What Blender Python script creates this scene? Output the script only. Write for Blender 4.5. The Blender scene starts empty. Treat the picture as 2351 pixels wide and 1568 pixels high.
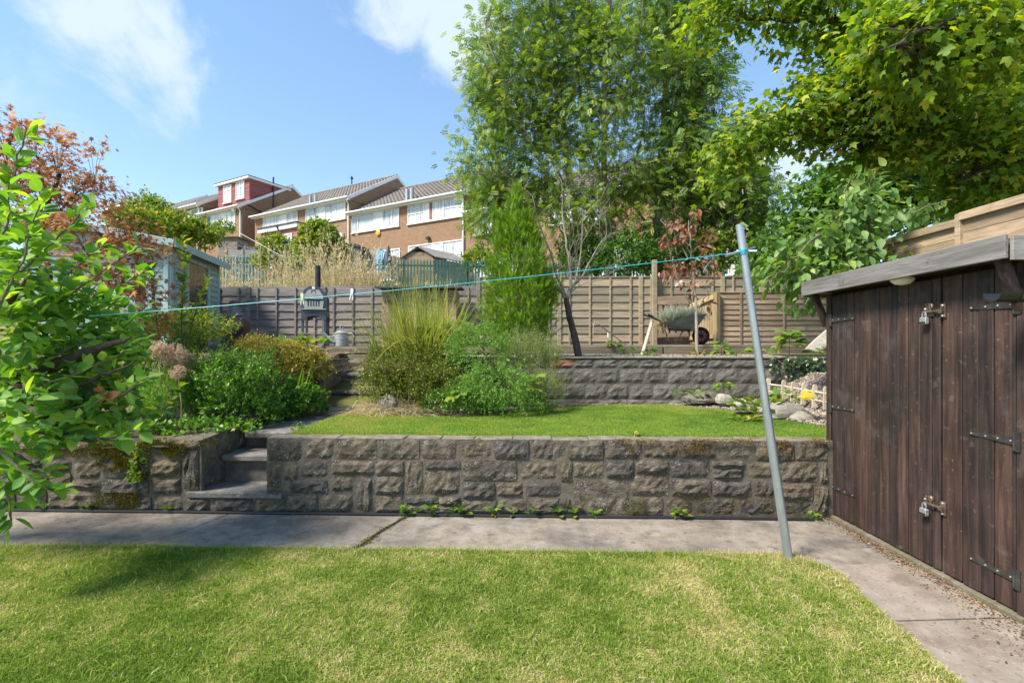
import bpy, math, random
import numpy as np
from mathutils import Vector, Matrix, noise

random.seed(7)
rng = np.random.default_rng(7)
S = bpy.context.scene
COL = S.collection

# ------------------------------------------------------------------ camera
cam_data = bpy.data.cameras.new("camera")
cam_data.sensor_width = 36.0
cam_data.lens = 17.0
cam_data.shift_y = 0.0068
cam_data.clip_start = 0.05
cam_data.clip_end = 2000.0
cam = bpy.data.objects.new("camera", cam_data)
COL.objects.link(cam)
cam.location = (0, 0, 1.5)
cam.rotation_euler = (math.radians(90), 0, 0)
S.camera = cam

# ------------------------------------------------------------------ light
SUN_DIR = Vector((-0.78, -0.46, 1.12)).normalized()
ELEV = math.asin(SUN_DIR.z)
AZ = math.atan2(SUN_DIR.x, SUN_DIR.y)          # clockwise from +Y
sun_data = bpy.data.lights.new("sun", 'SUN')
sun_data.energy = 3.1
sun_data.angle = math.radians(14.0)
sun_data.color = (1.0, 0.93, 0.80)
sun = bpy.data.objects.new("sun", sun_data)
COL.objects.link(sun)
sun.rotation_euler = SUN_DIR.to_track_quat('Z', 'Y').to_euler()

world = bpy.data.worlds.new("World")
S.world = world
world.use_nodes = True
wn, wl = world.node_tree.nodes, world.node_tree.links
wn.clear()
w_out = wn.new("ShaderNodeOutputWorld")
w_bg = wn.new("ShaderNodeBackground")
w_bg.inputs["Strength"].default_value = 0.15
sky = wn.new("ShaderNodeTexSky")
sky.sky_type = 'NISHITA'
sky.sun_disc = False
sky.sun_elevation = ELEV
sky.sun_rotation = AZ
sky.air_density = 1.0
sky.dust_density = 0.0
sky.ozone_density = 2.0
hs = wn.new("ShaderNodeHueSaturation")
hs.inputs["Saturation"].default_value = 1.22
hs.inputs["Value"].default_value = 0.93
wgam = wn.new("ShaderNodeGamma")
wgam.inputs["Gamma"].default_value = 0.7
wl.new(sky.outputs[0], wgam.inputs["Color"])
wl.new(wgam.outputs[0], hs.inputs["Color"])
wtc = wn.new("ShaderNodeTexCoord")
wnorm = wn.new("ShaderNodeVectorMath"); wnorm.operation = 'NORMALIZE'
wl.new(wtc.outputs["Generated"], wnorm.inputs[0])
wmap = wn.new("ShaderNodeMapping")
wmap.inputs["Scale"].default_value = (1.0, 1.0, 1.25)
wmap.inputs["Rotation"].default_value = (0, 0.5, 0.2)
wl.new(wnorm.outputs[0], wmap.inputs[0])
wno = wn.new("ShaderNodeTexNoise")
wno.inputs["Scale"].default_value = 5.5
wno.inputs["Detail"].default_value = 7
wno.inputs["Roughness"].default_value = 0.6
wno.inputs["Distortion"].default_value = 0.7
wl.new(wmap.outputs[0], wno.inputs["Vector"])


def wmath(op, a, b=None, clamp=False):
    n = wn.new("ShaderNodeMath"); n.operation = op; n.use_clamp = clamp
    for i, v in enumerate((a, b)):
        if v is None:
            continue
        if isinstance(v, (int, float)):
            n.inputs[i].default_value = v
        else:
            wl.new(v, n.inputs[i])
    return n.outputs[0]


# soft cloud banks standing in the sky (direction, angular radius, weight)
acc = None
for (cx, cz, rad, wgt) in ((-0.84, 0.70, 0.17, 0.52), (-0.76, 0.60, 0.16, 0.50), (-0.71, 0.52, 0.13, 0.42), (-0.96, 0.55, 0.15, 0.26),
                           (-0.22, 0.72, 0.13, 0.52), (-0.12, 0.66, 0.14, 0.52), (-0.14, 0.76, 0.18, 0.5),
                           (0.60, 0.38, 0.22, 0.30), (0.66, 0.30, 0.18, 0.26), (1.0, 0.55, 0.3, 0.26)):
    d = Vector((cx, 1.0, cz)).normalized()
    dist = wn.new("ShaderNodeVectorMath"); dist.operation = 'DISTANCE'
    wl.new(wnorm.outputs[0], dist.inputs[0])
    dist.inputs[1].default_value = d
    mr = wn.new("ShaderNodeMapRange"); mr.interpolation_type = 'SMOOTHSTEP'
    mr.inputs["From Min"].default_value = rad
    mr.inputs["From Max"].default_value = 0.0
    mr.inputs["To Min"].default_value = 0.0
    mr.inputs["To Max"].default_value = wgt
    wl.new(dist.outputs["Value"], mr.inputs["Value"])
    acc = mr.outputs[0] if acc is None else wmath('MAXIMUM', acc, mr.outputs[0])
cl = wmath('ADD', wno.outputs["Fac"], acc)
wmr = wn.new("ShaderNodeMapRange"); wmr.interpolation_type = 'SMOOTHSTEP'
wmr.inputs["From Min"].default_value = 0.66
wmr.inputs["From Max"].default_value = 0.98
wmr.inputs["To Max"].default_value = 0.92
wl.new(cl, wmr.inputs["Value"])
wmix = wn.new("ShaderNodeMixRGB")
wl.new(wmr.outputs[0], wmix.inputs[0])
wl.new(hs.outputs[0], wmix.inputs[1])
wmix.inputs[2].default_value = (1.85, 2.15, 2.3, 1)
wl.new(wmix.outputs[0], w_bg.inputs["Color"])
wl.new(w_bg.outputs[0], w_out.inputs["Surface"])

S.view_settings.view_transform = 'Standard'
S.view_settings.look = 'None'
S.view_settings.exposure = 1.58
S.view_settings.gamma = 1.0
S.view_settings.use_curve_mapping = False
S.render.engine = 'CYCLES'
S.cycles.use_denoising = True
try:
    S.cycles.denoiser = 'OPENIMAGEDENOISE'
except Exception:
    pass
S.cycles.max_bounces = 8
S.cycles.transparent_max_bounces = 8
S.cycles.sample_clamp_indirect = 6.0

# ------------------------------------------------------------------ helpers
F_, CX_, CY_, EYE = 1110.0, 1175.5, 800.0, 1.5


def P(px, py, Y):
    """the point of the place seen in that direction at the distance Y"""
    return Vector(((px - CX_) * Y / F_, Y, EYE - (py - CY_) * Y / F_))


def G(px, py, z=0.0):
    return P(px, py, F_ * (EYE - z) / (py - CY_))


WM = {}


def tag(o, label=None, cat=None, group=None, kind=None):
    if label: o["label"] = label
    if cat: o["category"] = cat
    if group: o["group"] = group
    if kind: o["kind"] = kind
    return o


def place(o, parent=None, M=None):
    COL.objects.link(o)
    M = M or Matrix.Identity(4)
    if parent is not None:
        o.parent = parent
        o.matrix_parent_inverse = WM[parent.name].inverted()
    o.matrix_basis = M
    WM[o.name] = M.copy()
    return o


def thing(name, label, cat, loc=(0, 0, 0), group=None, kind=None):
    o = bpy.data.objects.new(name, None)
    o.empty_display_size = 0.1
    tag(o, label, cat, group, kind)
    return place(o, None, Matrix.Translation(Vector(loc)))


def npmesh(name, V, faces, mat, tone=None, smooth=False):
    """V (n,3); faces: list of index arrays, each (m,k)"""
    me = bpy.data.meshes.new(name)
    V = np.asarray(V, dtype=np.float32)
    if not isinstance(faces, (list, tuple)):
        faces = [faces]
    me.vertices.add(len(V))
    me.vertices.foreach_set("co", V.ravel())
    loops = np.concatenate([np.asarray(f, dtype=np.int32).ravel() for f in faces])
    totals = np.concatenate([np.full(len(f), np.asarray(f).shape[1], dtype=np.int32) for f in faces])
    starts = np.concatenate([[0], np.cumsum(totals)[:-1]]).astype(np.int32)
    me.loops.add(len(loops))
    me.loops.foreach_set("vertex_index", loops)
    me.polygons.add(len(totals))
    me.polygons.foreach_set("loop_start", starts)
    if smooth:
        me.polygons.foreach_set("use_smooth", np.ones(len(totals), dtype=bool))
    me.update(calc_edges=True)
    if tone is not None:
        a = me.attributes.new("tone", 'FLOAT', 'POINT')
        a.data.foreach_set("value", np.asarray(tone, dtype=np.float32))
    me.materials.append(mat)
    return me


def obj(name, me, parent=None, M=None, kind=None):
    o = bpy.data.objects.new(name, me)
    if kind: o["kind"] = kind
    return place(o, parent, M)


class MB:
    def __init__(s):
        s.v, s.f = [], []

    def add(s, v, f):
        n = len(s.v)
        s.v += [tuple(p) for p in v]
        s.f += [tuple(i + n for i in q) for q in f]
        return s

    def fbox(s, o, u, v, w, a, b, c, bev=0.0):
        """box in the frame o;u,v,w with the extents a,b,c; chamfered when bev > 0"""
        o, u, v, w = Vector(o), Vector(u), Vector(v), Vector(w)
        def q(i, j, k): return o + u * i + v * j + w * k
        if bev <= 0:
            V = [q(i, j, k) for k in c for j in b for i in a]
            Fc = [(0, 2, 3, 1), (4, 5, 7, 6), (0, 1, 5, 4), (2, 6, 7, 3), (0, 4, 6, 2), (1, 3, 7, 5)]
            return s.add(V, Fc)
        V, idx = [], {}
        for k in (0, 1):
            for j in (0, 1):
                for i in (0, 1):
                    di, dj, dk = (bev, -bev)[i], (bev, -bev)[j], (bev, -bev)[k]
                    for ax, p in enumerate(((a[i], b[j] + dj, c[k] + dk), (a[i] + di, b[j], c[k] + dk), (a[i] + di, b[j] + dj, c[k]))):
                        idx[(i, j, k, ax)] = len(V)
                        V.append(q(*p))
        Fc = []
        for ax in range(3):
            for e in (0, 1):
                r = []
                for (m, n) in ((0, 0), (1, 0), (1, 1), (0, 1)):
                    t = [0, 0, 0]; t[ax] = e
                    o2 = [x for x in range(3) if x != ax]
                    t[o2[0]], t[o2[1]] = m, n
                    r.append(idx[tuple(t) + (ax,)])
                Fc.append(tuple(r))
        for ax in range(3):                       # edges along ax
            p, r = [x for x in range(3) if x != ax]
            for m in (0, 1):
                for n in (0, 1):
                    A, B = [0, 0, 0], [0, 0, 0]
                    A[ax], B[ax] = 0, 1
                    A[p] = B[p] = m; A[r] = B[r] = n
                    Fc.append((idx[tuple(A) + (p,)], idx[tuple(B) + (p,)], idx[tuple(B) + (r,)], idx[tuple(A) + (r,)]))
        for k in (0, 1):
            for j in (0, 1):
                for i in (0, 1):
                    Fc.append(tuple(idx[(i, j, k, ax)] for ax in range(3)))
        return s.add(V, Fc)

    def box(s, c, size, bev=0.0, rz=0.0):
        u = Vector((math.cos(rz), math.sin(rz), 0)); v = Vector((-math.sin(rz), math.cos(rz), 0))
        h = [x / 2 for x in size]
        return s.fbox(c, u, v, (0, 0, 1), (-h[0], h[0]), (-h[1], h[1]), (-h[2], h[2]), bev)

    def beam(s, p, q, w, d, up=(0, 0, 1), bev=0.0):
        p, q = Vector(p), Vector(q)
        u = (q - p).normalized(); up = Vector(up)
        v = up.cross(u)
        if v.length < 1e-4: v = Vector((1, 0, 0))
        v.normalize(); ww = u.cross(v)
        return s.fbox(p, u, v, ww, (0, (q - p).length), (-w / 2, w / 2), (-d / 2, d / 2), bev)

    def tube(s, pts, r, n=6, cap=True):
        pts = [Vector(p) for p in pts]
        if not isinstance(r, (list, tuple)): r = [r] * len(pts)
        V, Fc = [], []
        ref = None
        for i, p in enumerate(pts):
            t = (pts[min(i + 1, len(pts) - 1)] - pts[max(i - 1, 0)])
            if t.length < 1e-9: t = Vector((0, 0, 1))
            t.normalize()
            if ref is None:
                ref = Vector((1, 0, 0)) if abs(t.x) < 0.8 else Vector((0, 1, 0))
            a = (ref - t * ref.dot(t)).normalized(); b = t.cross(a); ref = a
            for k in range(n):
                an = 2 * math.pi * k / n
                V.append(p + (a * math.cos(an) + b * math.sin(an)) * r[i])
        for i in range(len(pts) - 1):
            for k in range(n):
                k2 = (k + 1) % n
                Fc.append((i * n + k, i * n + k2, (i + 1) * n + k2, (i + 1) * n + k))
        if cap:
            Fc.append(tuple(reversed(range(n))))
            Fc.append(tuple((len(pts) - 1) * n + k for k in range(n)))
        return s.add(V, Fc)

    def lathe(s, prof, c, n=20, axis=None):
        """prof: (radius, height) from bottom to top"""
        c = Vector(c)
        if axis is None:
            A, B, Cc = Vector((1, 0, 0)), Vector((0, 1, 0)), Vector((0, 0, 1))
        else:
            Cc = Vector(axis).normalized()
            A = Cc.orthogonal().normalized(); B = Cc.cross(A)
        V, Fc = [], []
        for (r, h) in prof:
            for k in range(n):
                an = 2 * math.pi * k / n
                V.append(c + Cc * h + (A * math.cos(an) + B * math.sin(an)) * r)
        m = len(prof)
        for i in range(m - 1):
            for k in range(n):
                k2 = (k + 1) % n
                Fc.append((i * n + k, i * n + k2, (i + 1) * n + k2, (i + 1) * n + k))
        Fc.append(tuple(reversed(range(n))))
        Fc.append(tuple((m - 1) * n + k for k in range(n)))
        return s.add(V, Fc)

    def prism(s, poly, o, u, v, w, d0, d1):
        """poly (a,b) in the plane o;u,v pushed from d0 to d1 along w"""
        o, u, v, w = Vector(o), Vector(u), Vector(v), Vector(w)
        n = len(poly)
        V = [o + u * a + v * b + w * d0 for a, b in poly] + [o + u * a + v * b + w * d1 for a, b in poly]
        Fc = [tuple(range(n)), tuple(reversed(range(n, 2 * n)))]
        for i in range(n):
            j = (i + 1) % n
            Fc.append((i, i + n, j + n, j))
        return s.add(V, Fc)

    def mesh(s, name, mat, smooth=False, uv=False, fix=True):
        me = bpy.data.meshes.new(name)
        me.from_pydata(s.v, [], s.f)
        if fix:
            import bmesh
            bm = bmesh.new(); bm.from_mesh(me)
            bmesh.ops.recalc_face_normals(bm, faces=bm.faces[:])
            bm.to_mesh(me); bm.free()
        if smooth:
            me.polygons.foreach_set("use_smooth", [True] * len(me.polygons))
            try:
                me.set_sharp_from_angle(angle=math.radians(40))
            except Exception:
                pass
        if uv:
            l = me.uv_layers.new(name="UVMap")
            for p in me.polygons:
                nn = p.normal
                t = Vector((0, 0, 1)).cross(nn)
                if t.length < 1e-3: t = Vector((1, 0, 0))
                t.normalize(); bb = nn.cross(t)
                for li in p.loop_indices:
                    co = me.vertices[me.loops[li].vertex_index].co
                    l.data[li].uv = (co.dot(t), co.dot(bb))
        me.materials.append(mat)
        return me

    def build(s, name, mat, parent=None, smooth=False, uv=False, kind=None):
        return obj(name, s.mesh(name, mat, smooth, uv), parent, None, kind)


def nz(x, y=0.0, z=0.0):
    return noise.noise(Vector((x, y, z)))


# ------------------------------------------------------------------ materials
def _new(name):
    m = bpy.data.materials.new(name)
    m.use_nodes = True
    nt = m.node_tree
    b = nt.nodes["Principled BSDF"]
    return m, nt, b


def _math(nt, op, a, b=None, clamp=False):
    n = nt.nodes.new("ShaderNodeMath"); n.operation = op; n.use_clamp = clamp
    for i, v in enumerate((a, b)):
        if v is None: continue
        if isinstance(v, (int, float)): n.inputs[i].default_value = v
        else: nt.links.new(v, n.inputs[i])
    return n.outputs[0]


def _mix(nt, fac, a, b, mode='MIX'):
    n = nt.nodes.new("ShaderNodeMixRGB"); n.blend_type = mode
    for i, v in ((0, fac), (1, a), (2, b)):
        if isinstance(v, (int, float)): n.inputs[i].default_value = v
        elif isinstance(v, (tuple, list)): n.inputs[i].default_value = (*v, 1)
        else: nt.links.new(v, n.inputs[i])
    return n.outputs[0]


def _ramp(nt, fac, stops):
    n = nt.nodes.new("ShaderNodeValToRGB")
    e = n.color_ramp.elements
    while len(e) < len(stops): e.new(0.5)
    for k, (p, c) in enumerate(stops):
        e[k].position = p; e[k].color = (*c, 1)
    nt.links.new(fac, n.inputs[0])
    return n.outputs[0]


def _coords(nt, stretch=(1, 1, 1), shift=True, kind="Object"):
    tc = nt.nodes.new("ShaderNodeTexCoord")
    mp = nt.nodes.new("ShaderNodeMapping")
    mp.inputs["Scale"].default_value = stretch
    nt.links.new(tc.outputs[kind], mp.inputs[0])
    out = mp.outputs[0]
    rnd = None
    if shift:
        oi = nt.nodes.new("ShaderNodeObjectInfo")
        rnd = oi.outputs["Random"]
        va = nt.nodes.new("ShaderNodeVectorMath"); va.operation = 'ADD'
        sc = nt.nodes.new("ShaderNodeVectorMath"); sc.operation = 'SCALE'
        sc.inputs[0].default_value = (31.7, 17.3, 53.1)
        nt.links.new(rnd, sc.inputs["Scale"])
        nt.links.new(out, va.inputs[0]); nt.links.new(sc.outputs[0], va.inputs[1])
        out = va.outputs[0]
    return out, rnd


def _noise(nt, vec, scale, detail=6, rough=0.55, dist=0.0):
    n = nt.nodes.new("ShaderNodeTexNoise")
    n.inputs["Scale"].default_value = scale
    n.inputs["Detail"].default_value = detail
    n.inputs["Roughness"].default_value = rough
    n.inputs["Distortion"].default_value = dist
    nt.links.new(vec, n.inputs["Vector"])
    return n.outputs["Fac"]


def surf(name, stops, scale=6.0, stretch=(1, 1, 1), rough=0.8, bump=0.3, bscale=None, rnd=0.0, stain=None, spots=None,
         metal=0.0, detail=7, dist=0.0, shift=True, bdist=0.02, spec=0.3, palette=None):
    """a procedural surface: noise through a ramp, per-piece variation, stains (colour, scale, lo, hi), spots (colour, scale, threshold)"""
    m, nt, b = _new(name)
    vec, r = _coords(nt, stretch, shift)
    nf = _noise(nt, vec, scale, detail, 0.6, dist)
    col = _ramp(nt, nf, stops)
    if palette and r is not None:               # per-piece tint
        pr = _ramp(nt, r, palette)
        col = _mix(nt, 1.0, col, pr, 'MULTIPLY')
    vec2, _ = _coords(nt, (1, 1, 1), False)
    for st in (stain or []):
        c, sc, lo, hi, amt = st
        f = _noise(nt, vec2, sc, 8, 0.62)
        mr = nt.nodes.new("ShaderNodeMapRange"); mr.interpolation_type = 'SMOOTHSTEP'
        mr.inputs["From Min"].default_value = lo; mr.inputs["From Max"].default_value = hi
        mr.inputs["To Max"].default_value = amt
        nt.links.new(f, mr.inputs["Value"])
        col = _mix(nt, mr.outputs[0], col, c)
    for sp in (spots or []):
        c, sc, th, amt = sp
        vo = nt.nodes.new("ShaderNodeTexVoronoi"); vo.inputs["Scale"].default_value = sc
        nt.links.new(vec2, vo.inputs["Vector"])
        gate = _noise(nt, vec2, sc * 0.09, 4)
        f = _math(nt, 'LESS_THAN', vo.outputs["Distance"], _math(nt, 'MULTIPLY', _math(nt, 'SUBTRACT', gate, 0.42), th * 4))
        col = _mix(nt, _math(nt, 'MULTIPLY', f, amt), col, c)
    if rnd and r is not None:
        h = nt.nodes.new("ShaderNodeHueSaturation")
        nt.links.new(_math(nt, 'ADD', _math(nt, 'MULTIPLY', r, 2 * rnd), 1.0 - rnd), h.inputs["Value"])
        nt.links.new(col, h.inputs["Color"])
        col = h.outputs[0]
    nt.links.new(col, b.inputs["Base Color"])
    b.inputs["Roughness"].default_value = rough
    b.inputs["Metallic"].default_value = metal
    b.inputs["Specular IOR Level"].default_value = spec
    if bump:
        bf = _noise(nt, vec, bscale or scale * 3, 9, 0.65)
        bn = nt.nodes.new("ShaderNodeBump")
        bn.inputs["Strength"].default_value = bump
        bn.inputs["Distance"].default_value = bdist
        nt.links.new(bf, bn.inputs["Height"])
        nt.links.new(bn.outputs[0], b.inputs["Normal"])
    return m


def leafmat(name, stops, trans=0.42, tcol=(1.35, 1.3, 0.45), rough=0.5, spec=0.35, shuffle=True, veins=False):
    m, nt, b = _new(name)
    at = nt.nodes.new("ShaderNodeAttribute"); at.attribute_name = "tone"
    oi = nt.nodes.new("ShaderNodeObjectInfo")
    f = _math(nt, 'FRACT', _math(nt, 'ADD', at.outputs["Fac"], oi.outputs["Random"])) if shuffle else at.outputs["Fac"]
    col = _ramp(nt, f, stops)
    vec, _ = _coords(nt, (1, 1, 1), False)
    blot = _noise(nt, vec, 40, 3)
    col = _mix(nt, _math(nt, 'MULTIPLY', blot, 0.35), col, _mix(nt, 1.0, col, (0.55, 0.6, 0.55), 'MULTIPLY'))
    if veins:                                   # pale midrib and side veins of the single leaves
        tc = nt.nodes.new("ShaderNodeTexCoord"); sx = nt.nodes.new("ShaderNodeSeparateXYZ")
        nt.links.new(tc.outputs["Object"], sx.inputs[0])
        ax_ = _math(nt, 'ABSOLUTE', sx.outputs[0])
        rib = _math(nt, 'LESS_THAN', ax_, 0.014)
        sv_ = _math(nt, 'GREATER_THAN', _math(nt, 'SINE', _math(nt, 'MULTIPLY', _math(nt, 'SUBTRACT', sx.outputs[1], _math(nt, 'MULTIPLY', ax_, 0.75)), 44.0)), 0.86)
        col = _mix(nt, _math(nt, 'MAXIMUM', _math(nt, 'MULTIPLY', rib, 0.6), _math(nt, 'MULTIPLY', sv_, 0.28)), col, (0.30, 0.36, 0.14))
        big = _noise(nt, tc.outputs["Object"], 3.0, 3)
        col = _mix(nt, _math(nt, 'MULTIPLY', big, 0.5), col, _mix(nt, 1.0, col, (0.6, 0.62, 0.6), 'MULTIPLY'))
        spt = _math(nt, 'GREATER_THAN', _noise(nt, tc.outputs["Object"], 9.0, 2), 0.70)
        col = _mix(nt, _math(nt, 'MULTIPLY', spt, 0.6), col, (0.16, 0.09, 0.04))
    nt.links.new(col, b.inputs["Base Color"])
    b.inputs["Roughness"].default_value = rough
    b.inputs["Specular IOR Level"].default_value = spec
    tr = nt.nodes.new("ShaderNodeBsdfTranslucent")
    nt.links.new(_mix(nt, 1.0, col, tcol, 'MULTIPLY'), tr.inputs["Color"])
    mx = nt.nodes.new("ShaderNodeMixShader"); mx.inputs[0].default_value = trans
    nt.links.new(b.outputs[0], mx.inputs[1]); nt.links.new(tr.outputs[0], mx.inputs[2])
    nt.links.new(mx.outputs[0], nt.nodes["Material Output"].inputs["Surface"])
    return m


def brickmat(name, c1, c2, mortar):
    m, nt, b = _new(name)
    tc = nt.nodes.new("ShaderNodeTexCoord")
    br = nt.nodes.new("ShaderNodeTexBrick")
    br.inputs["Scale"].default_value = 1.0
    br.inputs["Brick Width"].default_value = 0.225
    br.inputs["Row Height"].default_value = 0.075
    br.inputs["Mortar Size"].default_value = 0.006
    br.inputs["Bias"].default_value = 0.0
    br.inputs["Color1"].default_value = (*c1, 1); br.inputs["Color2"].default_value = (*c2, 1)
    br.inputs["Mortar"].default_value = (*mortar, 1)
    nt.links.new(tc.outputs["UV"], br.inputs["Vector"])
    vec, _ = _coords(nt, (1, 1, 1), False)
    n1 = _noise(nt, vec, 0.9, 6)
    n2 = _noise(nt, vec, 11, 4)
    col = _mix(nt, _math(nt, 'MULTIPLY', n1, 0.5), br.outputs["Color"], (c1[0] * 0.6, c1[1] * 0.6, c1[2] * 0.6))
    col = _mix(nt, _math(nt, 'MULTIPLY', n2, 0.35), col, (c2[0] * 1.25, c2[1] * 1.2, c2[2] * 1.15))
    nt.links.new(col, b.inputs["Base Color"])
    b.inputs["Roughness"].default_value = 0.9
    bn = nt.nodes.new("ShaderNodeBump"); bn.inputs["Strength"].default_value = 0.5; bn.inputs["Distance"].default_value = 0.01
    nt.links.new(_math(nt, 'SUBTRACT', 1.0, br.outputs["Fac"]), bn.inputs["Height"])
    nt.links.new(bn.outputs[0], b.inputs["Normal"])
    return m


def plain(name, col, rough=0.5, metal=0.0, spec=0.4, var=0.15, scale=12):
    d = tuple(c * (1 - var) for c in col); l = tuple(min(1, c * (1 + var)) for c in col)
    return surf(name, [(0.3, d), (0.7, l)], scale, rough=rough, metal=metal, bump=0.05, spec=spec)


M = {}
M['stone'] = surf('rock_faced_sandstone', [(0.28, (0.06, 0.052, 0.043)), (0.5, (0.14, 0.122, 0.10)), (0.72, (0.25, 0.222, 0.185))], 11, rough=0.92, bump=1.0, bscale=26, bdist=0.05,
                  palette=[(0.0, (0.66, 0.66, 0.72)), (0.22, (0.62, 0.62, 0.68)), (0.3, (0.86, 0.84, 0.80)), (0.6, (0.96, 0.92, 0.85)), (0.85, (1.05, 0.95, 0.78)), (1.0, (0.8, 0.77, 0.74))],
                  stain=[((0.05, 0.046, 0.044), 5.5, 0.50, 0.66, 0.65), ((0.28, 0.255, 0.215), 8, 0.56, 0.68, 0.55), ((0.08, 0.08, 0.022), 2.6, 0.55, 0.66, 0.6), ((0.13, 0.075, 0.04), 3.7, 0.58, 0.68, 0.5)],
                  spots=[((0.42, 0.40, 0.37), 62, 0.34, 0.8)])
M['block'] = surf('grey_block', [(0.3, (0.085, 0.077, 0.068)), (0.7, (0.185, 0.17, 0.15))], 8, rough=0.95, bump=0.9, bscale=25, rnd=0.16, bdist=0.03,
                  stain=[((0.06, 0.06, 0.045), 3, 0.48, 0.66, 0.6), ((0.24, 0.22, 0.20), 6, 0.56, 0.68, 0.5), ((0.10, 0.075, 0.05), 1.7, 0.5, 0.66, 0.5)], spots=[((0.42, 0.41, 0.38), 60, 0.2, 0.6)])
M['mortar'] = surf('mortar', [(0.3, (0.08, 0.07, 0.055)), (0.7, (0.17, 0.148, 0.12))], 14, rough=0.95, bump=0.7, bscale=60, stain=[((0.06, 0.06, 0.02), 2.5, 0.55, 0.7, 0.6)])
M['brown_mortar'] = M['mortar']
M['coping'] = surf('coping_concrete', [(0.3, (0.13, 0.11, 0.085)), (0.7, (0.25, 0.22, 0.175))], 12, rough=0.95, bump=0.5, bscale=70,
                   stain=[((0.10, 0.07, 0.03), 4, 0.52, 0.66, 0.8)])
M['concrete'] = surf('path_concrete', [(0.3, (0.15, 0.124, 0.098)), (0.5, (0.24, 0.204, 0.168)), (0.7, (0.30, 0.26, 0.22))], 9, rough=0.93, bump=0.6, bscale=80, bdist=0.012, shift=False, detail=10,
                     stain=[((0.085, 0.07, 0.062), 1.5, 0.44, 0.66, 0.65), ((0.29, 0.272, 0.255), 2.3, 0.53, 0.66, 0.6), ((0.07, 0.06, 0.052), 7, 0.60, 0.66, 0.65), ((0.075, 0.066, 0.055), 38, 0.58, 0.64, 0.6), ((0.33, 0.31, 0.29), 55, 0.60, 0.66, 0.5)])
M['slab'] = surf('warm_slab', [(0.25, (0.185, 0.15, 0.12)), (0.7, (0.29, 0.245, 0.205))], 6, rough=0.93, bump=0.4, bscale=80, bdist=0.01, shift=False, detail=10,
                 stain=[((0.12, 0.085, 0.06), 2.2, 0.52, 0.68, 0.6), ((0.09, 0.075, 0.06), 30, 0.58, 0.64, 0.55), ((0.36, 0.32, 0.27), 48, 0.60, 0.66, 0.5)])
M['step'] = surf('step_concrete', [(0.3, (0.10, 0.093, 0.088)), (0.7, (0.205, 0.192, 0.18))], 12, rough=0.93, bump=0.5, bscale=70, spots=[((0.45, 0.44, 0.42), 60, 0.35, 0.6)])
M['riser'] = surf('step_riser', [(0.3, (0.07, 0.058, 0.06)), (0.7, (0.16, 0.14, 0.14))], 10, rough=0.93, bump=0.5, bscale=60)
M['shed'] = surf('dark_stained_boards', [(0.2, (0.010, 0.0065, 0.0055)), (0.42, (0.028, 0.0175, 0.0145)), (0.56, (0.056, 0.034, 0.027)), (0.8, (0.10, 0.068, 0.056))], 3.2, (9, 9, 0.55), rough=0.62, bump=0.25, bscale=12, rnd=0.22, dist=0.5, spec=0.4,
                 palette=[(0.0, (0.86, 0.92, 1.0)), (0.5, (0.98, 0.96, 0.95)), (1.0, (1.12, 0.96, 0.88))],
                 stain=[((0.13, 0.11, 0.10), 3.4, 0.56, 0.78, 0.55), ((0.010, 0.008, 0.007), 1.6, 0.48, 0.66, 0.6), ((0.062, 0.035, 0.026), 2.3, 0.55, 0.7, 0.4), ((0.16, 0.14, 0.125), 13, 0.61, 0.70, 0.28), ((0.22, 0.20, 0.18), 34, 0.63, 0.68, 0.3)])
M['grey_timber'] = surf('weathered_grey_timber', [(0.2, (0.13, 0.12, 0.115)), (0.5, (0.25, 0.24, 0.23)), (0.8, (0.38, 0.37, 0.36))], 2.6, (1.2, 1.2, 8), rough=0.85, bump=0.3, bscale=9, dist=0.8, rnd=0.1)
M['grey_timber_y'] = surf('weathered_fascia', [(0.25, (0.085, 0.08, 0.075)), (0.5, (0.19, 0.18, 0.172)), (0.75, (0.28, 0.268, 0.257))], 2.4, (9, 0.7, 9), rough=0.85, bump=0.3, bscale=9, dist=0.9, rnd=0.1, stain=[((0.10, 0.09, 0.085), 5, 0.62, 0.72, 0.7)])
FW = dict(rough=0.9, bump=0.35, bscale=8, dist=0.6, rnd=0.2)
M['fence_grey'] = surf('grey_lap_board', [(0.2, (0.09, 0.083, 0.08)), (0.5, (0.195, 0.18, 0.17)), (0.8, (0.31, 0.29, 0.275))], 3, (0.8, 4, 9), palette=[(0, (0.9, 0.9, 1.0)), (1, (1.12, 1.03, 0.93))], **FW)
M['fence_olive'] = surf('olive_lap_board', [(0.2, (0.14, 0.12, 0.09)), (0.5, (0.26, 0.225, 0.17)), (0.8, (0.38, 0.335, 0.26))], 3, (0.8, 4, 9), palette=[(0, (0.9, 0.92, 0.9)), (1, (1.1, 1.0, 0.92))], stain=[((0.12, 0.13, 0.06), 1.4, 0.52, 0.7, 0.4)], **FW)
M['fence_brown'] = surf('brown_lap_board', [(0.2, (0.14, 0.10, 0.068)), (0.5, (0.28, 0.205, 0.14)), (0.8, (0.41, 0.315, 0.225))], 3, (0.8, 4, 9), stain=[((0.05, 0.03, 0.025), 3.2, 0.56, 0.72, 0.6)], **FW)
M['fence_tan'] = surf('pale_panel_board', [(0.2, (0.17, 0.12, 0.075)), (0.5, (0.31, 0.225, 0.15)), (0.8, (0.42, 0.32, 0.225))], 4, (4, 0.8, 9), stain=[((0.22, 0.13, 0.07), 6, 0.55, 0.68, 0.6)], **FW)
M['gate'] = surf('fresh_gate_timber', [(0.2, (0.22, 0.15, 0.075)), (0.5, (0.34, 0.25, 0.14)), (0.8, (0.44, 0.34, 0.21))], 3, (9, 9, 0.8), stain=[((0.24, 0.24, 0.08), 2.4, 0.5, 0.7, 0.5)], **FW)
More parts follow.
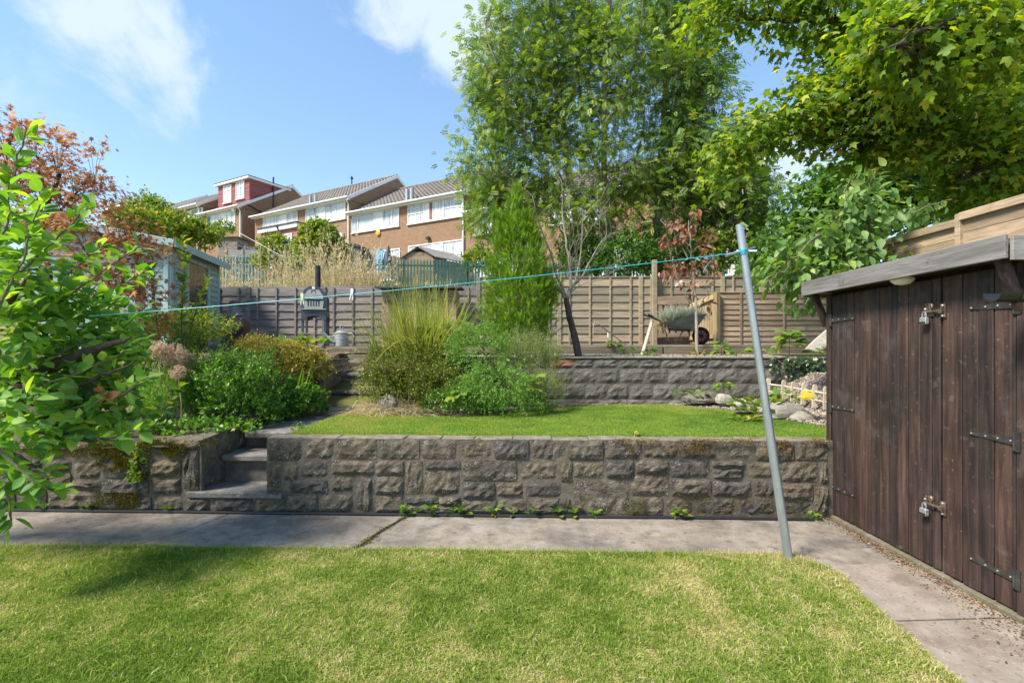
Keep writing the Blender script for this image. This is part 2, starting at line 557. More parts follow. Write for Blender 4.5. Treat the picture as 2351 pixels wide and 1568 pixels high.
M['sleeper'] = surf('weathered_sleeper', [(0.2, (0.09, 0.075, 0.055)), (0.5, (0.18, 0.15, 0.11)), (0.8, (0.27, 0.235, 0.18))], 3, (0.7, 9, 9), stain=[((0.09, 0.10, 0.04), 2, 0.5, 0.7, 0.45)], **FW)
M['blue_board'] = surf('sage_blue_painted_board', [(0.2, (0.215, 0.295, 0.28)), (0.5, (0.305, 0.395, 0.37)), (0.8, (0.39, 0.48, 0.45))], 3, (0.9, 4, 7), rough=0.75, bump=0.2, bscale=9, rnd=0.1, stain=[((0.42, 0.48, 0.46), 7, 0.62, 0.75, 0.5)])
M['blue_trim'] = surf('sage_blue_trim', [(0.2, (0.29, 0.41, 0.42)), (0.8, (0.43, 0.55, 0.55))], 3, (3, 3, 0.8), rough=0.7, bump=0.15, bscale=9, rnd=0.08, stain=[((0.15, 0.19, 0.15), 4, 0.58, 0.72, 0.6)])
M['picket'] = surf('bleached_picket', [(0.2, (0.36, 0.30, 0.22)), (0.8, (0.56, 0.49, 0.38))], 4, (7, 7, 0.8), rough=0.85, bump=0.2, rnd=0.1)
M['bark'] = surf('grey_bark', [(0.3, (0.09, 0.075, 0.06)), (0.7, (0.22, 0.19, 0.15))], 6, (3, 3, 0.6), rough=0.95, bump=0.6, bscale=14, shift=False)
M['pale_bark'] = surf('pale_bark', [(0.3, (0.20, 0.17, 0.14)), (0.7, (0.42, 0.37, 0.32))], 8, (3, 3, 0.8), rough=0.9, bump=0.4, bscale=14, shift=False)
M['dark_bark'] = surf('dark_bark', [(0.3, (0.035, 0.026, 0.022)), (0.7, (0.12, 0.09, 0.075))], 9, (2, 2, 1), rough=0.85, bump=0.7, bscale=16, shift=False)
M['twig'] = surf('silver_twig', [(0.3, (0.17, 0.145, 0.12)), (0.7, (0.36, 0.32, 0.28))], 9, rough=0.85, bump=0.2, shift=False)
M['galv'] = surf('galvanised_steel', [(0.3, (0.33, 0.37, 0.42)), (0.7, (0.50, 0.54, 0.58))], 14, (1, 1, 0.3), rough=0.42, metal=0.75, bump=0.08, bscale=40, stain=[((0.55, 0.56, 0.55), 6, 0.55, 0.7, 0.5)], spec=0.5)
M['zinc'] = surf('dull_zinc', [(0.3, (0.27, 0.28, 0.30)), (0.7, (0.44, 0.45, 0.47))], 12, rough=0.55, metal=0.6, bump=0.1)
M['black_metal'] = surf('black_painted_steel', [(0.3, (0.016, 0.018, 0.022)), (0.7, (0.045, 0.05, 0.06))], 10, rough=0.5, metal=0.2, bump=0.1, stain=[((0.09, 0.05, 0.03), 5, 0.62, 0.76, 0.5)])
M['slate_metal'] = surf('slate_blue_steel', [(0.3, (0.055, 0.065, 0.085)), (0.7, (0.10, 0.115, 0.145))], 10, rough=0.5, metal=0.2, bump=0.08)
M['steel'] = surf('brushed_steel', [(0.3, (0.42, 0.40, 0.36)), (0.7, (0.58, 0.56, 0.52))], 10, (1, 1, 9), rough=0.4, metal=0.8, bump=0.05)
M['iron'] = surf('zinc_plated_hinge', [(0.3, (0.055, 0.052, 0.05)), (0.7, (0.13, 0.125, 0.12))], 20, rough=0.45, metal=0.7, bump=0.1)
M['bolt'] = plain('bolt_steel', (0.5, 0.48, 0.45), 0.35, 0.8)
M['brass'] = surf('tarnished_lock', [(0.3, (0.12, 0.085, 0.06)), (0.7, (0.33, 0.26, 0.20))], 30, rough=0.4, metal=0.7, bump=0.15)
M['black_plastic'] = plain('black_plastic', (0.018, 0.018, 0.02), 0.35, spec=0.5)
M['rubber'] = plain('rubber', (0.014, 0.014, 0.014), 0.8)
M['red_paint'] = plain('faded_red_plastic', (0.34, 0.09, 0.085), 0.55)
M['grey_steel'] = surf('barrow_steel', [(0.3, (0.10, 0.105, 0.10)), (0.7, (0.19, 0.195, 0.185))], 9, rough=0.55, metal=0.3, bump=0.1)
M['white_plastic'] = plain('white_plastic', (0.78, 0.79, 0.76), 0.4, var=0.05)
M['lime_plastic'] = plain('pale_green_plastic', (0.62, 0.72, 0.42), 0.4, var=0.05)
M['teal_cord'] = plain('teal_cord', (0.035, 0.42, 0.52), 0.45, var=0.2, scale=60)
M['terracotta'] = surf('brown_clay', [(0.3, (0.055, 0.028, 0.022)), (0.7, (0.13, 0.065, 0.05))], 9, rough=0.55, bump=0.1, spec=0.5)
M['grey_clay'] = surf('grey_clay', [(0.3, (0.10, 0.11, 0.125)), (0.7, (0.19, 0.20, 0.22))], 9, rough=0.6, bump=0.1)
M['dome_lid'] = plain('blue_grey_enamel', (0.12, 0.155, 0.20), 0.3, 0.0, 0.6)
M['white_paint'] = surf('white_upvc', [(0.3, (0.70, 0.70, 0.69)), (0.7, (0.80, 0.80, 0.79))], 5, rough=0.5, bump=0.02, shift=False)
M['curtain'] = surf('pale_glazed_pane', [(0.32, (0.20, 0.22, 0.24)), (0.45, (0.50, 0.52, 0.54)), (0.7, (0.64, 0.65, 0.66))], 1.6, (4, 4, 0.5), rough=0.1, bump=0.0, rnd=0.2, spec=0.5)
M['dark_pane'] = plain('dark_pane', (0.05, 0.055, 0.06), 0.08, 0.0, 0.6)
M['shed_pane'] = surf('reflective_shed_glass', [(0.3, (0.05, 0.03, 0.015)), (0.55, (0.13, 0.09, 0.05)), (0.75, (0.30, 0.23, 0.14))], 5, (3, 3, 0.7), rough=0.08, bump=0.0, dist=1.5, spec=0.6)
M['peel'] = plain('peeling_brown', (0.24, 0.12, 0.09), 0.8)
M['brick'] = brickmat('orange_brick', (0.215, 0.122, 0.07), (0.32, 0.19, 0.11), (0.27, 0.21, 0.15))
M['red_brick'] = brickmat('red_brick', (0.25, 0.10, 0.075), (0.38, 0.17, 0.12), (0.33, 0.26, 0.22))
M['rooftile'] = surf('brown_concrete_tile', [(0.3, (0.13, 0.11, 0.10)), (0.7, (0.23, 0.205, 0.185))], 4, rough=0.9, bump=0.3, shift=False, stain=[((0.28, 0.26, 0.22), 1.2, 0.5, 0.7, 0.5)])
M['pink_tile'] = surf('pink_hung_tile', [(0.3, (0.22, 0.075, 0.072)), (0.7, (0.32, 0.12, 0.115))], 6, rough=0.8, bump=0.2, rnd=0.1)
M['felt'] = surf('roof_felt', [(0.3, (0.05, 0.05, 0.05)), (0.7, (0.12, 0.115, 0.11))], 20, rough=0.95, bump=0.4)
M['palisade'] = surf('green_powder_coat', [(0.3, (0.015, 0.085, 0.07)), (0.7, (0.03, 0.125, 0.105))], 6, rough=0.5, bump=0.03, rnd=0.1)
M['blue_plastic'] = plain('sky_blue_panel', (0.14, 0.38, 0.62), 0.5)
M['yellow_box'] = plain('orange_alarm_box', (0.70, 0.36, 0.04), 0.4)
M['soil'] = surf('dry_soil', [(0.3, (0.055, 0.038, 0.026)), (0.7, (0.17, 0.125, 0.085))], 10, rough=1.0, bump=0.9, bscale=45, shift=False)
M['hill'] = surf('rough_grass_hill', [(0.3, (0.07, 0.085, 0.02)), (0.55, (0.16, 0.15, 0.05)), (0.8, (0.33, 0.27, 0.13))], 1.6, rough=1.0, bump=0.9, bscale=12, shift=False)
M['lawn_base'] = surf('lawn_thatch', [(0.25, (0.15, 0.16, 0.035)), (0.5, (0.24, 0.235, 0.06)), (0.75, (0.36, 0.30, 0.14))], 7, rough=1.0, bump=0.8, bscale=60, shift=False, stain=[((0.26, 0.19, 0.10), 1.9, 0.55, 0.72, 0.5)])
M['upper_turf'] = surf('upper_turf', [(0.3, (0.12, 0.21, 0.022)), (0.7, (0.20, 0.29, 0.035))], 9, rough=1.0, bump=0.8, bscale=90, shift=False, stain=[((0.21, 0.22, 0.03), 0.9, 0.5, 0.72, 0.6)])
M['gravel'] = surf('mixed_gravel', [(0.3, (0.17, 0.13, 0.11)), (0.7, (0.38, 0.32, 0.28))], 30, rough=0.95, bump=0.4, rnd=0.3)
M['boulder'] = surf('boulder_stone', [(0.3, (0.18, 0.165, 0.14)), (0.7, (0.36, 0.335, 0.29))], 5, rough=0.95, bump=0.7, bscale=20, rnd=0.15, spots=[((0.45, 0.46, 0.42), 30, 0.3, 0.6)])
M['orange_brick_single'] = plain('weathered_red_brick', (0.24, 0.11, 0.075), 0.9, var=0.3)


def toned(name, stops, rough=0.9, trans=0.0, tcol=(1.2, 1.2, 0.6)):
    return leafmat(name, stops, trans, tcol, rough, 0.2, False)


M['lawn_blade'] = toned('lawn_blade', [(0.0, (0.10, 0.185, 0.024)), (0.42, (0.22, 0.325, 0.045)), (0.66, (0.34, 0.41, 0.08)), (0.83, (0.52, 0.46, 0.18)), (1.0, (0.64, 0.54, 0.33))], 0.7, 0.4)
M['turf_blade'] = toned('turf_blade', [(0.0, (0.075, 0.155, 0.025)), (0.5, (0.19, 0.31, 0.05)), (0.8, (0.34, 0.40, 0.07)), (1.0, (0.42, 0.36, 0.13))], 0.7, 0.4)
M['dry_grass'] = toned('dry_grass', [(0.0, (0.52, 0.40, 0.22)), (0.5, (0.68, 0.57, 0.37)), (0.8, (0.76, 0.69, 0.50)), (1.0, (0.36, 0.42, 0.10))], 0.8, 0.45, (1.05, 1.0, 0.85))
M['orn_grass'] = toned('ornamental_grass', [(0.0, (0.20, 0.28, 0.04)), (0.5, (0.36, 0.42, 0.07)), (0.75, (0.52, 0.46, 0.15)), (1.0, (0.58, 0.42, 0.20))], 0.6, 0.4, (1.2, 1.15, 0.6))
M['moss'] = toned('moss', [(0.0, (0.05, 0.045, 0.008)), (0.5, (0.13, 0.115, 0.012)), (0.85, (0.20, 0.17, 0.02)), (1.0, (0.12, 0.065, 0.02))], 0.95, 0.2)
M['rust_moss'] = toned('rust_moss', [(0.0, (0.06, 0.028, 0.012)), (0.5, (0.17, 0.085, 0.025)), (1.0, (0.26, 0.20, 0.03))], 0.95, 0.15)
M['litter'] = toned('leaf_litter', [(0.0, (0.06, 0.035, 0.02)), (0.5, (0.19, 0.12, 0.07)), (0.85, (0.34, 0.24, 0.15)), (1.0, (0.45, 0.22, 0.05))], 0.9, 0.1)
M['stones'] = toned('gravel_stones', [(0.0, (0.09, 0.07, 0.06)), (0.5, (0.25, 0.20, 0.17)), (1.0, (0.46, 0.41, 0.36))], 0.9, 0.0)
M['apple_leaf'] = leafmat('apple_leaf', [(0.0, (0.081, 0.217, 0.047)), (0.45, (0.163, 0.367, 0.065)), (0.8, (0.291, 0.509, 0.081)), (1.0, (0.467, 0.643, 0.132))], 0.45, (1.7, 1.6, 0.35), 0.55, 0.35, True, True)
M['red_maple_leaf'] = leafmat('red_maple_leaf', [(0.0, (0.26, 0.10, 0.06)), (0.4, (0.42, 0.19, 0.09)), (0.75, (0.52, 0.28, 0.13)), (1.0, (0.42, 0.33, 0.11))], 0.5, (1.3, 1.1, 0.8), 0.55)
M['ash_leaf'] = leafmat('ash_leaf', [(0.0, (0.075, 0.149, 0.03)), (0.5, (0.16, 0.265, 0.046)), (0.85, (0.276, 0.383, 0.073)), (1.0, (0.425, 0.468, 0.106))], 0.42, (1.45, 1.4, 0.4))
M['shaded_ash_leaf'] = leafmat('shaded_ash_leaf', [(0.0, (0.078, 0.15, 0.037)), (0.5, (0.156, 0.265, 0.056)), (0.9, (0.265, 0.389, 0.078)), (1.0, (0.311, 0.265, 0.094))], 0.36, (1.3, 1.3, 0.4))  # ash leaf again, with the right-hand crown's shade put into its colour
M['sycamore_leaf'] = leafmat('sycamore_leaf', [(0.0, (0.072, 0.15, 0.026)), (0.5, (0.162, 0.276, 0.036)), (0.85, (0.288, 0.396, 0.042)), (1.0, (0.504, 0.48, 0.054))], 0.5, (1.6, 1.5, 0.35), 0.55)
M['dark_tree_leaf'] = leafmat('dark_tree_leaf', [(0.0, (0.047, 0.118, 0.032)), (0.5, (0.098, 0.211, 0.052)), (1.0, (0.199, 0.338, 0.07))], 0.36, (1.4, 1.4, 0.4), 0.45)
M['cherry_leaf'] = leafmat('cherry_leaf', [(0.0, (0.091, 0.209, 0.055)), (0.5, (0.173, 0.309, 0.091)), (0.9, (0.273, 0.4, 0.127)), (1.0, (0.382, 0.455, 0.091))], 0.4, (1.4, 1.4, 0.5), 0.5, 0.35, True, True)
M['copper_leaf'] = leafmat('copper_leaf', [(0.0, (0.17, 0.09, 0.07)), (0.5, (0.30, 0.14, 0.085)), (0.75, (0.42, 0.16, 0.07)), (1.0, (0.52, 0.45, 0.41))], 0.35, (1.3, 0.95, 0.7), 0.5)
M['box_leaf'] = leafmat('box_leaf', [(0.0, (0.051, 0.136, 0.022)), (0.5, (0.113, 0.273, 0.037)), (0.93, (0.24, 0.433, 0.054)), (1.0, (0.455, 0.251, 0.16))], 0.34, (1.5, 1.5, 0.4), 0.4, 0.5)
M['spirea_leaf'] = leafmat('spirea_leaf', [(0.0, (0.13, 0.19, 0.03)), (0.35, (0.25, 0.28, 0.045)), (0.65, (0.42, 0.37, 0.06)), (0.86, (0.48, 0.30, 0.08)), (1.0, (0.38, 0.18, 0.11))], 0.4, (1.25, 1.2, 0.5))
M['golden_leaf'] = leafmat('golden_leaf', [(0.0, (0.06, 0.095, 0.018)), (0.5, (0.125, 0.175, 0.03)), (0.85, (0.25, 0.29, 0.045)), (1.0, (0.24, 0.15, 0.06))], 0.36, (1.4, 1.35, 0.4))
M['feather_leaf'] = leafmat('feather_leaf', [(0.0, (0.072, 0.185, 0.029)), (0.5, (0.161, 0.322, 0.056)), (1.0, (0.322, 0.483, 0.105))], 0.42, (1.4, 1.4, 0.5))
M['rosemary_leaf'] = leafmat('rosemary_leaf', [(0.0, (0.086, 0.129, 0.038)), (0.5, (0.207, 0.259, 0.086)), (1.0, (0.466, 0.483, 0.224))], 0.35, (1.3, 1.3, 0.55))
M['conifer_leaf'] = leafmat('conifer_leaf', [(0.0, (0.069, 0.155, 0.011)), (0.5, (0.167, 0.299, 0.023)), (1.0, (0.287, 0.425, 0.04))], 0.4, (1.4, 1.4, 0.3), 0.6)
M['pale_shrub_leaf'] = leafmat('pale_shrub_leaf', [(0.0, (0.072, 0.156, 0.023)), (0.5, (0.169, 0.273, 0.039)), (0.85, (0.299, 0.351, 0.052)), (1.0, (0.494, 0.39, 0.078))], 0.45, (1.4, 1.35, 0.45))
M['seedling_leaf'] = leafmat('seedling_leaf', [(0.0, (0.072, 0.169, 0.026)), (0.6, (0.156, 0.286, 0.039)), (1.0, (0.325, 0.377, 0.058))], 0.45, (1.5, 1.4, 0.4), 0.5)
M['yellow_leaf'] = leafmat('yellow_leaf', [(0.0, (0.42, 0.36, 0.03)), (1.0, (0.58, 0.46, 0.05))], 0.4, (1.2, 1.1, 0.5))
M['iris_leaf'] = leafmat('iris_leaf', [(0.0, (0.049, 0.154, 0.017)), (0.6, (0.112, 0.252, 0.028)), (1.0, (0.252, 0.378, 0.056))], 0.42, (1.4, 1.4, 0.4), 0.45)
M['ivy_leaf'] = leafmat('ivy_leaf', [(0.0, (0.021, 0.053, 0.018)), (0.8, (0.053, 0.098, 0.03)), (1.0, (0.39, 0.33, 0.24))], 0.15, (1.2, 1.3, 0.5), 0.35, 0.5)
M['allium'] = toned('dry_allium', [(0.0, (0.58, 0.42, 0.31)), (1.0, (0.76, 0.62, 0.50))], 0.8, 0.45, (1.1, 1.0, 0.9))
M['straw'] = surf('straw_stalk', [(0.3, (0.34, 0.25, 0.14)), (0.7, (0.52, 0.42, 0.26))], 9, rough=0.8, bump=0.1, shift=False)
M['silver_grass'] = toned('silver_tuft', [(0.0, (0.30, 0.36, 0.30)), (1.0, (0.58, 0.64, 0.55))], 0.8, 0.35, (1.0, 1.0, 0.9))
M['apple_fruit'] = surf('green_apple', [(0.3, (0.09, 0.15, 0.02)), (0.7, (0.17, 0.23, 0.04))], 6, rough=0.4, bump=0.0)

# ================================================================== SETTING
def lerp(a, b, t): return a + (b - a) * t
def sstep(a, b, x):
    t = min(1, max(0, (x - a) / (b - a))); return t * t * (3 - 2 * t)


def Hp(t, s, z):
    """the terrace on the hill: t metres to the left along its front, s metres back, height z"""
    return Vector((-10.68 - 0.878 * t + 0.479 * s, 32 + 0.479 * t + 0.878 * s, z))


def t_of(px, s=0.0):
    k = (px - CX_) / F_
    return ((-10.68 + 0.479 * s) - k * (32 + 0.878 * s)) / (0.878 + 0.479 * k)


def hill_z(x, y):
    if y < 11.25:
        return -0.06 if y < 5 else lerp(-0.06, 1.2, sstep(5, 9, y))
    yf = 32 - 0.5455 * (x + 10.68)
    t = max(-16, min(36, -(x + 10.68) * 0.878 + (min(y, yf) - 32) * 0.479))
    zg = 5.75 + 0.115 * t
    near = 1.62 + 1.0 * sstep(11.25, 13.4, y) + 0.9 * sstep(13, 20, y)
    return lerp(near, zg, sstep(17.5, max(20, yf - 2.5), y))


def grid_mesh(name, xs, ys, zf, mat, kind='structure', label=None):
    V = np.array([[x, y, zf(x, y)] for y in ys for x in xs])
    nx = len(xs)
    i = np.arange(len(ys) - 1)[:, None] * nx + np.arange(nx - 1)[None, :]
    i = i.ravel()
    Fc = np.stack([i, i + 1, i + nx + 1, i + nx], 1)
    o = obj(name, npmesh(name, V, Fc, mat, smooth=True), None)
    o["kind"] = kind
    if label: o["label"] = label
    return o


xs = np.concatenate([[-400, -150, -80], np.arange(-48, 30, 0.8), [45, 80, 150, 400]])
ys = np.concatenate([[-300, -60, -10], np.arange(0, 11, 1.0), [11.24], np.arange(11.26, 44, 0.6), [60, 100, 200, 500]])
grid_mesh('hillside', xs, ys, lambda x, y: hill_z(x, y) + (0.12 * nz(x * 0.6, y * 0.6) if y > 11.3 else 0), M['hill'], label='rough grassy hillside rising behind the garden fence to the houses')

WS = -0.034                                           # the walls run a little aslant
def wall_y(x, c): return c + WS * x
U_ = Vector((1, WS, 0)).normalized()
N_ = Vector((WS, -1, 0)).normalized()                 # towards the lower lawn


def poly_sheet(name, pts, zt, mat, thick=0.1, kind='structure', label=None, parent=None, jitter=0.0):
    """flat slab with the outline pts (x,y), top at zt (number or function)"""
    zf = zt if callable(zt) else (lambda x, y: zt)
    n = len(pts)
    V = [(x, y, zf(x, y)) for x, y in pts] + [(x, y, zf(x, y) - thick) for x, y in pts]
    Fc = [tuple(range(n))] + [(i, i + n, (i + 1) % n + n, (i + 1) % n) for i in range(n)]
    mb = MB().add(V, Fc)
    o = mb.build(name, mat, parent)
    if kind: o["kind"] = kind
    if label: o["label"] = label
    return o


# lower lawn, path in front of the stone wall, slabs beside the shed
LAWN_R = [(1.99, 3.45), (2.10, 3.36), (2.17, 3.2), (2.16, 3.08), (2.10, 2.9), (2.075, 2.68), (2.05, 2.5), (2.03, 2.37), (2.0, 2.17), (1.99, 1.6), (1.99, 0.3)]
def lawn_front(x): return 3.535 - 0.028 * x + 0.018 * nz(x * 2.1, 3.3) + 0.01 * nz(x * 7, 1)
lawn_pts = [(x, lawn_front(x)) for x in np.arange(-5.6, 1.95, 0.12)] + LAWN_R + [(-5.6, 0.3)]
poly_sheet('lawn', lawn_pts, 0.012, M['lawn_base'], 0.1, label='patchy mown lower lawn in the foreground')

path = thing('path', None, None, (0, 3.9, 0), kind='structure')
path["label"] = 'weathered concrete path running along the foot of the stone wall'
def path_slab(pts): return poly_sheet('slab', pts, 0.0, M['concrete'], 0.12, None, None, path)
def wl_y(x): return wall_y(x, 4.345)
ja, jb = (-1.30, 3.45), (-0.92, wl_y(-0.92))          # mossy joint across the path
ka, kb = (-3.0, 3.50), (-2.55, wl_y(-2.55))
path_slab([(-7, 3.4), (ka[0] - 0.01, 3.40), (-2.9, 3.7), (-2.72, 3.9), (kb[0] - 0.012, kb[1]), (-7, wl_y(-7))])
path_slab([(ka[0] + 0.008, 3.40), (ja[0] - 0.02, 3.38), (-1.16, 3.7), (-1.1, 3.95), (jb[0] - 0.02, jb[1]), (kb[0] + 0.006, kb[1]), (-2.71, 3.9), (-2.885, 3.7)])
path_slab([(ja[0] + 0.02, 3.38), (2.25, 3.33), (2.84, 3.40), (2.86, wl_y(2.85)), (jb[0] + 0.02, jb[1]), (-1.06, 3.95), (-1.12, 3.7)])
side = thing('pavement', None, None, (2.4, 2.8, 0), kind='structure')
side["label"] = 'sandy concrete slabs between the lower lawn and the dark shed'
for pts in ([(1.9, 3.325), (2.85, 3.385), (2.83, 2.70), (1.9, 2.655)], [(1.9, 2.64), (2.83, 2.685), (2.81, 1.9), (1.9, 1.9)], [(1.9, 1.885), (2.81, 1.885), (2.79, 0.4), (1.9, 0.4)]):
    poly_sheet('slab', pts, 0.004, M['slab'], 0.12, None, None, side)
poly_sheet('joint_soil', [(-7, 3.3), (2.86, 3.2), (2.86, 4.3), (-7, 4.7)], -0.012, M['soil'], 0.05, None, None, path)

# terraces
poly_sheet('lower_terrace_soil', [(-2.2, wall_y(-2.2, 4.5)), (4.75, wall_y(4.75, 4.5)), (4.75, 7.3), (-2.2, 7.5)], 0.662, M['soil'], 0.75, label='soil of the first terrace under the small lawn')
UPL = [(-2.12, 4.62), (3.3, 4.44), (3.3, 4.9), (3.08, 5.55), (2.8, 6.45), (2.45, 6.85), (2.05, 7.02), (1.4, 6.92), (0.75, 6.66), (0.2, 6.15), (-0.4, 5.86), (-1.05, 5.75), (-1.6, 6.05), (-1.98, 6.4), (-2.1, 6.2), (-2.14, 5.4)]
poly_sheet('upper_lawn', UPL, 0.684, M['upper_turf'], 0.05, label='small bright close-cut lawn on the terrace above the stone wall')
def bed_z(x, y): return 0.62 + 0.80 * sstep(4.9, 8.4, y)
gx = np.arange(-8.6, -2.7, 0.3); gy = np.arange(4.66, 9.0, 0.25)
grid_mesh('planting_bed_soil', gx, gy, lambda x, y: bed_z(x, y) + 0.03 * nz(x * 3, y * 3), M['soil'], label='planted bed rising to the left of the garden steps')
poly_sheet('gravel_terrace', [(-1.95, 7.55), (4.75, wall_y(4.75, 7.5)), (4.75, 9.0), (-1.95, 9.0)], lambda x, y: 1.335 + 0.03 * (y - 7.4), M['gravel'], 0.6, label='gravel bed behind the block wall')
poly_sheet('top_terrace', [(-8.6, 8.98), (-1.5, 8.98), (6.6, 8.98), (6.6, 11.24), (-8.6, 11.24)], 1.545, M['soil'], 0.8, label='top terrace below the back fence')

# ---------------------------------------------------------------- stone walls
def w_at(px, py, c):
    k = (px - CX_) / F_
    return P(px, py, c / (1 - WS * k))


def stone_mesh(w, h, seed, bulge=0.03, nu=7, nv=5, back=0.05, round_=0.35, flat=False):
    """one rock-faced stone in its own frame: u across, v up, n out of the wall"""
    V, Fc = [], []
    for j in range(nv):
        for i in range(nu):
            a, b = i / (nu - 1) * 2 - 1, j / (nv - 1) * 2 - 1
            x = a * w / 2; y = b * h / 2
            corner = max(0.0, abs(a) + abs(b) - 1.45) / 0.55
            x *= 1 - 0.10 * round_ * corner; y *= 1 - 0.14 * round_ * corner
            if 0 < i < nu - 1 or 0 < j < nv - 1:
                x += 0.012 * nz(seed + i * 1.7, j * 2.1, 1); y += 0.012 * nz(seed + i * 1.3, j * 1.9, 5)
            e = (1 - abs(a) ** 5) * (1 - abs(b) ** 4)
            z = bulge * e * (0.45 + 0.95 * (0.5 + nz(seed * 3.1 + a * 2.2, b * 2.0, seed))) + 0.015 * nz(seed + a * 4, b * 4, 9) * e
            if not flat and b < -0.05: z += bulge * 0.35 * e * (0.5 + nz(seed + a * 2.5, 3, 3))
            V.append((x, y, z))
    for j in range(nv - 1):
        for i in range(nu - 1):
            Fc.append((j * nu + i, j * nu + i + 1, (j + 1) * nu + i + 1, (j + 1) * nu + i))
    ring = [i for i in range(nu)] + [j * nu + nu - 1 for j in range(1, nv)] + [(nv - 1) * nu + i for i in range(nu - 2, -1, -1)] + [j * nu for j in range(nv - 2, 0, -1)]
    n0 = len(V)
    for r in ring:
        x, y, z = V[r]; V.append((x * 1.01, y * 1.01, -back))
    m = len(ring)
    for q in range(m):
        Fc.append((ring[q], n0 + q, n0 + (q + 1) % m, ring[(q + 1) % m]))
    return V, Fc


def frame(o, u, n):
    """matrix with x along u, y up, z out of the wall (n)"""
    v = Vector((0, 0, 1))
    return Matrix(((u.x, v.x, n.x, o.x), (u.y, v.y, n.y, o.y), (u.z, v.z, n.z, o.z), (0, 0, 0, 1)))


def stones_from_rects(rects, conv, c, parent, mat, z_lo=-0.05, bulge=0.03, out=0.005, gap=0.010, top=None):
    for k, (x0, y0, x1, y1) in enumerate(rects):
        a = w_at(*conv(x0, y1), c); b = w_at(*conv(x1, y0), c)
        if top is not None: b.z = min(b.z, top)
        w = (b - a).to_2d().length - gap; h = b.z - a.z - gap
        if w < 0.02 or h < 0.02: continue
        V, Fc = stone_mesh(w, h, k * 7.31 + x0 * 0.013, bulge * random.uniform(0.6, 1.4), 7 if w < 0.3 else 9)
        me = MB().add(V, Fc).mesh('stone', mat, False)
        o = (a + b) / 2
        obj('stone', me, parent, frame(o + N_ * (out + random.uniform(-0.008, 0.012)), U_, N_))


WC = 4.364
front = thing('stone_wall', 'low rock-faced sandstone retaining wall with lichen spots under the small terrace lawn', 'wall', (0, wall_y(0, WC), 0))
c4 = lambda x, y: (612.3 + 0.3125 * x, 918.4 + 0.3125 * y)
c6 = lambda x, y: (1224.5 + 0.3125 * x, 949 + 0.3125 * y)
top4 = [(5, 278, 270, 458), (277, 278, 503, 440), (510, 278, 815, 435), (825, 285, 1128, 432), (1138, 285, 1392, 430), (1400, 285, 1660, 432), (1670, 285, 1928, 432), (1940, 285, 2202, 435)]
r4 = [(0, 466, 112, 645), (122, 466, 238, 600), (240, 446, 462, 572), (470, 442, 795, 548), (166, 582, 455, 684), (470, 555, 638, 668), (0, 652, 118, 700), (0, 705, 148, 826), (156, 690, 382, 826), (388, 690, 640, 826), (648, 556, 780, 826),
      (800, 440, 1012, 548), (1018, 440, 1150, 690), (1158, 438, 1424, 508), (792, 556, 1012, 694), (1158, 514, 1424, 696), (798, 702, 1004, 826), (1010, 700, 1258, 762), (1264, 704, 1424, 764), (1010, 768, 1424, 830),
      (1432, 438, 1842, 590), (1432, 598, 1678, 722), (1686, 598, 1886, 712), (1432, 728, 1694, 832), (1700, 720, 1912, 834), (1850, 442, 2148, 592), (2156, 442, 2244, 596), (1894, 600, 2172, 716), (1918, 724, 2150, 834)]
top6 = [(250, 188, 514, 334), (522, 188, 794, 334), (800, 188, 1074, 334), (1082, 188, 1350, 334), (1356, 188, 1622, 340), (1630, 188, 1912, 342), (1920, 188, 2160, 344)]
r6 = [(292, 344, 520, 472), (530, 342, 738, 472), (746, 342, 996, 438), (1004, 342, 1296, 474), (1306, 344, 1552, 388), (1308, 394, 1556, 486), (1564, 348, 1772, 480), (1780, 352, 2092, 502), (2100, 352, 2160, 526),
      (288, 482, 704, 738), (714, 446, 996, 602), (1004, 482, 1306, 604), (1312, 494, 1598, 608), (1606, 488, 1786, 618), (1794, 510, 2052, 634), (2060, 534, 2160, 745),
      (180, 618, 280, 738), (712, 610, 952, 745), (960, 612, 1184, 748), (1190, 612, 1484, 748), (1492, 618, 1786, 748), (1794, 642, 2052, 750)]
mb = MB()
mb.fbox((0, wall_y(0, WC), 0), U_, (0, 0, 1), N_, (-2.25, 2.875), (-0.1, 0.668), (-0.22, 0.004))
mb.build('mortar', M['mortar'], front)

stones_from_rects(top4, c4, WC, front, M['stone'], bulge=0.016, out=0.007, top=0.684)
stones_from_rects(top6, c6, WC, front, M['stone'], bulge=0.016, out=0.007, top=0.684)
stones_from_rects(r4, c4, WC, front, M['stone'], bulge=0.019, out=0.006)
stones_from_rects(r6, c6, WC, front, M['stone'], bulge=0.019, out=0.006)
# thin coping lip along the top, in lengths
x = -2.26
while x < 2.85:
    w = min(random.uniform(0.30, 0.36), 2.875 - x)
    mb = MB().fbox((0, wall_y(0, WC), 0.672), U_, (0, 0, 1), N_, (x + 0.003, x + w - 0.003), (-0.004, 0.012 + random.uniform(-0.006, 0.006)), (-0.17, -0.004 + random.uniform(-0.01, 0.006)), 0.005)
    mb.build('coping', M['coping'], front)
    x += w
# left return end of the wall beside the steps
for k, (z0, z1) in enumerate(((0.0, 0.18), (0.19, 0.44), (0.45, 0.665))):
    V, Fc = stone_mesh(0.20, z1 - z0 - 0.008, 91 + k, 0.02)
    me = MB().add(V, Fc).mesh('stone', M['stone'])
    obj('stone', me, front, frame(Vector((-2.252, wall_y(-2.25, WC) + 0.11, (z0 + z1) / 2)), Vector((-0.034, -1, 0)).normalized(), Vector((-1, 0.034, 0)).normalized()))

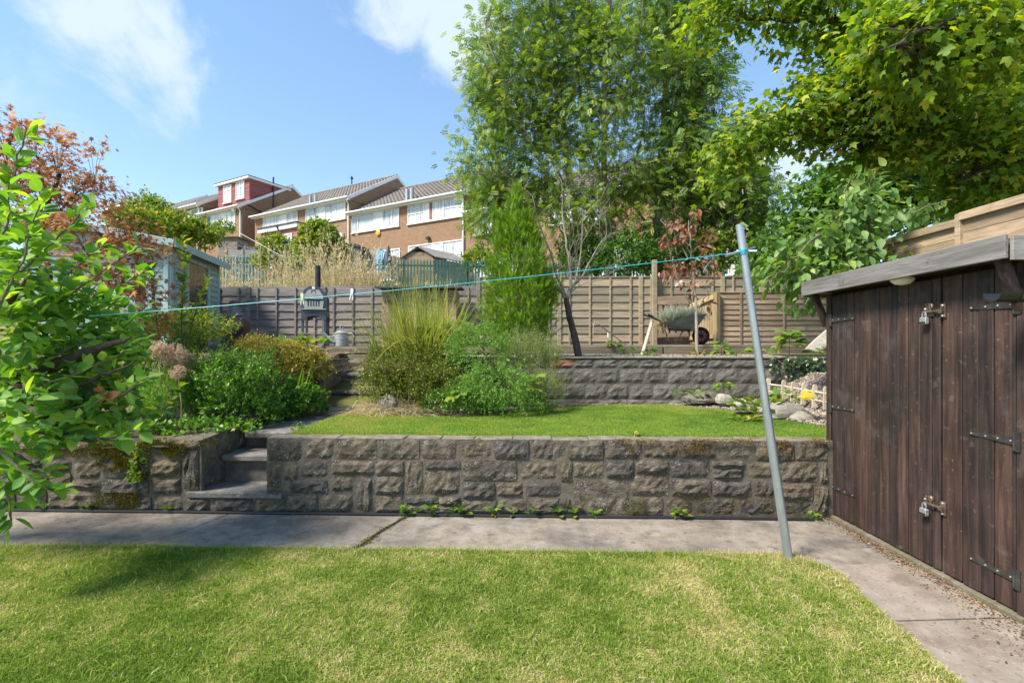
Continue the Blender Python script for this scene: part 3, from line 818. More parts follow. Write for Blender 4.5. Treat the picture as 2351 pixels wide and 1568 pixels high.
# left part of the wall, holding the planting bed
leftw = thing('stone_wall', 'mossy stone retaining wall holding the planted bed left of the steps', 'wall', (-4.4, wall_y(-4.4, WC), 0))
c3 = lambda x, y: (0.3646 * x, 734.7 + 0.3646 * y)
rl = [(120, 880, 262, 962), (268, 876, 456, 952), (464, 876, 644, 1000), (120, 970, 252, 1052), (258, 958, 456, 1044), (452, 1006, 640, 1056), (648, 1000, 944, 1100), (650, 862, 942, 992), (950, 880, 1148, 982), (950, 988, 1148, 1096), (1156, 800, 1258, 1066),
      (120, 1060, 302, 1190), (308, 1062, 634, 1194), (640, 1108, 962, 1200), (970, 1104, 1160, 1204)]
xx = 112
while xx > -900:                                      # out of view behind the apple tree
    w = random.uniform(150, 260)
    for (a, b) in ((880, 985), (992, 1080), (1088, 1194)):
        rl.append((xx - w, a, xx - 8, b))
    xx -= w
stones_from_rects(rl, c3, WC, leftw, M['stone'], bulge=0.024, out=0.006)
stones_from_rects([(1166, 1108, 1334, 1212), (1340, 1112, 1606, 1214), (1612, 1112, 1790, 1216)], c3, WC, leftw, M['stone'], bulge=0.034)
MB().fbox((0, wall_y(0, WC), 0), U_, (0, 0, 1), N_, (-7.2, -2.865), (-0.1, 0.60), (-0.24, 0.004)).build('mortar', M['mortar'], leftw)
MB().fbox((0, wall_y(0, WC), 0), U_, (0, 0, 1), N_, (-2.864, -2.17), (-0.1, 0.128), (-0.3, 0.003)).build('mortar', M['mortar'], leftw)
for (x0, x1, z0, z1) in ((-2.87 - 0.5, -2.87, 0.575, 0.655), (-3.92, -3.38, 0.565, 0.635), (-4.6, -3.93, 0.555, 0.62), (-5.4, -4.62, 0.555, 0.62), (-7.2, -5.42, 0.55, 0.62)):
    V, Fc = stone_mesh(x1 - x0, z1 - z0, x0 * 3.3, 0.03, 9, 4, 0.30)
    cx = (x0 + x1) / 2
    obj('coping', MB().add(V, Fc).mesh('coping', M['stone']), leftw, frame(Vector((cx, wall_y(cx, WC), (z0 + z1) / 2)) + N_ * 0.01, U_, N_))
# cheek of the wall that climbs back beside the steps
chk = thing('cheek_wall', 'rough mortared side wall climbing beside the garden steps', 'wall', (-2.9, 4.8, 0))
mb = MB()
prof = [(4.46, -0.05), (4.46, 0.655), (4.62, 0.665), (5.0, 0.69), (5.25, 0.66), (5.25, -0.05)]
mb.prism(prof, (-2.868, 0, 0), (0, 1, 0), (0, 0, 1), (-1, 0, 0), 0, 0.16)
mb.build('mortar', M['mortar'], chk)
for k, (y0, y1, z0, z1) in enumerate(((4.475, 4.66, 0.19, 0.40), (4.475, 4.7, 0.41, 0.64), (4.67, 4.95, 0.19, 0.42), (4.71, 4.99, 0.43, 0.66), (5.0, 5.22, 0.45, 0.65))):
    V, Fc = stone_mesh(y1 - y0 - 0.01, z1 - z0 - 0.01, 31 + k * 3, 0.018)
    obj('stone', MB().add(V, Fc).mesh('stone', M['stone']), chk, frame(Vector((-2.864, (y0 + y1) / 2, (z0 + z1) / 2)), Vector((0, 1, 0)), Vector((1, 0, 0))))

# lower garden steps
st = thing('garden_steps', 'three concrete steps rising through the gap in the front stone wall', 'steps', (-2.6, 4.6, 0))
def tread(parent, x0, x1, y0, y1, z, th=0.055, sk=0.0, mat='step'):
    MB().fbox((0, 0, 0), (1, WS, 0), (0, 1, 0), (0, 0, 1), (x0, x1), (y0, y1), (z - th, z), 0.008).build('tread', M[mat], parent)
def riser(parent, x0, x1, y0, y1, z0, z1):
    MB().fbox((0, 0, 0), (1, WS, 0), (0, 1, 0), (0, 0, 1), (x0, x1), (y0, y1), (z0, z1)).build('riser', M['riser'], parent)
tread(st, -2.99, -2.10, 4.33, 4.74, 0.185)
riser(st, -2.86, -2.262, 4.715, 4.9, 0.10, 0.392)
tread(st, -2.86, -2.262, 4.66, 5.13, 0.447)
riser(st, -2.86, -2.13, 5.10, 5.3, 0.3, 0.56)
tread(st, -2.80, -2.16, 4.97, 5.72, 0.622, 0.06)
# slabs of the upper path
up = thing('garden_path', None, None, (-2.45, 6.3, 0.62), kind='structure')
up["label"] = 'narrow path of worn concrete slabs climbing beside the small lawn'
for (a, b, x0, x1) in ((5.735, 6.55, -2.78, -2.17), (6.565, 7.3, -2.84, -2.14)):
    MB().fbox((0, 0, 0), (1, WS, 0), (0, 1, 0), (0, 0, 1), (x0, x1), (a - 0.08, b - 0.08), (0.57, 0.628 + 0.012 * (a > 6)), 0.008).build('slab', M['step'], up)
poly_sheet('path_soil', [(-2.95, 5.2), (-2.0, 5.2), (-2.0, 7.6), (-2.95, 7.6)], 0.605, M['soil'], 0.5, None, None, up)

# upper steps
us = thing('upper_steps', 'worn concrete steps climbing to the top terrace left of the shrubs', 'steps', (-2.4, 7.6, 0.63))
for (y0, z) in ((7.36, 0.85), (7.74, 1.10), (8.10, 1.295)):
    riser(us, -2.78, -1.9, y0 + 0.03, y0 + 0.36, z - 0.34, z - 0.05)
    tread(us, -2.78, -1.9, y0, y0 + 0.4, z, 0.05)
cw = thing('side_wall', 'dark rough wall with a timber post left of the upper steps', 'wall', (-2.9, 7.6, 0.6))
for k, (z0, z1) in enumerate(((0.6, 0.86), (0.87, 1.1), (1.11, 1.3))):
    for q, (y0, y1) in enumerate(((7.3, 7.75), (7.76, 8.3))):
        V, Fc = stone_mesh(y1 - y0 - 0.01, z1 - z0 - 0.01, 61 + k * 5 + q, 0.03)
        obj('stone', MB().add(V, Fc).mesh('stone', M['block']), cw, frame(Vector((-2.80, (y0 + y1) / 2, (z0 + z1) / 2)), Vector((0, 1, 0)), Vector((1, 0, 0))))
MB().box((-2.95, 7.85, 0.95), (0.28, 1.0, 0.76)).build('mortar', M['block'], cw)
MB().box((-2.84, 7.25, 0.96), (0.09, 0.08, 0.72), 0.008).build('post', M['sleeper'], cw)

# timber edging
def sleeper(x0, x1, y, z0, z1, label, th=0.1, mat='sleeper', ribs=True, group=None):
    t = thing('timber_edging', label, 'edging', ((x0 + x1) / 2, y, z0), group)
    MB().fbox((0, y, 0), (1, WS, 0), (0, 1, 0), (0, 0, 1), (x0, x1), (0, th), (z0, z1), 0.008).build('sleeper', M[mat], t)
    if ribs:
        n = 4
        for i in range(n):
            z = lerp(z0 + 0.02, z1 - 0.02, (i + 0.5) / n)
            MB().fbox((0, y, 0), (1, WS, 0), (0, 1, 0), (0, 0, 1), (x0 + 0.01, x1 - 0.01), (-0.006, 0.004), (z - (z1 - z0) * 0.075, z + (z1 - z0) * 0.075), 0.003).build('ridge', M[mat], t)
    return t
sleeper(-4.3, -2.5, 8.86, 1.40, 1.528, 'grooved timber edging board below the pizza oven and watering can')
sleeper(-3.02, -1.55, 8.34, 1.26, 1.385, 'plain timber edging board at the top of the upper steps', 0.09, ribs=False)
sleeper(-2.48, 0.6, 8.82, 1.40, 1.525, 'grooved timber edging board behind the ornamental grass')
sleeper(0.62, 2.78, 9.0, 1.36, 1.565, 'grooved timber edging board behind the bare tree on the gravel')
sleeper(2.8, 3.9, 9.02, 1.36, 1.565, 'grooved timber edging board under the wheelbarrow')
sleeper(3.93, 6.0, 8.95, 1.36, 1.57, 'grooved timber edging board under the brown fence by the shed')

# block wall
BC = 7.3
bw = thing('block_wall', 'grey pitch-faced block retaining wall behind the small lawn', 'wall', (2, wall_y(2, BC), 0.66))
MB().fbox((0, wall_y(0, BC), 0), U_, (0, 0, 1), N_, (-1.9, 4.72), (0.5, 1.352), (-0.2, 0.003)).build('mortar', M['mortar'], bw)
def bx(c): return (1224.5 + 0.3125 * c - CX_) / F_ * (BC - 0.06)
rows = [(1.205, 1.35, (115, 295, 445, 620, 775, 935, 1120, 1270, 1450, 1640, 1810, 1985, 2180)), (0.978, 1.198, (130, 295, 470, 635, 815, 985, 1160, 1330, 1500, 1670, 1850, 2020, 2180)), (0.74, 0.97, (60, 215, 380, 545, 705, 875, 1050, 1220, 1390, 1560, 1740, 1920, 2180)), (0.60, 0.733, (60, 295, 470, 635, 815, 985, 1160, 1330, 1500, 1670, 1850, 2020, 2180))]
for r, (z0, z1, cs) in enumerate(rows):
    lefts = [-1.88, -1.5, -1.14, -0.78, -0.42, -0.06, 0.3]
    xsj = [v for v in lefts if v < bx(cs[0]) - 0.15] + [bx(c) for c in cs]
    for k in range(len(xsj) - 1):
        if r == 0 and k == len([v for v in lefts if v < bx(cs[0]) - 0.15]):
            mat = M['orange_brick_single']
        else: mat = M['block']
        w = xsj[k + 1] - xsj[k] - 0.009
        V, Fc = stone_mesh(w, z1 - z0 - 0.009, r * 40 + k * 3.3, 0.017, 7, 5, 0.04, 0.1)
        xm = (xsj[k] + xsj[k + 1]) / 2
        obj('block', MB().add(V, Fc).mesh('block', mat), bw, frame(Vector((xm, wall_y(xm, BC), (z0 + z1) / 2)) + N_ * 0.004, U_, N_))
x = -1.9
while x < 4.7:
    w = min(0.44, 4.72 - x)
    MB().fbox((0, wall_y(0, BC), 1.352), U_, (0, 0, 1), N_, (x + 0.002, x + w - 0.002), (0, 0.02), (-0.22, 0.03), 0.005).build('coping', M['coping'], bw)
    x += w

# ---------------------------------------------------------------- fences
def board_mesh(L, h, th, seed, mat, wav=0.012, n=9):
    """a waney lap board in its own frame: x along, z up, y out"""
    V, Fc = [], []
    for i in range(n):
        a = i / (n - 1); x = (a - 0.5) * L
        lo = -h / 2 + wav * nz(seed + a * 3.5, 2.2) ; hi = h / 2
        V += [(x, th * 0.5, lo), (x, -th * 0.9, lo), (x, -th * 0.2, hi), (x, th * 0.5, hi)]
    for i in range(n - 1):
        for k in range(4):
            k2 = (k + 1) % 4
            Fc.append((i * 4 + k, i * 4 + k2, i * 4 + 4 + k2, i * 4 + 4 + k))
    Fc += [(0, 1, 2, 3), ((n - 1) * 4 + 3, (n - 1) * 4 + 2, (n - 1) * 4 + 1, (n - 1) * 4)]
    return MB().add(V, Fc).mesh('board', mat)


def lap_fence(parent, x0, x1, y0, slope, z0, z1, pitch, mat, bat_mat, n_var=4, posts=True, panel=1.83, bats=4, bat_w=0.04, cap=True, post_w=0.09, dirv=None):
    u = Vector(dirv) if dirv else Vector((1, slope, 0)).normalized()
    nrm = Vector((u.y, -u.x, 0))
    o = Vector((x0, y0, 0)); L = (x1 - x0) / u.x if not dirv else x1
    npan = max(1, round(L / panel)); pl = L / npan
    nb = round((z1 - z0) / pitch); ph = (z1 - z0) / nb
    vs = [board_mesh(pl - 0.02, ph * 1.22, 0.034, random.uniform(0, 90), mat) for _ in range(n_var)]
    rot = Matrix(((u.x, -nrm.x, 0, 0), (u.y, -nrm.y, 0, 0), (0, 0, 1, 0), (0, 0, 0, 1)))
    for p in range(npan):
        c = o + u * (pl * (p + 0.5))
        for b in range(nb):
            m = Matrix.Translation(c + Vector((0, 0, z0 + ph * (b + 0.5) + random.uniform(-0.006, 0.006)))) @ rot
            if random.random() < 0.5: m = m @ Matrix.Scale(-1, 4, (1, 0, 0))
            obj('board', vs[random.randrange(n_var)], parent, m)
        for k in range(bats):
            q = c + u * (pl * ((k + 0.5) / bats - 0.5)) + nrm * 0.030
            MB().fbox(q, u, nrm, (0, 0, 1), (-bat_w / 2, bat_w / 2), (-0.012, 0.016), (z0 - 0.02, z1 - 0.005), 0.003).build('batten', bat_mat, parent)
        if posts:
            q = o + u * (pl * p)
            MB().fbox(q, u, nrm, (0, 0, 1), (-post_w / 2, post_w / 2), (-0.05, 0.045), (z0 - 0.3, z1 + 0.01), 0.006).build('post', bat_mat, parent)
        if cap:
            MB().fbox(c, u, nrm, (0, 0, 1), (-pl / 2 + 0.01, pl / 2 - 0.01), (-0.03, 0.035), (z1 - 0.004, z1 + 0.022), 0.004).build('capping', bat_mat, parent)


bf = thing('lap_fence', 'weathered grey waney-lap fence behind the pizza oven and chiminea', 'fence', (-3.6, 10.75, 1.545))
lap_fence(bf, -7.6, -0.75, 10.85, -0.02, 1.5, 2.86, 0.175, M['fence_grey'], M['fence_grey'], 5, cap=False)
of_ = thing('lap_fence', 'olive grey waney-lap fence behind the bare tree and wheelbarrow', 'fence', (2.6, 10.6, 1.545))
lap_fence(of_, -0.74, 6.4, 10.72, -0.02, 1.5, 3.06, 0.178, M['fence_olive'], M['fence_olive'], 5, panel=1.78)
MB().box((3.10, 10.52, 2.42), (0.10, 0.09, 2.0), 0.008).build('tall_post', M['fence_olive'], of_)
brf = thing('lap_fence', 'warm brown close-lapped fence panel between the gate and the dark shed', 'fence', (5.4, 10.0, 1.5))
lap_fence(brf, 4.29, 6.9, 10.02, -0.03, 1.55, 2.65, 0.105, M['fence_brown'], M['fence_brown'], 5, panel=2.5, bats=3, posts=False)
rf = thing('panel_fence', 'pale tan boarded fence stepping up behind the dark shed', 'fence', (4.6, 5.4, 0.7))
# the boundary fence on the right: close panels, framed, sunlit
yy = 5.95; ztop = 2.80
while yy > 1.6:
    L = 1.0
    zt = 2.84 if yy > 5.0 else 2.88
    X0 = 4.5 + 0.0221 * yy
    for b in range(7):
        zb = zt - 0.004 - (b + 0.5) * 0.20
        MB().fbox((X0, yy, zb), (0.0221, -1, 0), (-1, 0, 0), (0, 0, 1), (0.01, L - 0.01), (0, 0.02), (-0.098, 0.098), 0.003).build('board', M['fence_tan'], rf)
    MB().fbox((X0, yy, 0), (0.0221, -1, 0), (-1, 0, 0), (0, 0, 1), (-0.03, 0.03), (0.0, 0.055), (0.6, zt - 0.005), 0.004).build('post', M['fence_tan'], rf)
    MB().fbox((X0, yy, 0), (0.0221, -1, 0), (-1, 0, 0), (0, 0, 1), (0.02, L - 0.02), (-0.02, 0.06), (zt - 0.08, zt), 0.004).build('top_rail', M['fence_tan'], rf)
    yy -= L

# ================================================================== HOUSES ON THE HILL
def window(parent, t0, t1, z0, z1, lights, bars=(), s=-0.0, astragal=None):
    """t0 (left) > t1 (right); lights: (from, to, kind) fractions left to right"""
    fr = MB()
    u = Vector((0.878, -0.479, 0)); n = Vector((-0.479, -0.878, 0)); up = Vector((0, 0, 1))
    o = Hp(t0, s, z0); W = t0 - t1; Hh = z1 - z0; fw = 0.055
    fr.fbox(o, u, up, n, (0, W), (0, fw), (-0.03, 0.055)); fr.fbox(o, u, up, n, (0, W), (Hh - fw, Hh), (-0.03, 0.055))
    fr.fbox(o, u, up, n, (0, fw), (fw, Hh - fw), (-0.03, 0.05)); fr.fbox(o, u, up, n, (W - fw, W), (fw, Hh - fw), (-0.03, 0.05))
    cuts = sorted({l[0] for l in lights if l[0] > 0.02})
    for c in cuts:
        fr.fbox(o, u, up, n, (c * W - 0.03, c * W + 0.03), (fw, Hh - fw), (-0.02, 0.048))
    for (a, b, h) in bars:
        fr.fbox(o, u, up, n, (a * W, b * W), (h * Hh - 0.02, h * Hh + 0.02), (-0.01, 0.045))
    if astragal:
        for (a, b, k) in astragal:
            for i in range(1, k):
                c = lerp(a, b, i / k) * W
                fr.fbox(o, u, up, n, (c - 0.012, c + 0.012), (fw, Hh - fw), (-0.005, 0.035))
    w = fr.build('window', M['white_paint'], parent)
    MB().fbox(o, u, up, n, (-0.05, W + 0.05), (-0.05, -0.003), (-0.02, 0.10)).build('sill', M['white_paint'], w)
    for (a, b, k) in lights:
        mat = {'p': M['white_paint'], 'g': M['curtain'], 'd': M['dark_pane'], 'x': M['peel']}[k]
        nm = {'p': 'infill_panel', 'x': 'infill_panel'}.get(k, 'pane')
        pb = MB().fbox(o, u, up, n, (a * W + 0.02, b * W - 0.02), (fw * 0.6, Hh - fw * 0.6), (0.004, 0.018 if k in 'px' else 0.012))
        pb.build(nm, mat, w)
    return w


def tiled_roof(parent, t0, t1, e_z, r_z, depth, s_front=-0.35, both=True):
    """pantiled courses from the eaves to the ridge, front slope (and back)"""
    def slope(sa, za, sb, zb):
        L = math.hypot(sb - sa, zb - za); nc = max(3, int(L / 0.33)); nt_ = max(4, int(abs(t1 - t0) / 0.075))
        tt = np.linspace(t0, t1, nt_ + 1)
        V, Fc = [], []
        for c in range(nc):
            f0, f1 = c / nc, (c + 1) / nc + 0.12 / nc
            for f, lift in ((f0, 0.05), (f1, 0.012)):
                s_ = lerp(sa, sb, f); z_ = lerp(za, zb, f)
                for i, t in enumerate(tt):
                    V.append(Hp(t, s_, z_ + lift + 0.028 * math.sin(i * math.pi / 2)))
        k = nt_ + 1
        for c in range(nc):
            for i in range(nt_):
                a = c * 2 * k + i
                Fc.append((a, a + 1, a + k + 1, a + k))
                if c < nc - 1:                       # front lip of the next course
                    pass
        return V, Fc
    mid = depth / 2
    V, Fc = slope(s_front, e_z - 0.2, mid, r_z)
    mb = MB().add(V, Fc)
    if both:
        V, Fc = slope(depth + 0.35, e_z - 0.2, mid, r_z); mb.add(V, Fc)
    r = mb.build('roof', M['rooftile'], parent, kind='stuff')
    MB().tube([Hp(t0 + 0.02, mid, r_z + 0.03), Hp(t1 - 0.02, mid, r_z + 0.03)], 0.11, 8).build('ridge_tile', M['rooftile'], r)
    # solid deck below the tiles
    d = MB()
    pts = [(s_front + 0.02, e_z - 0.22), (mid, r_z - 0.03), (depth + 0.33, e_z - 0.22), (depth, e_z - 0.25), (0, e_z - 0.25)]
    d.add([Hp(t0, a, b) for a, b in pts] + [Hp(t1, a, b) for a, b in pts], [(0, 1, 2, 3, 4), (9, 8, 7, 6, 5)] + [(i, i + 5, (i + 1) % 5 + 5, (i + 1) % 5) for i in range(5)])
    d.build('roof_deck', M['brick'], parent, uv=True)
    return r


def house(label, t_left, t_right, eave, depth=8.8, rise=2.7, base=-7.0, verge_right=True, pipe_right=True):
    g = thing('terraced_house', label, 'house', Hp((t_left + t_right) / 2, 0, eave - 5), 'brick terraced houses stepping along the hill')
    mb = MB()
    rz = eave + rise
    pr = [(0, eave + base), (0, eave - 0.02), (depth / 2, rz - 0.06), (depth, eave - 0.02), (depth, eave + base)]
    mb.add([Hp(t_left, a, b) for a, b in pr] + [Hp(t_right, a, b) for a, b in pr],
           [(0, 1, 2, 3, 4), (9, 8, 7, 6, 5)] + [(i, i + 5, (i + 1) % 5 + 5, (i + 1) % 5) for i in range(5)])
    mb.build('wall', M['brick'], g, uv=True)
    tiled_roof(g, t_left + 0.02, t_right - 0.06, eave, rz, depth)
    u = Vector((0.878, -0.479, 0)); n = Vector((-0.479, -0.878, 0)); up = Vector((0, 0, 1))
    W = t_left - t_right
    o = Hp(t_left, 0, eave)
    MB().fbox(o, u, up, n, (-0.05, W + 0.05), (-0.26, -0.08), (0.27, 0.32)).fbox(o, u, up, n, (-0.05, W + 0.05), (-0.26, -0.23), (0.01, 0.27)).build('fascia', M['white_paint'], g)
    MB().tube([Hp(t_left + 0.1, -0.40, eave - 0.14), Hp(t_right - 0.1, -0.40, eave - 0.14)], 0.065, 8).build('gutter', M['white_paint'], g)
    if verge_right:
        vb = MB()
        for (a, b) in (((-0.38, eave - 0.12), (depth / 2, rz + 0.08)), ((depth / 2, rz + 0.08), (depth + 0.35, eave - 0.12))):
            A, B = Hp(t_right - 0.09, *a), Hp(t_right - 0.09, *b)
            vb.beam(A, B, 0.05, 0.26, up=u.cross(Vector((0, 0, 1))))if False else None
            V = []
            for (q, w_) in ((A, 0), (B, 0)):
                V += [q + u * 0.03, q - u * 0.03, q - u * 0.03 - up * 0.24, q + u * 0.03 - up * 0.24]
            vb.add(V, [(0, 1, 2, 3), (7, 6, 5, 4), (0, 4, 5, 1), (1, 5, 6, 2), (2, 6, 7, 3), (3, 7, 4, 0)])
        vb.build('bargeboard', M['white_paint'], g)
    if pipe_right:
        MB().tube([Hp(t_right + 0.12, -0.38, eave - 0.2), Hp(t_right + 0.12, -0.09, eave - 0.5), Hp(t_right + 0.12, -0.09, eave - 6)], 0.045, 8).build('downpipe', M['white_paint'], g)
    return g


def win_px(g, eave, pl, pr, lights, **kw):
    z0, z1 = kw.pop('z', (eave - 1.42, eave - 0.27))
    return window(g, t_of(pl), t_of(pr), z0, z1, lights, **kw)


E1, E2, E3, E4, E5, E0 = 10.50, 11.56, 12.69, 13.60, 13.75, 9.30
h1 = house('brick house with a grid-barred window with a peeling brown panel', 0.0, -9.15, E1)
win_px(h1, E1, 809, 917, [(0, 0.13, 'g'), (0.13, 0.49, 'g'), (0.49, 0.66, 'p'), (0.66, 0.85, 'g'), (0.85, 1, 'g')])
win_px(h1, E1, 937, 1064, [(0, 0.31, 'g'), (0.31, 0.40, 'p'), (0.40, 0.475, 'x'), (0.475, 0.66, 'g'), (0.66, 1, 'g')], bars=[(0, 0.31, 0.52), (0.66, 1, 0.52)], astragal=[(0, 0.31, 4), (0.475, 0.66, 3), (0.66, 1, 4)])
win_px(h1, E1, 938, 1066, [(0, 0.45, 'g'), (0.45, 0.63, 'p'), (0.63, 1, 'g')], z=(E1 - 4.6, E1 - 2.75), bars=[(0, 0.45, 0.6), (0.63, 1, 0.55)], astragal=[(0, 0.45, 5), (0.63, 1, 6)])
win_px(h1, E1, 872, 919, [(0, 0.5, 'g'), (0.5, 1, 'g')], z=(E1 - 4.7, E1 - 2.8))
n_ = Vector((-0.479, -0.878, 0))
ab = P(869.5, 535, 0); q = Hp(t_of(869.5), 0, 0)
def face_pt(px, py, out=0.05):
    t = t_of(px); y = Hp(t, 0, 0).y
    return Hp(t, -out, EYE - (py - CY_) * y / F_)
MB().lathe([(0.02, -0.08), (0.2, -0.05), (0.2, 0.03), (0.12, 0.07)], face_pt(869.5, 535.5), 8, axis=n_).build('alarm_box', M['yellow_box'], h1)
MB().box(face_pt(985, 547.5, 0.12), (0.24, 0.2, 0.16), 0.02, -0.5).build('floodlight', M['iron'], h1)
for px in (929, 939.5):
    MB().tube([Hp(t_of(px), 0.25, E1 - 0.05), Hp(t_of(px), 0.25, E1 + 0.85)], 0.13, 8).build('vent_pipe', M['zinc'], h1)
h2 = house('brick house with a flat-roofed rear extension and white barred windows', 10.15, 0.0, E2)
win_px(h2, E2, 605, 684, [(0, 0.19, 'g'), (0.19, 0.5, 'g'), (0.5, 0.69, 'p'), (0.69, 0.86, 'g'), (0.86, 1, 'g')])
win_px(h2, E2, 703, 794, [(0, 0.33, 'g'), (0.33, 0.5, 'p'), (0.5, 0.76, 'g'), (0.76, 1, 'g')], bars=[(0, 0.33, 0.68), (0.5, 1, 0.68)])
for px in (705, 717):
    MB().tube([Hp(t_of(px), 0.3, E2 - 0.02), Hp(t_of(px), 0.3, E2 + 0.75)], 0.12, 8).build('vent_pipe', M['zinc'], h2)
MB().tube([Hp(4.6, 4.4, E2 + 2.6), Hp(4.6, 4.4, E2 + 3.5)], [0.05, 0.04], 6).tube([Hp(4.6, 4.4, E2 + 3.25), Hp(4.6, 4.4, E2 + 3.4)], 0.1, 6).build('flue', M['rubber'], h2)
MB().box(face_pt(787, 541, 0.1), (0.3, 0.2, 0.3), 0.02, -0.5).build('wall_box', M['white_plastic'], h2)
win_px(h2, E2, 778, 797, [(0, 1, 'g')], z=(E2 - 4.4, E2 - 2.85))
# extension
ex = MB()
u_ = Vector((0.878, -0.479, 0)); up_ = Vector((0, 0, 1))
o_ = Hp(4.95, 0, 0)
ex.fbox(o_, u_, up_, n_, (0, 3.55), (2.0, E2 - 2.55), (0.0, 3.0)); exo = ex.build('extension', M['red_brick'], h2, uv=True)
MB().fbox(o_, u_, up_, n_, (-0.15, 3.7), (E2 - 2.55, E2 - 2.29), (0.01, 3.16)).build('extension_fascia', M['white_paint'], exo)
MB().fbox(o_, u_, up_, n_, (-0.2, 3.75), (E2 - 2.285, E2 - 2.22), (0.01, 3.22)).build('extension_roof', M['felt'], exo)
for (a, b, z0, z1) in ((0.85, 1.75, E2 - 4.9, E2 - 3.0), (2.35, 3.1, E2 - 4.2, E2 - 2.85)):
    fr = MB()
    oo = o_ + n_ * 3.0
    for q in ((a, a + 0.07, z0, z1), (b - 0.07, b, z0, z1)): fr.fbox(oo, u_, up_, n_, q[:2], q[2:], (-0.02, 0.05))
    for zz in (z0, z1 - 0.07, lerp(z0, z1, 0.55)): fr.fbox(oo, u_, up_, n_, (a + 0.07, b - 0.07), (zz, zz + 0.06), (-0.02, 0.045))
    fr.build('extension_window', M['white_paint'], exo)
    MB().fbox(oo, u_, up_, n_, (a + 0.06, b - 0.06), (z0 + 0.03, z1 - 0.03), (0.004, 0.012)).build('extension_pane', M['curtain'], exo)
MB().tube([o_ + n_ * 3.25 + u_ * 1.9 + up_ * (E2 - 2.3), o_ + n_ * 3.1 + u_ * 1.98 + up_ * (E2 - 2.7), o_ + n_ * 3.06 + u_ * 1.98 + up_ * 4.5], 0.05, 8).build('extension_downpipe', M['black_plastic'], exo)

h3 = house('brick house with a pink tile-hung box dormer on its roof', 17.35, 11.75, E3)
win_px(h3, E3, 476, 541, [(0, 0.15, 'd'), (0.15, 0.48, 'g'), (0.48, 0.68, 'p'), (0.68, 0.84, 'g'), (0.84, 1, 'g')], z=(E3 - 1.62, E3 - 0.3))
MB().box(face_pt(541, 482, 0.15), (0.3, 0.2, 0.35), 0.02, -0.5).build('wall_box', M['white_plastic'], h3)
# dormer
def dorm(g, tl, tr, zb, zt, s0, s1, mat, wins):
    o = Hp(tl, s0, 0); W = tl - tr; b_ = -n_
    d = MB().fbox(o, u_, up_, b_, (0, W), (zb, zt), (0, s1 - s0)).build('dormer', mat, g)
    k = 0; z = zb
    while z < zt - 0.05:                              # hung tile courses on the front and the right cheek
        MB().fbox(o, u_, up_, n_, (0.0, W + 0.02), (z, z + 0.135), (0.002, 0.03 - 0.012 * (k % 2))).build('tile_course', mat, d)
        MB().fbox(Hp(tr, s0, 0), b_, up_, u_, (0.0, s1 - s0), (z, z + 0.135), (0.002, 0.03 - 0.012 * (k % 2))).build('tile_course', mat, d)
        z += 0.155; k += 1
    MB().fbox(o, u_, up_, n_, (-0.2, W + 0.2), (zt, zt + 0.16), (-(s1 - s0), 0.25)).build('dormer_fascia', M['white_paint'], d)
    MB().fbox(o, u_, up_, n_, (-0.22, W + 0.22), (zt + 0.164, zt + 0.21), (-(s1 - s0), 0.27)).build('dormer_roof', M['felt'], d)
    for (fa, fb, za, zz) in wins:
        window(g, tl - fa * W, tl - fb * W, za, zz, [(0, 0.5, 'g'), (0.5, 1, 'g')], bars=[(0.5, 1, 0.72)], s=s0 - 0.04)
dorm(h3, 15.95, 11.78, 13.0, 14.90, 0.62, 4.2, M['pink_tile'], [(0.19, 0.45, 13.38, 14.80), (0.60, 0.86, 13.45, 14.85)])
MB().tube([Hp(13.4, 0.45, 12.95), Hp(13.0, 0.3, 12.95), Hp(11.66, 0.4, 12.75), Hp(11.66, 2.6, 12.2)], 0.055, 8).tube([Hp(11.66, 2.6, 12.2), Hp(11.66, 2.6, 15.6)], 0.065, 8).build('soil_pipe', M['black_plastic'], h3)
h4 = house('brick house with dark grid-barred window left of the pink dormer', 24.4, 17.37, E4)
win_px(h4, E4, 431, 465, [(0, 0.28, 'p'), (0.28, 0.72, 'd'), (0.72, 1, 'd')], z=(E4 - 1.75, E4 - 0.4), bars=[(0.28, 0.72, 0.5), (0.72, 1, 0.5)], astragal=[(0.28, 0.72, 5), (0.72, 1, 3)])
win_px(h4, E4, 376, 385, [(0, 1, 'g')])
MB().tube([Hp(19.0, 4.4, E4 + 2.4), Hp(19.0, 4.4, E4 + 3.6)], 0.07, 6).build('flue', M['rubber'], h4)
h5 = house('farthest brick house on the left with a dark box dormer', 36.0, 24.45, E5)
dorm(h5, 36, 29.5, 14.0, 15.6, 0.7, 4.2, M['felt'], [])
h0 = house('brick house half hidden behind the ash trees', -9.17, -24.2, E0)
win_px(h0, E0, 1668, 1707, [(0, 0.35, 'p'), (0.35, 1, 'd')], z=(E0 - 1.35, E0 - 0.3))
win_px(h0, E0, 1090, 1200, [(0, 0.2, 'g'), (0.2, 0.5, 'g'), (0.5, 0.66, 'p'), (0.66, 1, 'g')])
win_px(h0, E0, 1260, 1400, [(0, 0.3, 'g'), (0.3, 0.5, 'p'), (0.5, 1, 'g')])
win_px(h0, E0, 1350, 1500, [(0, 0.3, 'g'), (0.3, 0.7, 'g'), (0.7, 1, 'g')], z=(E0 - 4.6, E0 - 2.7))
win_px(h0, E0, 1090, 1200, [(0, 0.5, 'g'), (0.5, 1, 'g')], z=(E0 - 4.6, E0 - 2.7))
win_px(h0, E0, 1655, 1688, [(0, 0.5, 'g'), (0.5, 1, 'g')], z=(E0 - 4.6, E0 - 2.9))
MB().lathe([(0.02, 0), (0.1, 0.02), (0.1, 0.1), (0.04, 0.15)], face_pt(1711, 500, 0.0), 10, axis=n_).build('wall_lamp', M['white_plastic'], h0)

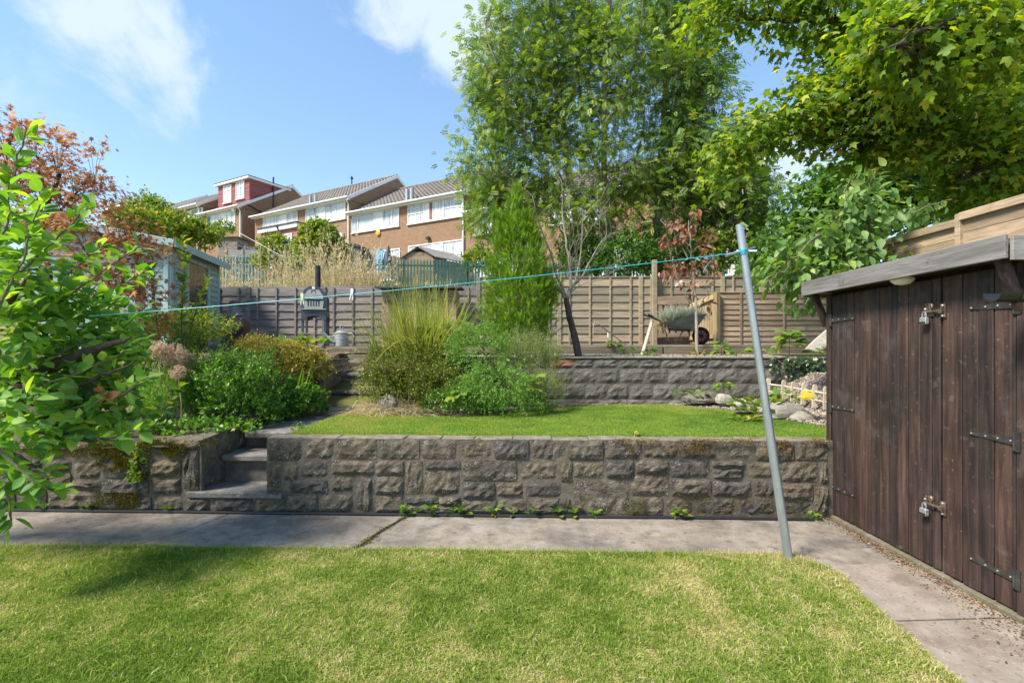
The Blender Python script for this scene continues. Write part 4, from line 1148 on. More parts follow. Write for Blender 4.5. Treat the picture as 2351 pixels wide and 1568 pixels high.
# ---------------------------------------------------------------- plots between the fence and the houses
pal = thing('palisade_fence', 'green steel palisade fence crossing the slope below the houses', 'fence', (-1, 21, 3.6))
pv = MB()
hh = 2.0
pv.add([(-0.032, 0, 0), (0.032, 0, 0), (0.032, 0.02, 0), (-0.032, 0.02, 0), (-0.032, 0, hh - 0.08), (0.032, 0, hh - 0.08), (0.032, 0.02, hh - 0.08), (-0.032, 0.02, hh - 0.08), (0, 0.01, hh)],
       [(0, 1, 5, 4), (1, 2, 6, 5), (2, 3, 7, 6), (3, 0, 4, 7), (4, 5, 8), (5, 6, 8), (6, 7, 8), (7, 4, 8)])
pme = pv.mesh('pale', M['palisade'])
def ptop(x): return 5.52 - 0.018 * (x + 12)
for i in range(190):
    x = -13.2 + i * 0.14
    obj('pale', pme, pal, Matrix.Translation((x, 21.0, ptop(x) - hh)))
for off in (0.28, 1.6):
    MB().fbox((-13.3, 21.03, ptop(-13.3) - off), (1, 0, -0.018), (0, 1, 0), (0, 0, 1), (0, 26.7), (0, 0.04), (-0.025, 0.025)).build('rail', M['palisade'], pal)
for i in range(10):
    x = -13.1 + i * 2.8
    MB().box((x, 21.08, ptop(x) - 1.1), (0.09, 0.06, 2.2)).build('post', M['palisade'], pal)

def small_fence(label, pa, pb, Y0, Y1, ytop0, ytop1, h, mat, slats=5, group=None):
    """a garden fence panel between two sightings: (px,py) of its top corners at distances Y0,Y1"""
    A = P(pa, ytop0, Y0); B = P(pb, ytop1, Y1)
    t = thing('garden_fence', label, 'fence', (A + B) / 2 - Vector((0, 0, h)), group)
    u = (B - A).normalized(); L = (B - A).length; n2 = Vector((0, 0, 1)).cross(u).normalized()
    n = max(2, int(L / 0.16)) if slats < 0 else slats
    if slats < 0:
        for i in range(n):
            MB().fbox(A, u, (0, 0, 1), n2, (L * i / n + 0.004, L * (i + 1) / n - 0.004), (-h, 0), (-0.012, 0.012)).build('board', M[mat], t)
    else:
        for i in range(n):
            MB().fbox(A, u, (0, 0, 1), n2, (0, L), (-h * (i + 1) / n, -h * i / n - 0.004), (-0.012 - 0.006 * (i % 2), 0.012)).build('board', M[mat], t)
    for f in (0, 0.5, 1):
        MB().fbox(A + u * (L * f), u, (0, 0, 1), n2, (-0.045, 0.045), (-h - 0.4, 0.04), (-0.05, 0.05)).build('post', M[mat], t)
    return t
small_fence('blue-grey close-boarded fence below the pink-dormer house', 525, 610, 30, 28, 558, 572, 1.7, 'fence_grey', -1)
small_fence('pale grey lapped fence just left of the rotary airer', 520, 596, 25, 25, 574, 574, 1.6, 'grey_timber', 8)
small_fence('grey lapped fence beside the black felted hut', 826, 866, 25.5, 25, 566, 577, 1.5, 'grey_timber', 8)
small_fence('brown lapped fence between the blue panels and the small brown shed', 885, 925, 25.2, 25, 586, 592, 1.2, 'fence_brown', 7)
for (a, b, y0, y1, lab) in ((862, 877, 574, 575, 'sky blue plastic screen panel, the left one of the pair by the palisade'), (877.5, 889, 578, 582, 'sky blue plastic screen panel, the right one by the folded parasol')):
    A, B = P(a, y0, 24.6), P(b, y1, 24.4)
    t = thing('screen_panel', lab, 'panel', (A + B) / 2 - Vector((0, 0, 1.3)), 'sky blue screen panels')
    MB().beam(A - Vector((0, 0, 0.65)), B - Vector((0, 0, 0.65)), 0.04, 1.3).build('sheet', M['blue_plastic'], t)
    MB().beam(A + Vector((0, 0, 0.02)), B + Vector((0, 0, 0.02)), 0.07, 0.05).build('edge', M['blue_plastic'], t)
# folded parasol
pp = P(891, 590, 24.2)
t = thing('folded_parasol', 'folded grey garden parasol beside the blue panels', 'parasol', pp - Vector((0, 0, 1.0)))
MB().tube([pp - Vector((0, 0, 1.4)), pp + Vector((0, 0, 0.6))], 0.025, 6).build('pole', M['zinc'], t)
MB().lathe([(0.19, -0.35), (0.21, -0.25), (0.14, 0.2), (0.07, 0.5), (0.02, 0.6)], pp, 8).build('canopy', M['slate_metal'], t)
# black felted hut
A = P(778, 560, 24.5)
t = thing('garden_hut', 'small black felt-covered hut with a curved roof below the houses', 'hut', (A.x + 0.6, 24.6, 4.2))
poly = [(0, 3.9), (0, A.z - 0.05)] + [(1.16 * i / 6, A.z - 0.05 + 0.12 * math.sin(math.pi * (i + 1) / 8) - 0.05 * i / 6) for i in range(1, 6)] + [(1.16, A.z - 0.35), (1.16, 3.9)]
MB().prism(poly, (A.x, 24.5, 0), (1, 0, 0), (0, 0, 1), (0, 1, 0), 0, 1.6).build('body', M['felt'], t)
MB().fbox((A.x, 24.45, 0), (1, 0, -0.18), (0, 1, 0), (0, 0, 1), (-0.1, 1.3), (0, 1.7), (A.z + 0.02, A.z + 0.07)).build('roof', M['felt'], t)
# small brown shed with a gable
bs = thing('small_shed', 'small brown timber shed with a pointed felt roof behind the palisade', 'shed', P(985, 640, 25))
zl, za, zr = P(922, 596, 25), P(959.5, 570, 25), P(997, 590, 25)
xl, xr = zl.x, zr.x
for i in range(12):
    z0 = 4.2 + i * 0.19
    z1 = z0 + 0.186
    def cut(zz):
        if zz <= zr.z: return xl + 0.08, xr - 0.02
        f = (zz - zr.z) / (za.z - zr.z)
        return lerp(xl + 0.08, za.x, f), lerp(xr - 0.02, za.x, f)
    if z1 > za.z - 0.04: break
    a0, a1 = cut(z0); b0, b1 = cut(z1)
    MB().add([(a0, 25, z0), (a1, 25, z0), (b1, 25, z1), (b0, 25, z1), (a0, 25.02, z0), (a1, 25.02, z0), (b1, 25.02, z1), (b0, 25.02, z1)],
             [(0, 1, 2, 3), (7, 6, 5, 4), (0, 4, 5, 1), (1, 5, 6, 2), (2, 6, 7, 3), (3, 7, 4, 0)]).build('board', M['fence_brown'], bs)
MB().box(((xl + xr) / 2, 25.05, 4.9), (xr - xl - 0.2, 0.04, 1.9)).build('frame', M['fence_brown'], bs)
dr = Vector((0.62, 0.78, 0)) * 2.6
MB().add([zl + Vector((-0.08, -0.08, 0)), za + Vector((0, -0.08, 0.04)), za + dr + Vector((0, 0, 0.04)), zl + dr, zl + Vector((-0.08, -0.08, 0.05)), za + Vector((0, -0.08, 0.10)), za + dr + Vector((0, 0, 0.10)), zl + dr + Vector((0, 0, 0.05))],
         [(0, 1, 2, 3), (7, 6, 5, 4), (0, 4, 5, 1), (1, 5, 6, 2), (2, 6, 7, 3), (3, 7, 4, 0)]).build('roof', M['felt'], bs)
zr2 = zr + Vector((0.1, 0, -0.05))
MB().add([zr2 + Vector((0, -0.08, 0)), za + Vector((0, -0.08, 0.045)), za + dr + Vector((0, 0, 0.045)), zr2 + dr, zr2 + Vector((0, -0.08, 0.06)), za + Vector((0.01, -0.08, 0.105)), za + dr + Vector((0.01, 0, 0.105)), zr2 + dr + Vector((0, 0, 0.06))],
         [(0, 1, 2, 3), (7, 6, 5, 4), (0, 4, 5, 1), (1, 5, 6, 2), (2, 6, 7, 3), (3, 7, 4, 0)]).build('roof', M['grey_timber'], bs)
MB().fbox(zr - Vector((0, 0, 0)), dr.normalized(), (0, 0, 1), (1, 0, 0), (0, 2.6), (-1.6, -0.06), (-0.03, 0.0)).build('side_wall', M['grey_timber'], bs)
# low grey shed on the left
A = P(500, 545, 29)
t = thing('low_shed', 'low grey flat-roofed shed in front of the pink-dormer house', 'shed', (A.x + 0.6, 29, 6))
MB().box((A.x + 0.6, 29.6, A.z - 0.75), (1.15, 1.2, 1.4)).build('body', M['fence_grey'], t)
MB().box((A.x + 0.6, 29.6, A.z), (1.35, 1.4, 0.08)).build('roof', M['felt'], t)
# rotary airer, half folded
ra = thing('rotary_airer', 'half-folded rotary washing line standing in the long grass', 'washing line', P(655, 650, 18.5))
top = P(655, 560, 18.5)
MB().tube([top - Vector((0, 0, 2.2)), top], 0.025, 8).build('post', M['zinc'], ra)
MB().lathe([(0.03, 0), (0.10, 0.06), (0.10, 0.1), (0.02, 0.16)], top - Vector((0, 0, 0.02)), 10).build('cap', M['black_plastic'], ra)
hub = P(655, 593, 18.5)
for (px, py, dy) in ((549, 535, 0.3), (538, 562, -0.7), (722, 557, 0.6), (712, 578, -0.5)):
    MB().tube([hub, P(px, py, 18.5 + dy)], 0.014, 6).build('arm', M['zinc'], ra)

# ================================================================== DARK SHED
def SF(y): return 2.75 + 0.0221 * y                   # its front runs away from the camera
sdir = Vector((0.0221, 1, 0)).normalized(); sout = Vector((-1, 0.0221, 0)).normalized(); Zv = Vector((0, 0, 1))
def sp(y, z, out=0.0): return Vector((SF(y), y, z)) + sout * out
def sy(px): return F_ * 2.75 / (px - 1200.0)
shed = thing('garden_shed', 'dark brown stained timber shed with padlocked double doors', 'shed', (3.5, 3.4, 0))
YL, YR = 4.348, 2.60
MB().fbox(sp(YR, 0, -0.03), sdir, Zv, sout, (0, YL - YR), (0.03, 2.0), (-1.6, 0)).build('body', M['shed'], shed)
def door(name, ya, yb, edges):
    """a leaf between two depths, boards between the edge list"""
    d = MB().fbox(sp(yb, 0, -0.028), sdir, Zv, sout, (0, ya - yb), (0.045, 1.96), (0, 0.024)).build('door', M['shed'], shed)
    for a, b in zip(edges[:-1], edges[1:]):
        MB().fbox(sp(b, 0, 0), sdir, Zv, sout, (0.0025, a - b - 0.0025), (0.045 + random.uniform(-0.004, 0.004), 1.965), (-0.004, 0.016 + random.uniform(-0.003, 0.003)), 0.0045).build('board', M['shed'], d)
    return d
e1 = [sy(x) for x in (1914, 1928.6, 1946.2, 1964.1, 1981.3, 2002, 2021.5, 2043.4, 2067.2, 2089.1, 2116.4, 2143.7, 2163.5)]
e2 = [sy(x) for x in (2167.5, 2182.8, 2214.8, 2251.1, 2287.8, 2328, 2339)]
d1 = door('door', e1[0], e1[-1], e1)
d2 = door('door', e2[0], e2[-1], e2)
MB().fbox(sp(sy(1912), 0, 0), sdir, Zv, sout, (0, YL - sy(1912)), (0.0, 1.98), (-0.01, 0.022), 0.004).build('corner_trim', M['shed'], shed)
MB().fbox(sp(YR, 0, 0), sdir, Zv, sout, (0, sy(2341) - YR), (0.0, 1.98), (-0.01, 0.02), 0.004).build('corner_trim', M['shed'], shed)
MB().fbox(sp(YR, 0, 0), sdir, Zv, sout, (0.02, YL - YR - 0.1), (0.0, 0.036), (-0.02, 0.045), 0.004).build('sill', M['sleeper'], shed)
for i in range(9):                                    # end wall towards the camera
    MB().fbox(sp(YR, 0, -0.03), -sout, Zv, -sdir, (0.02 + i * 0.17, 0.18 + i * 0.17), (0.0, 1.97), (0.002, 0.02), 0.004).build('end_board', M['shed'], shed)
for i in range(9):                                    # end wall towards the block wall
    MB().fbox(sp(YL, 0, -0.03), -sout, Zv, sdir, (0.0 + i * 0.17, 0.165 + i * 0.17), (0.0, 1.97), (0.002, 0.02), 0.004).build('end_board', M['shed'], shed)
# roof: front fascia high, felt falling away behind
RY0, RY1 = 4.475, 2.585
ov = 0.15
def rp(y, dx, z): return Vector((SF(y) - ov + dx, y, z))
rfm = MB().add([rp(RY0, 0.03, 2.06), rp(RY1, 0.03, 2.06), rp(RY1, 1.95, 1.80), rp(RY0, 1.95, 1.80), rp(RY0, 0.03, 2.095), rp(RY1, 0.03, 2.095), rp(RY1, 1.95, 1.835), rp(RY0, 1.95, 1.835)],
               [(0, 1, 2, 3), (7, 6, 5, 4), (0, 4, 5, 1), (1, 5, 6, 2), (2, 6, 7, 3), (3, 7, 4, 0)])
rfo = rfm.build('roof', M['felt'], shed)
MB().fbox(rp(RY1, 0, 0), sdir, Zv, sout, (0, RY0 - RY1), (1.982, 2.112), (0, 0.022), 0.004).build('fascia', M['grey_timber_y'], rfo)
MB().fbox(rp(RY1, 0.0, 0), -sout, Zv, -sdir, (0, 1.9), (1.97, 2.10), (0.002, 0.022), 0.003).build('fascia', M['grey_timber'], rfo)
MB().fbox(rp(RY0, 0.0, 0), -sout, Zv, sdir, (0, 1.9), (1.97, 2.10), (0.002, 0.022), 0.003).build('fascia', M['grey_timber'], rfo)
MB().fbox(rp(RY1, 0.03, 0), sdir, Zv, -sout, (0.02, RY0 - RY1 - 0.02), (1.995, 2.015), (0, 0.16)).build('soffit', M['shed'], rfo)
for y in (YL + 0.02, YR + 0.06):
    MB().beam(rp(y, 0.03, 1.99), sp(y, 1.70, 0.0), 0.04, 0.05).build('bracket', M['shed'], shed)
lp = rp(3.42, 0.085, 1.985)
MB().lathe([(0.012, -0.038), (0.045, -0.030), (0.066, -0.012), (0.072, 0.0), (0.072, 0.012)], lp, 20).build('bulkhead_lamp', M['white_plastic'], shed, True)
# strap hinges
def strap(d, y_pivot, y_tip, z, side):
    h = MB()
    o = sp(y_pivot, z, 0.018)
    L = y_tip - y_pivot
    V = []
    for out in (0.0, 0.005):
        for (f, hw) in ((0, 0.021), (1, 0.009)):
            for s_ in (-1, 1):
                V.append(sp(y_pivot + L * f, z + s_ * hw, 0.018 + out))
    h.add(V, [(0, 2, 3, 1), (4, 5, 7, 6), (0, 4, 6, 2), (1, 3, 7, 5), (0, 1, 5, 4), (2, 6, 7, 3)])
    hg = h.build('strap_hinge', M['iron'], d)
    s2 = 1 if L < 0 else -1
    MB().fbox(sp(y_pivot + s2 * 0.012, z, 0.022), sdir, Zv, sout, (-0.02, 0.02), (-0.055, 0.055), (0, 0.006)).tube([sp(y_pivot, z - 0.05, 0.026), sp(y_pivot, z + 0.05, 0.026)], 0.008, 8).build('pivot_plate', M['iron'], shed)
    b = MB()
    for f in (0.08, 0.35, 0.62, 0.95):
        b.lathe([(0.006, 0), (0.006, 0.004), (0.003, 0.006)], sp(y_pivot + L * f, z, 0.023), 8, axis=sout)
    b.build('hinge_bolt', M['bolt'], shed)
for z in (1.748, 0.99, 0.285): strap(d1, sy(1914), sy(1966), z, 1)
for z in (1.745, 0.985, 0.225): strap(d2, sy(2339), sy(2234), z, -1)
# hasps and padlocks
for z, lab in ((1.745, 'upper grey padlock hanging from the hasp of the shed doors'), (0.463, 'lower grey padlock hanging from the hasp of the shed doors')):
    y = sy(2152)
    hp = MB()
    hp.fbox(sp(y, z, 0.018), sdir, Zv, sout, (-0.0, 0.075), (-0.03, 0.03), (0, 0.006)).tube([sp(y + 0.06, z, 0.034), sp(y - 0.085, z, 0.034)], 0.008, 8)
    hp.fbox(sp(y - 0.07, z, 0.018), sdir, Zv, sout, (-0.02, 0.02), (-0.045, 0.045), (0, 0.007)).fbox(sp(y - 0.07, z, 0.018), sdir, Zv, sout, (-0.014, 0.014), (-0.014, 0.014), (0, 0.026))
    hp.lathe([(0.022, 0), (0.022, 0.012), (0.012, 0.02)], sp(y + 0.02, z + 0.035, 0.02), 10, axis=sout)
    hp.tube([sp(y + 0.035, z + 0.01, 0.03), sp(y + 0.035, z + 0.05, 0.045), sp(y + 0.01, z + 0.05, 0.045), sp(y + 0.01, z - 0.012, 0.03)], 0.006, 6)
    hasp = hp.build('hasp', M['brass'], shed)
    bb = MB()
    for (dy, dz) in ((-0.07, 0.033), (-0.07, -0.033), (0.065, 0.02), (0.065, -0.02)):
        bb.lathe([(0.009, 0), (0.009, 0.006), (0.004, 0.01)], sp(y + dy, z + dz, 0.024), 8, axis=sout)
    bb.build('hasp_bolt', M['bolt'], hasp)
    pk = thing('padlock', lab, 'padlock', sp(y + 0.045, z - 0.055, 0.05), 'padlocks on the shed doors')
    c = sp(y + 0.045, z - 0.06, 0.05)
    MB().fbox(c, sdir, Zv, sout, (-0.026, 0.026), (-0.024, 0.024), (-0.014, 0.014), 0.005).build('body', M['zinc'], pk)
    arc = [c + Zv * 0.022 + sdir * -0.015] + [c + Zv * (0.045 + 0.015 * math.sin(a)) + sdir * (-0.015 * math.cos(a)) for a in np.linspace(0, math.pi, 7)] + [c + Zv * 0.022 + sdir * 0.015]
    MB().tube(arc, 0.0045, 8).build('shackle', M['bolt'], pk)
    MB().fbox(c, sdir, Zv, sout, (-0.026, 0.026), (-0.018, -0.006), (0.0142, 0.0155)).build('band', M['black_plastic'], pk)
# gutter end of the neighbouring lean-to at the picture's edge
gt = thing('gutter', 'short open end of black half-round gutter beside the shed', 'gutter', (2.75, 2.5, 1.75))
V, Fc = [], []
gy = 2.52
for i, xx_ in enumerate((2.50, 2.60, 2.9, 3.4)):
    for k in range(9):
        a = math.pi * k / 8
        V.append((xx_, gy - 0.05 * math.cos(a) , 1.79 - 0.05 * math.sin(a)))
    for k in range(9):
        a = math.pi * (8 - k) / 8
        V.append((xx_, gy - 0.045 * math.cos(a), 1.79 - 0.044 * math.sin(a)))
n = 18
for i in range(3):
    for k in range(n): Fc.append((i * n + k, i * n + (k + 1) % n, (i + 1) * n + (k + 1) % n, (i + 1) * n + k))
Fc += [tuple(range(n)), tuple(reversed(range(3 * n, 4 * n)))]
MB().add(V, Fc).build('channel', M['black_plastic'], gt, True)
MB().tube([(2.62, gy - 0.055, 1.795), (2.62, gy - 0.04, 1.755), (2.62, gy, 1.735), (2.62, gy + 0.04, 1.755), (2.62, gy + 0.055, 1.795)], 0.006, 6).build('bracket', M['black_plastic'], gt)

# ================================================================== BLUE SHED
bsd = thing('painted_shed', 'sage blue painted timber shed with a dark glazed door at the back left', 'shed', (-6.2, 9.0, 1.4))
BN = Vector((-5.89, 8.3, 0)); be = Vector((-0.201, 0.98, 0)).normalized(); bl = Vector((-0.98, -0.201, 0)).normalized(); br = -bl
BZ0, BZ1, BLEN, BWID = 1.35, 3.31, 2.14, 2.1
def s_px(px):                                         # along the door side, by sighting
    k = (px - CX_) / F_; return (BN.x - k * BN.y) / (k * be.y - be.x)
def d_px(px):                                         # along the end that faces the lawn
    k = (px - CX_) / F_; return (BN.x - k * BN.y) / (k * bl.y - bl.x)
def btop(d): return BZ1 + 0.168 * d
def lap_board(parent, o, u, out, a, b, z, h, zcut=None):
    za, zb_ = z, z + h
    V = []
    for (t_, zz, q) in ((a, za, 0.020), (b, za, 0.020), (b, zb_, 0.006), (a, zb_, 0.006)):
        V.append(o + u * t_ + Vector((0, 0, zz)) + out * q)
    V += [o + u * t_ + Vector((0, 0, zz)) - out * 0.004 for (t_, zz) in ((a, za), (b, za), (b, zb_), (a, zb_))]
    MB().add(V, [(0, 1, 2, 3), (7, 6, 5, 4), (0, 4, 5, 1), (1, 5, 6, 2), (2, 6, 7, 3), (3, 7, 4, 0)]).build('board', M['blue_board'], parent)
sd0, sd1 = s_px(430), s_px(475)
z = BZ0
while z < BZ1 - 0.02:
    h = min(0.112, BZ1 - z)
    if z < BZ1 - 0.24:
        lap_board(bsd, BN, be, br, 0.03, sd0, z, h - 0.002); lap_board(bsd, BN, be, br, sd1, BLEN - 0.02, z, h - 0.002)
    else:
        lap_board(bsd, BN, be, br, 0.03, BLEN - 0.02, z, h - 0.002)
    z += 0.112
z = BZ0
while z < btop(BWID):
    lo = max(0.03, (z + 0.11 - BZ1) / 0.168)
    if lo < BWID - 0.1: lap_board(bsd, BN, bl, -be, lo, BWID, z, 0.11)
    z += 0.112
MB().add([BN + bl * d + Vector((0, 0, zz)) + be * e_ for e_ in (0.006, BLEN) for (d, zz) in ((0.006, 0.9), (BWID, 0.9), (BWID, btop(BWID) - 0.01), (0.006, BZ1 - 0.01))],
         [(0, 1, 2, 3), (7, 6, 5, 4), (0, 4, 5, 1), (1, 5, 6, 2), (2, 6, 7, 3), (3, 7, 4, 0)]).build('body', M['blue_board'], bsd)
for (a, b, zt) in ((0.0, 0.075, BZ1), (sd0 - 0.075, sd0, BZ1 - 0.2), (sd1, sd1 + 0.075, BZ1 - 0.2), (BLEN - 0.06, BLEN + 0.01, BZ1)):
    MB().fbox(BN, be, Zv, br, (a, b), (BZ0, zt), (0.0, 0.036), 0.003).build('trim', M['blue_trim'], bsd)
for (a, b) in ((-0.004, 0.07), (d_px(351), d_px(337)), (BWID - 0.07, BWID)):
    MB().fbox(BN, bl, Zv, -be, (a, b), (BZ0, BZ1 + 0.1 * max(0, a)), (0.0, 0.036), 0.003).build('trim', M['blue_trim'], bsd)
MB().fbox(BN, be, Zv, br, (sd0 - 0.075, sd1 + 0.075), (BZ1 - 0.197, BZ1 - 0.13), (0.0, 0.034), 0.003).build('door_head', M['blue_trim'], bsd)
dd = MB().fbox(BN, be, Zv, br, (sd0 + 0.002, sd1 - 0.002), (BZ0, 2.22), (0.0, 0.02), 0.003).build('door', M['shed'], bsd)
MB().fbox(BN, be, Zv, br, (sd0 + 0.03, sd1 - 0.03), (2.225, BZ1 - 0.2), (0.0, 0.012)).build('pane', M['shed_pane'], dd)
MB().fbox(BN, bl, Zv, -be, (d_px(337) + 0.002, d_px(314)), (2.25, 2.95), (0.0, 0.028)).build('window', M['dark_pane'], bsd)
eo = BN + br * 0.16 - be * 0.16 + Vector((0, 0, BZ1 - 0.01))
ru = (bl + Vector((0, 0, 0.168))).normalized(); rw = be.cross(ru) * -1 if be.cross(ru).z < 0 else be.cross(ru)
rf_ = MB().fbox(eo, ru, be, rw, (0.012, 2.5), (0.012, BLEN + 0.35), (0.0, 0.03)).build('roof', M['felt'], bsd)
MB().fbox(eo, be, Zv, br, (0, BLEN + 0.36), (-0.085, 0.045), (-0.01, 0.012), 0.004).build('fascia', M['blue_trim'], rf_)
MB().fbox(eo, ru, rw, -be, (0.014, 2.5), (-0.085, 0.038), (-0.012, 0.01), 0.004).build('bargeboard', M['blue_trim'], rf_)

# ================================================================== GARDEN OBJECTS
# ---- washing line
PY = 3.40
pb, pt = G(1814, 1292, 0.0), P(1697.5, 518, PY)
pb = Vector((pb.x, PY, 0.0))
pole = thing('clothes_pole', 'leaning galvanised clothes pole at the corner of the lower lawn', 'pole', pb)
ax = (pt - pb).normalized()
MB().tube([pb - ax * 0.05, pb + ax * 1.05], 0.0295, 20, True).build('lower_tube', M['galv'], pole, True)
MB().tube([pb + ax * 1.05, pt], 0.0262, 20, True).build('upper_tube', M['galv'], pole, True)
MB().tube([pt - ax * 0.004, pt + ax * 0.006], 0.024, 16).build('end_cap', M['zinc'], pole)
xc = P(1706, 579, PY)
for (a, b) in (((1667, 587), (1732, 569)), ((1692, 577), (1738, 577))):
    A, B = P(*a, PY - 0.06 if a[0] == 1667 else PY + 0.05), P(*b, PY + 0.05 if a[0] == 1667 else PY - 0.05)
    MB().tube([A, B], 0.0095, 10).build('cross_bar', M['galv'], pole)
    MB().tube([A, A + (B - A) * 0.1], 0.0108, 10).build('bar_end', M['zinc'], pole)
LS = xc + Vector((0, 0.0, 0.0)); LE = P(205, 726, 3.3)
def line_at(f):
    p = LS.lerp(LE, f); p.z -= 0.10 * f * (1 - f) * 4 * 0.28; return p
wl_ = thing('clothesline', 'taut turquoise washing line stretched from the leaning pole to the apple tree', 'washing line', LS)
MB().tube([line_at(i / 40) for i in range(41)], 0.0028, 6).build('cord', M['teal_cord'], wl_)
# the coiled slack beside the pole and the loose end
cc = []
for i in range(60):
    f = i / 59; p = line_at(f * 0.10); a = f * 40
    cc.append(p + Vector((0, math.cos(a) * 0.006, math.sin(a) * 0.006)))
MB().tube(cc, 0.0022, 5).build('twisted_slack', M['teal_cord'], wl_)
q = line_at(0.075)
MB().tube([q, P(1640, 590, PY), P(1625, 606, PY), P(1614, 626, PY)], 0.002, 5).build('loose_end', M['teal_cord'], wl_)
kn = []
for i in range(40):
    a = i * 0.9; kn.append(xc + Vector((0.03 * math.cos(a), 0.03 * math.sin(a), -0.02 + 0.001 * i)))
MB().tube(kn, 0.0028, 5).build('knot', M['teal_cord'], wl_)

def peg(f, label, mat, tilt):
    p = line_at(f)
    t = thing('clothes_peg', label, 'peg', p, 'plastic pegs on the washing line')
    for s in (-1, 1):
        poly = [(-0.0005 * s, 0.036), (0.008 * s, 0.034), (0.0095 * s, 0.012), (0.006 * s, -0.004), (0.009 * s, -0.012), (0.0125 * s, -0.040), (0.0085 * s, -0.046), (0.003 * s, -0.014), (0.0012 * s, 0.0)]
        u = Vector((math.cos(tilt), 0, math.sin(tilt))); v = Vector((-math.sin(tilt), 0, math.cos(tilt)))
        MB().prism(poly, p + v * 0.004, u, v, (0, 1, 0), -0.006, 0.006).build('jaw', mat, t)
    MB().tube([p + Vector((0, -0.008, -0.008)), p + Vector((0, 0.008, -0.008))], 0.005, 8).build('spring', M['zinc'], t)
fx = lambda px: (1706 - px) / (1706 - 205.0)
peg(fx(684.5), 'pale lime plastic peg on the washing line, left of the pizza oven', M['lime_plastic'], 0.03)
peg(fx(797), 'white plastic peg on the washing line, right of the pizza oven', M['white_plastic'], -0.08)

# ---- black hose at the foot of the wall
hz_ = []
for i in range(60):
    x = lerp(-6.4, 2.62, i / 59)
    hz_.append((x, wall_y(x, WC) - 0.055 - 0.018 * (0.5 + nz(x * 0.9, 4)), 0.014))
t = thing('hose', 'black plastic pipe lying along the foot of the stone wall', 'pipe', (-1, 4.3, 0))
MB().tube(hz_, 0.0135, 8).build('pipe', M['black_plastic'], t, True)

# ---- pizza oven on the top terrace
OY = 9.5
oz = 1.5 + (800 - 790) * OY / F_
ovn = thing('pizza_oven', 'black outdoor pizza oven on legs with an arched top and tall flue', 'pizza oven', P(733, 792, OY))
x0, x1 = P(692, 0, OY).x, P(747, 0, OY).x
zl, zsh, ztop = 1.545, P(0, 722, OY).z, P(0, 658, OY).z
dy = 0.52; dx = 0.17                                   # the oven is turned a little to the right
ang = math.radians(14)
ou = Vector((math.cos(ang), math.sin(ang), 0)); ow = Vector((-math.sin(ang), math.cos(ang), 0))
W = (x1 - x0) / math.cos(ang) * 0.94
oo = Vector((x0, OY, 0))
def oq(a, b, z): return oo + ou * a + ow * b + Vector((0, 0, z))
for (a, b) in ((0.02, 0.02), (W - 0.02, 0.02), (0.02, dy - 0.02), (W - 0.02, dy - 0.02)):
    MB().fbox(oq(a, b, zl), ou, ow, Zv, (-0.022, 0.022), (-0.022, 0.022), (0, zsh - zl + 0.02), 0.003).build('leg', M['slate_metal'], ovn)
# aprons with an arched cut-out
for (o_a, u_a, Lw) in ((oq(0, -0.006, 0), ou, W), (oq(W + 0.004, 0, 0), ow, dy), (oq(0, dy, 0), ou, W)):
    poly = [(0, zsh + 0.06), (0, zsh - 0.12)]
    poly += [(lerp(0.05, Lw - 0.05, i / 10), zsh - 0.10 + 0.075 * math.sin(math.pi * i / 10) ** 0.6) for i in range(11)]
    poly += [(Lw, zsh - 0.12), (Lw, zsh + 0.06)]
    MB().prism(poly, o_a, u_a, (0, 0, 1), u_a.cross(Zv), 0, 0.006).build('apron', M['slate_metal'], ovn)
mb = MB()
mb.fbox(oq(0, 0, 0), ou, ow, Zv, (0.004, W - 0.004), (0.004, dy), (zsh - 0.0, zsh + 0.09)).build('ash_drawer', M['slate_metal'], ovn)
MB().fbox(oq(0, 0, 0), ou, ow, Zv, (W * 0.32, W * 0.62), (-0.012, 0.004), (zsh + 0.03, zsh + 0.045)).build('drawer_handle', M['black_metal'], ovn)
zb0, zb1 = zsh + 0.09, ztop
prof = [(0, zb0), (W, zb0), (W, zb1 - 0.19), (W - 0.07, zb1 - 0.06), (W - 0.16, zb1), (0.16, zb1), (0.07, zb1 - 0.06), (0, zb1 - 0.19)]
def wprism(poly, b0, b1, out=0):
    return MB().prism(poly, oo, ou, (0, 0, 1), ow, b0, b1)
wprism(prof, 0.02, dy).build('body', M['black_metal'], ovn)
fr = [(-0.012, zb0 - 0.01), (W + 0.012, zb0 - 0.01), (W + 0.012, zb1 - 0.185), (W - 0.065, zb1 - 0.045), (W - 0.155, zb1 + 0.014), (0.155, zb1 + 0.014), (0.065, zb1 - 0.045), (-0.012, zb1 - 0.185)]
wprism(fr, -0.008, 0.018).build('front_plate', M['slate_metal'], ovn)
zm = zb0 + (zb1 - zb0) * 0.44
up_poly = [(0.055, zm + 0.03), (W - 0.055, zm + 0.03), (W - 0.055, zb1 - 0.17), (W - 0.13, zb1 - 0.06), (0.13, zb1 - 0.06), (0.055, zb1 - 0.17)]
dr_ = wprism(up_poly, -0.022, -0.009).build('upper_door', M['steel'], ovn)
MB().tube([oq(0.04, -0.03, zm + 0.02), oq(W - 0.04, -0.03, zm + 0.02)], 0.007, 8).build('hinge_bar', M['steel'], dr_)
MB().tube([oq(W * 0.42, -0.04, zb1 - 0.12), oq(W * 0.44, -0.055, zb1 - 0.075), oq(W * 0.56, -0.055, zb1 - 0.075), oq(W * 0.58, -0.04, zb1 - 0.12)], 0.008, 8).build('door_handle', M['black_metal'], dr_)
lo_poly = [(0.055, zb0 + 0.03), (W - 0.06, zb0 + 0.03), (W - 0.04, zm - 0.02), (0.045, zm - 0.02)]
dr2 = wprism(lo_poly, -0.022, -0.009).build('lower_door', M['steel'], ovn)
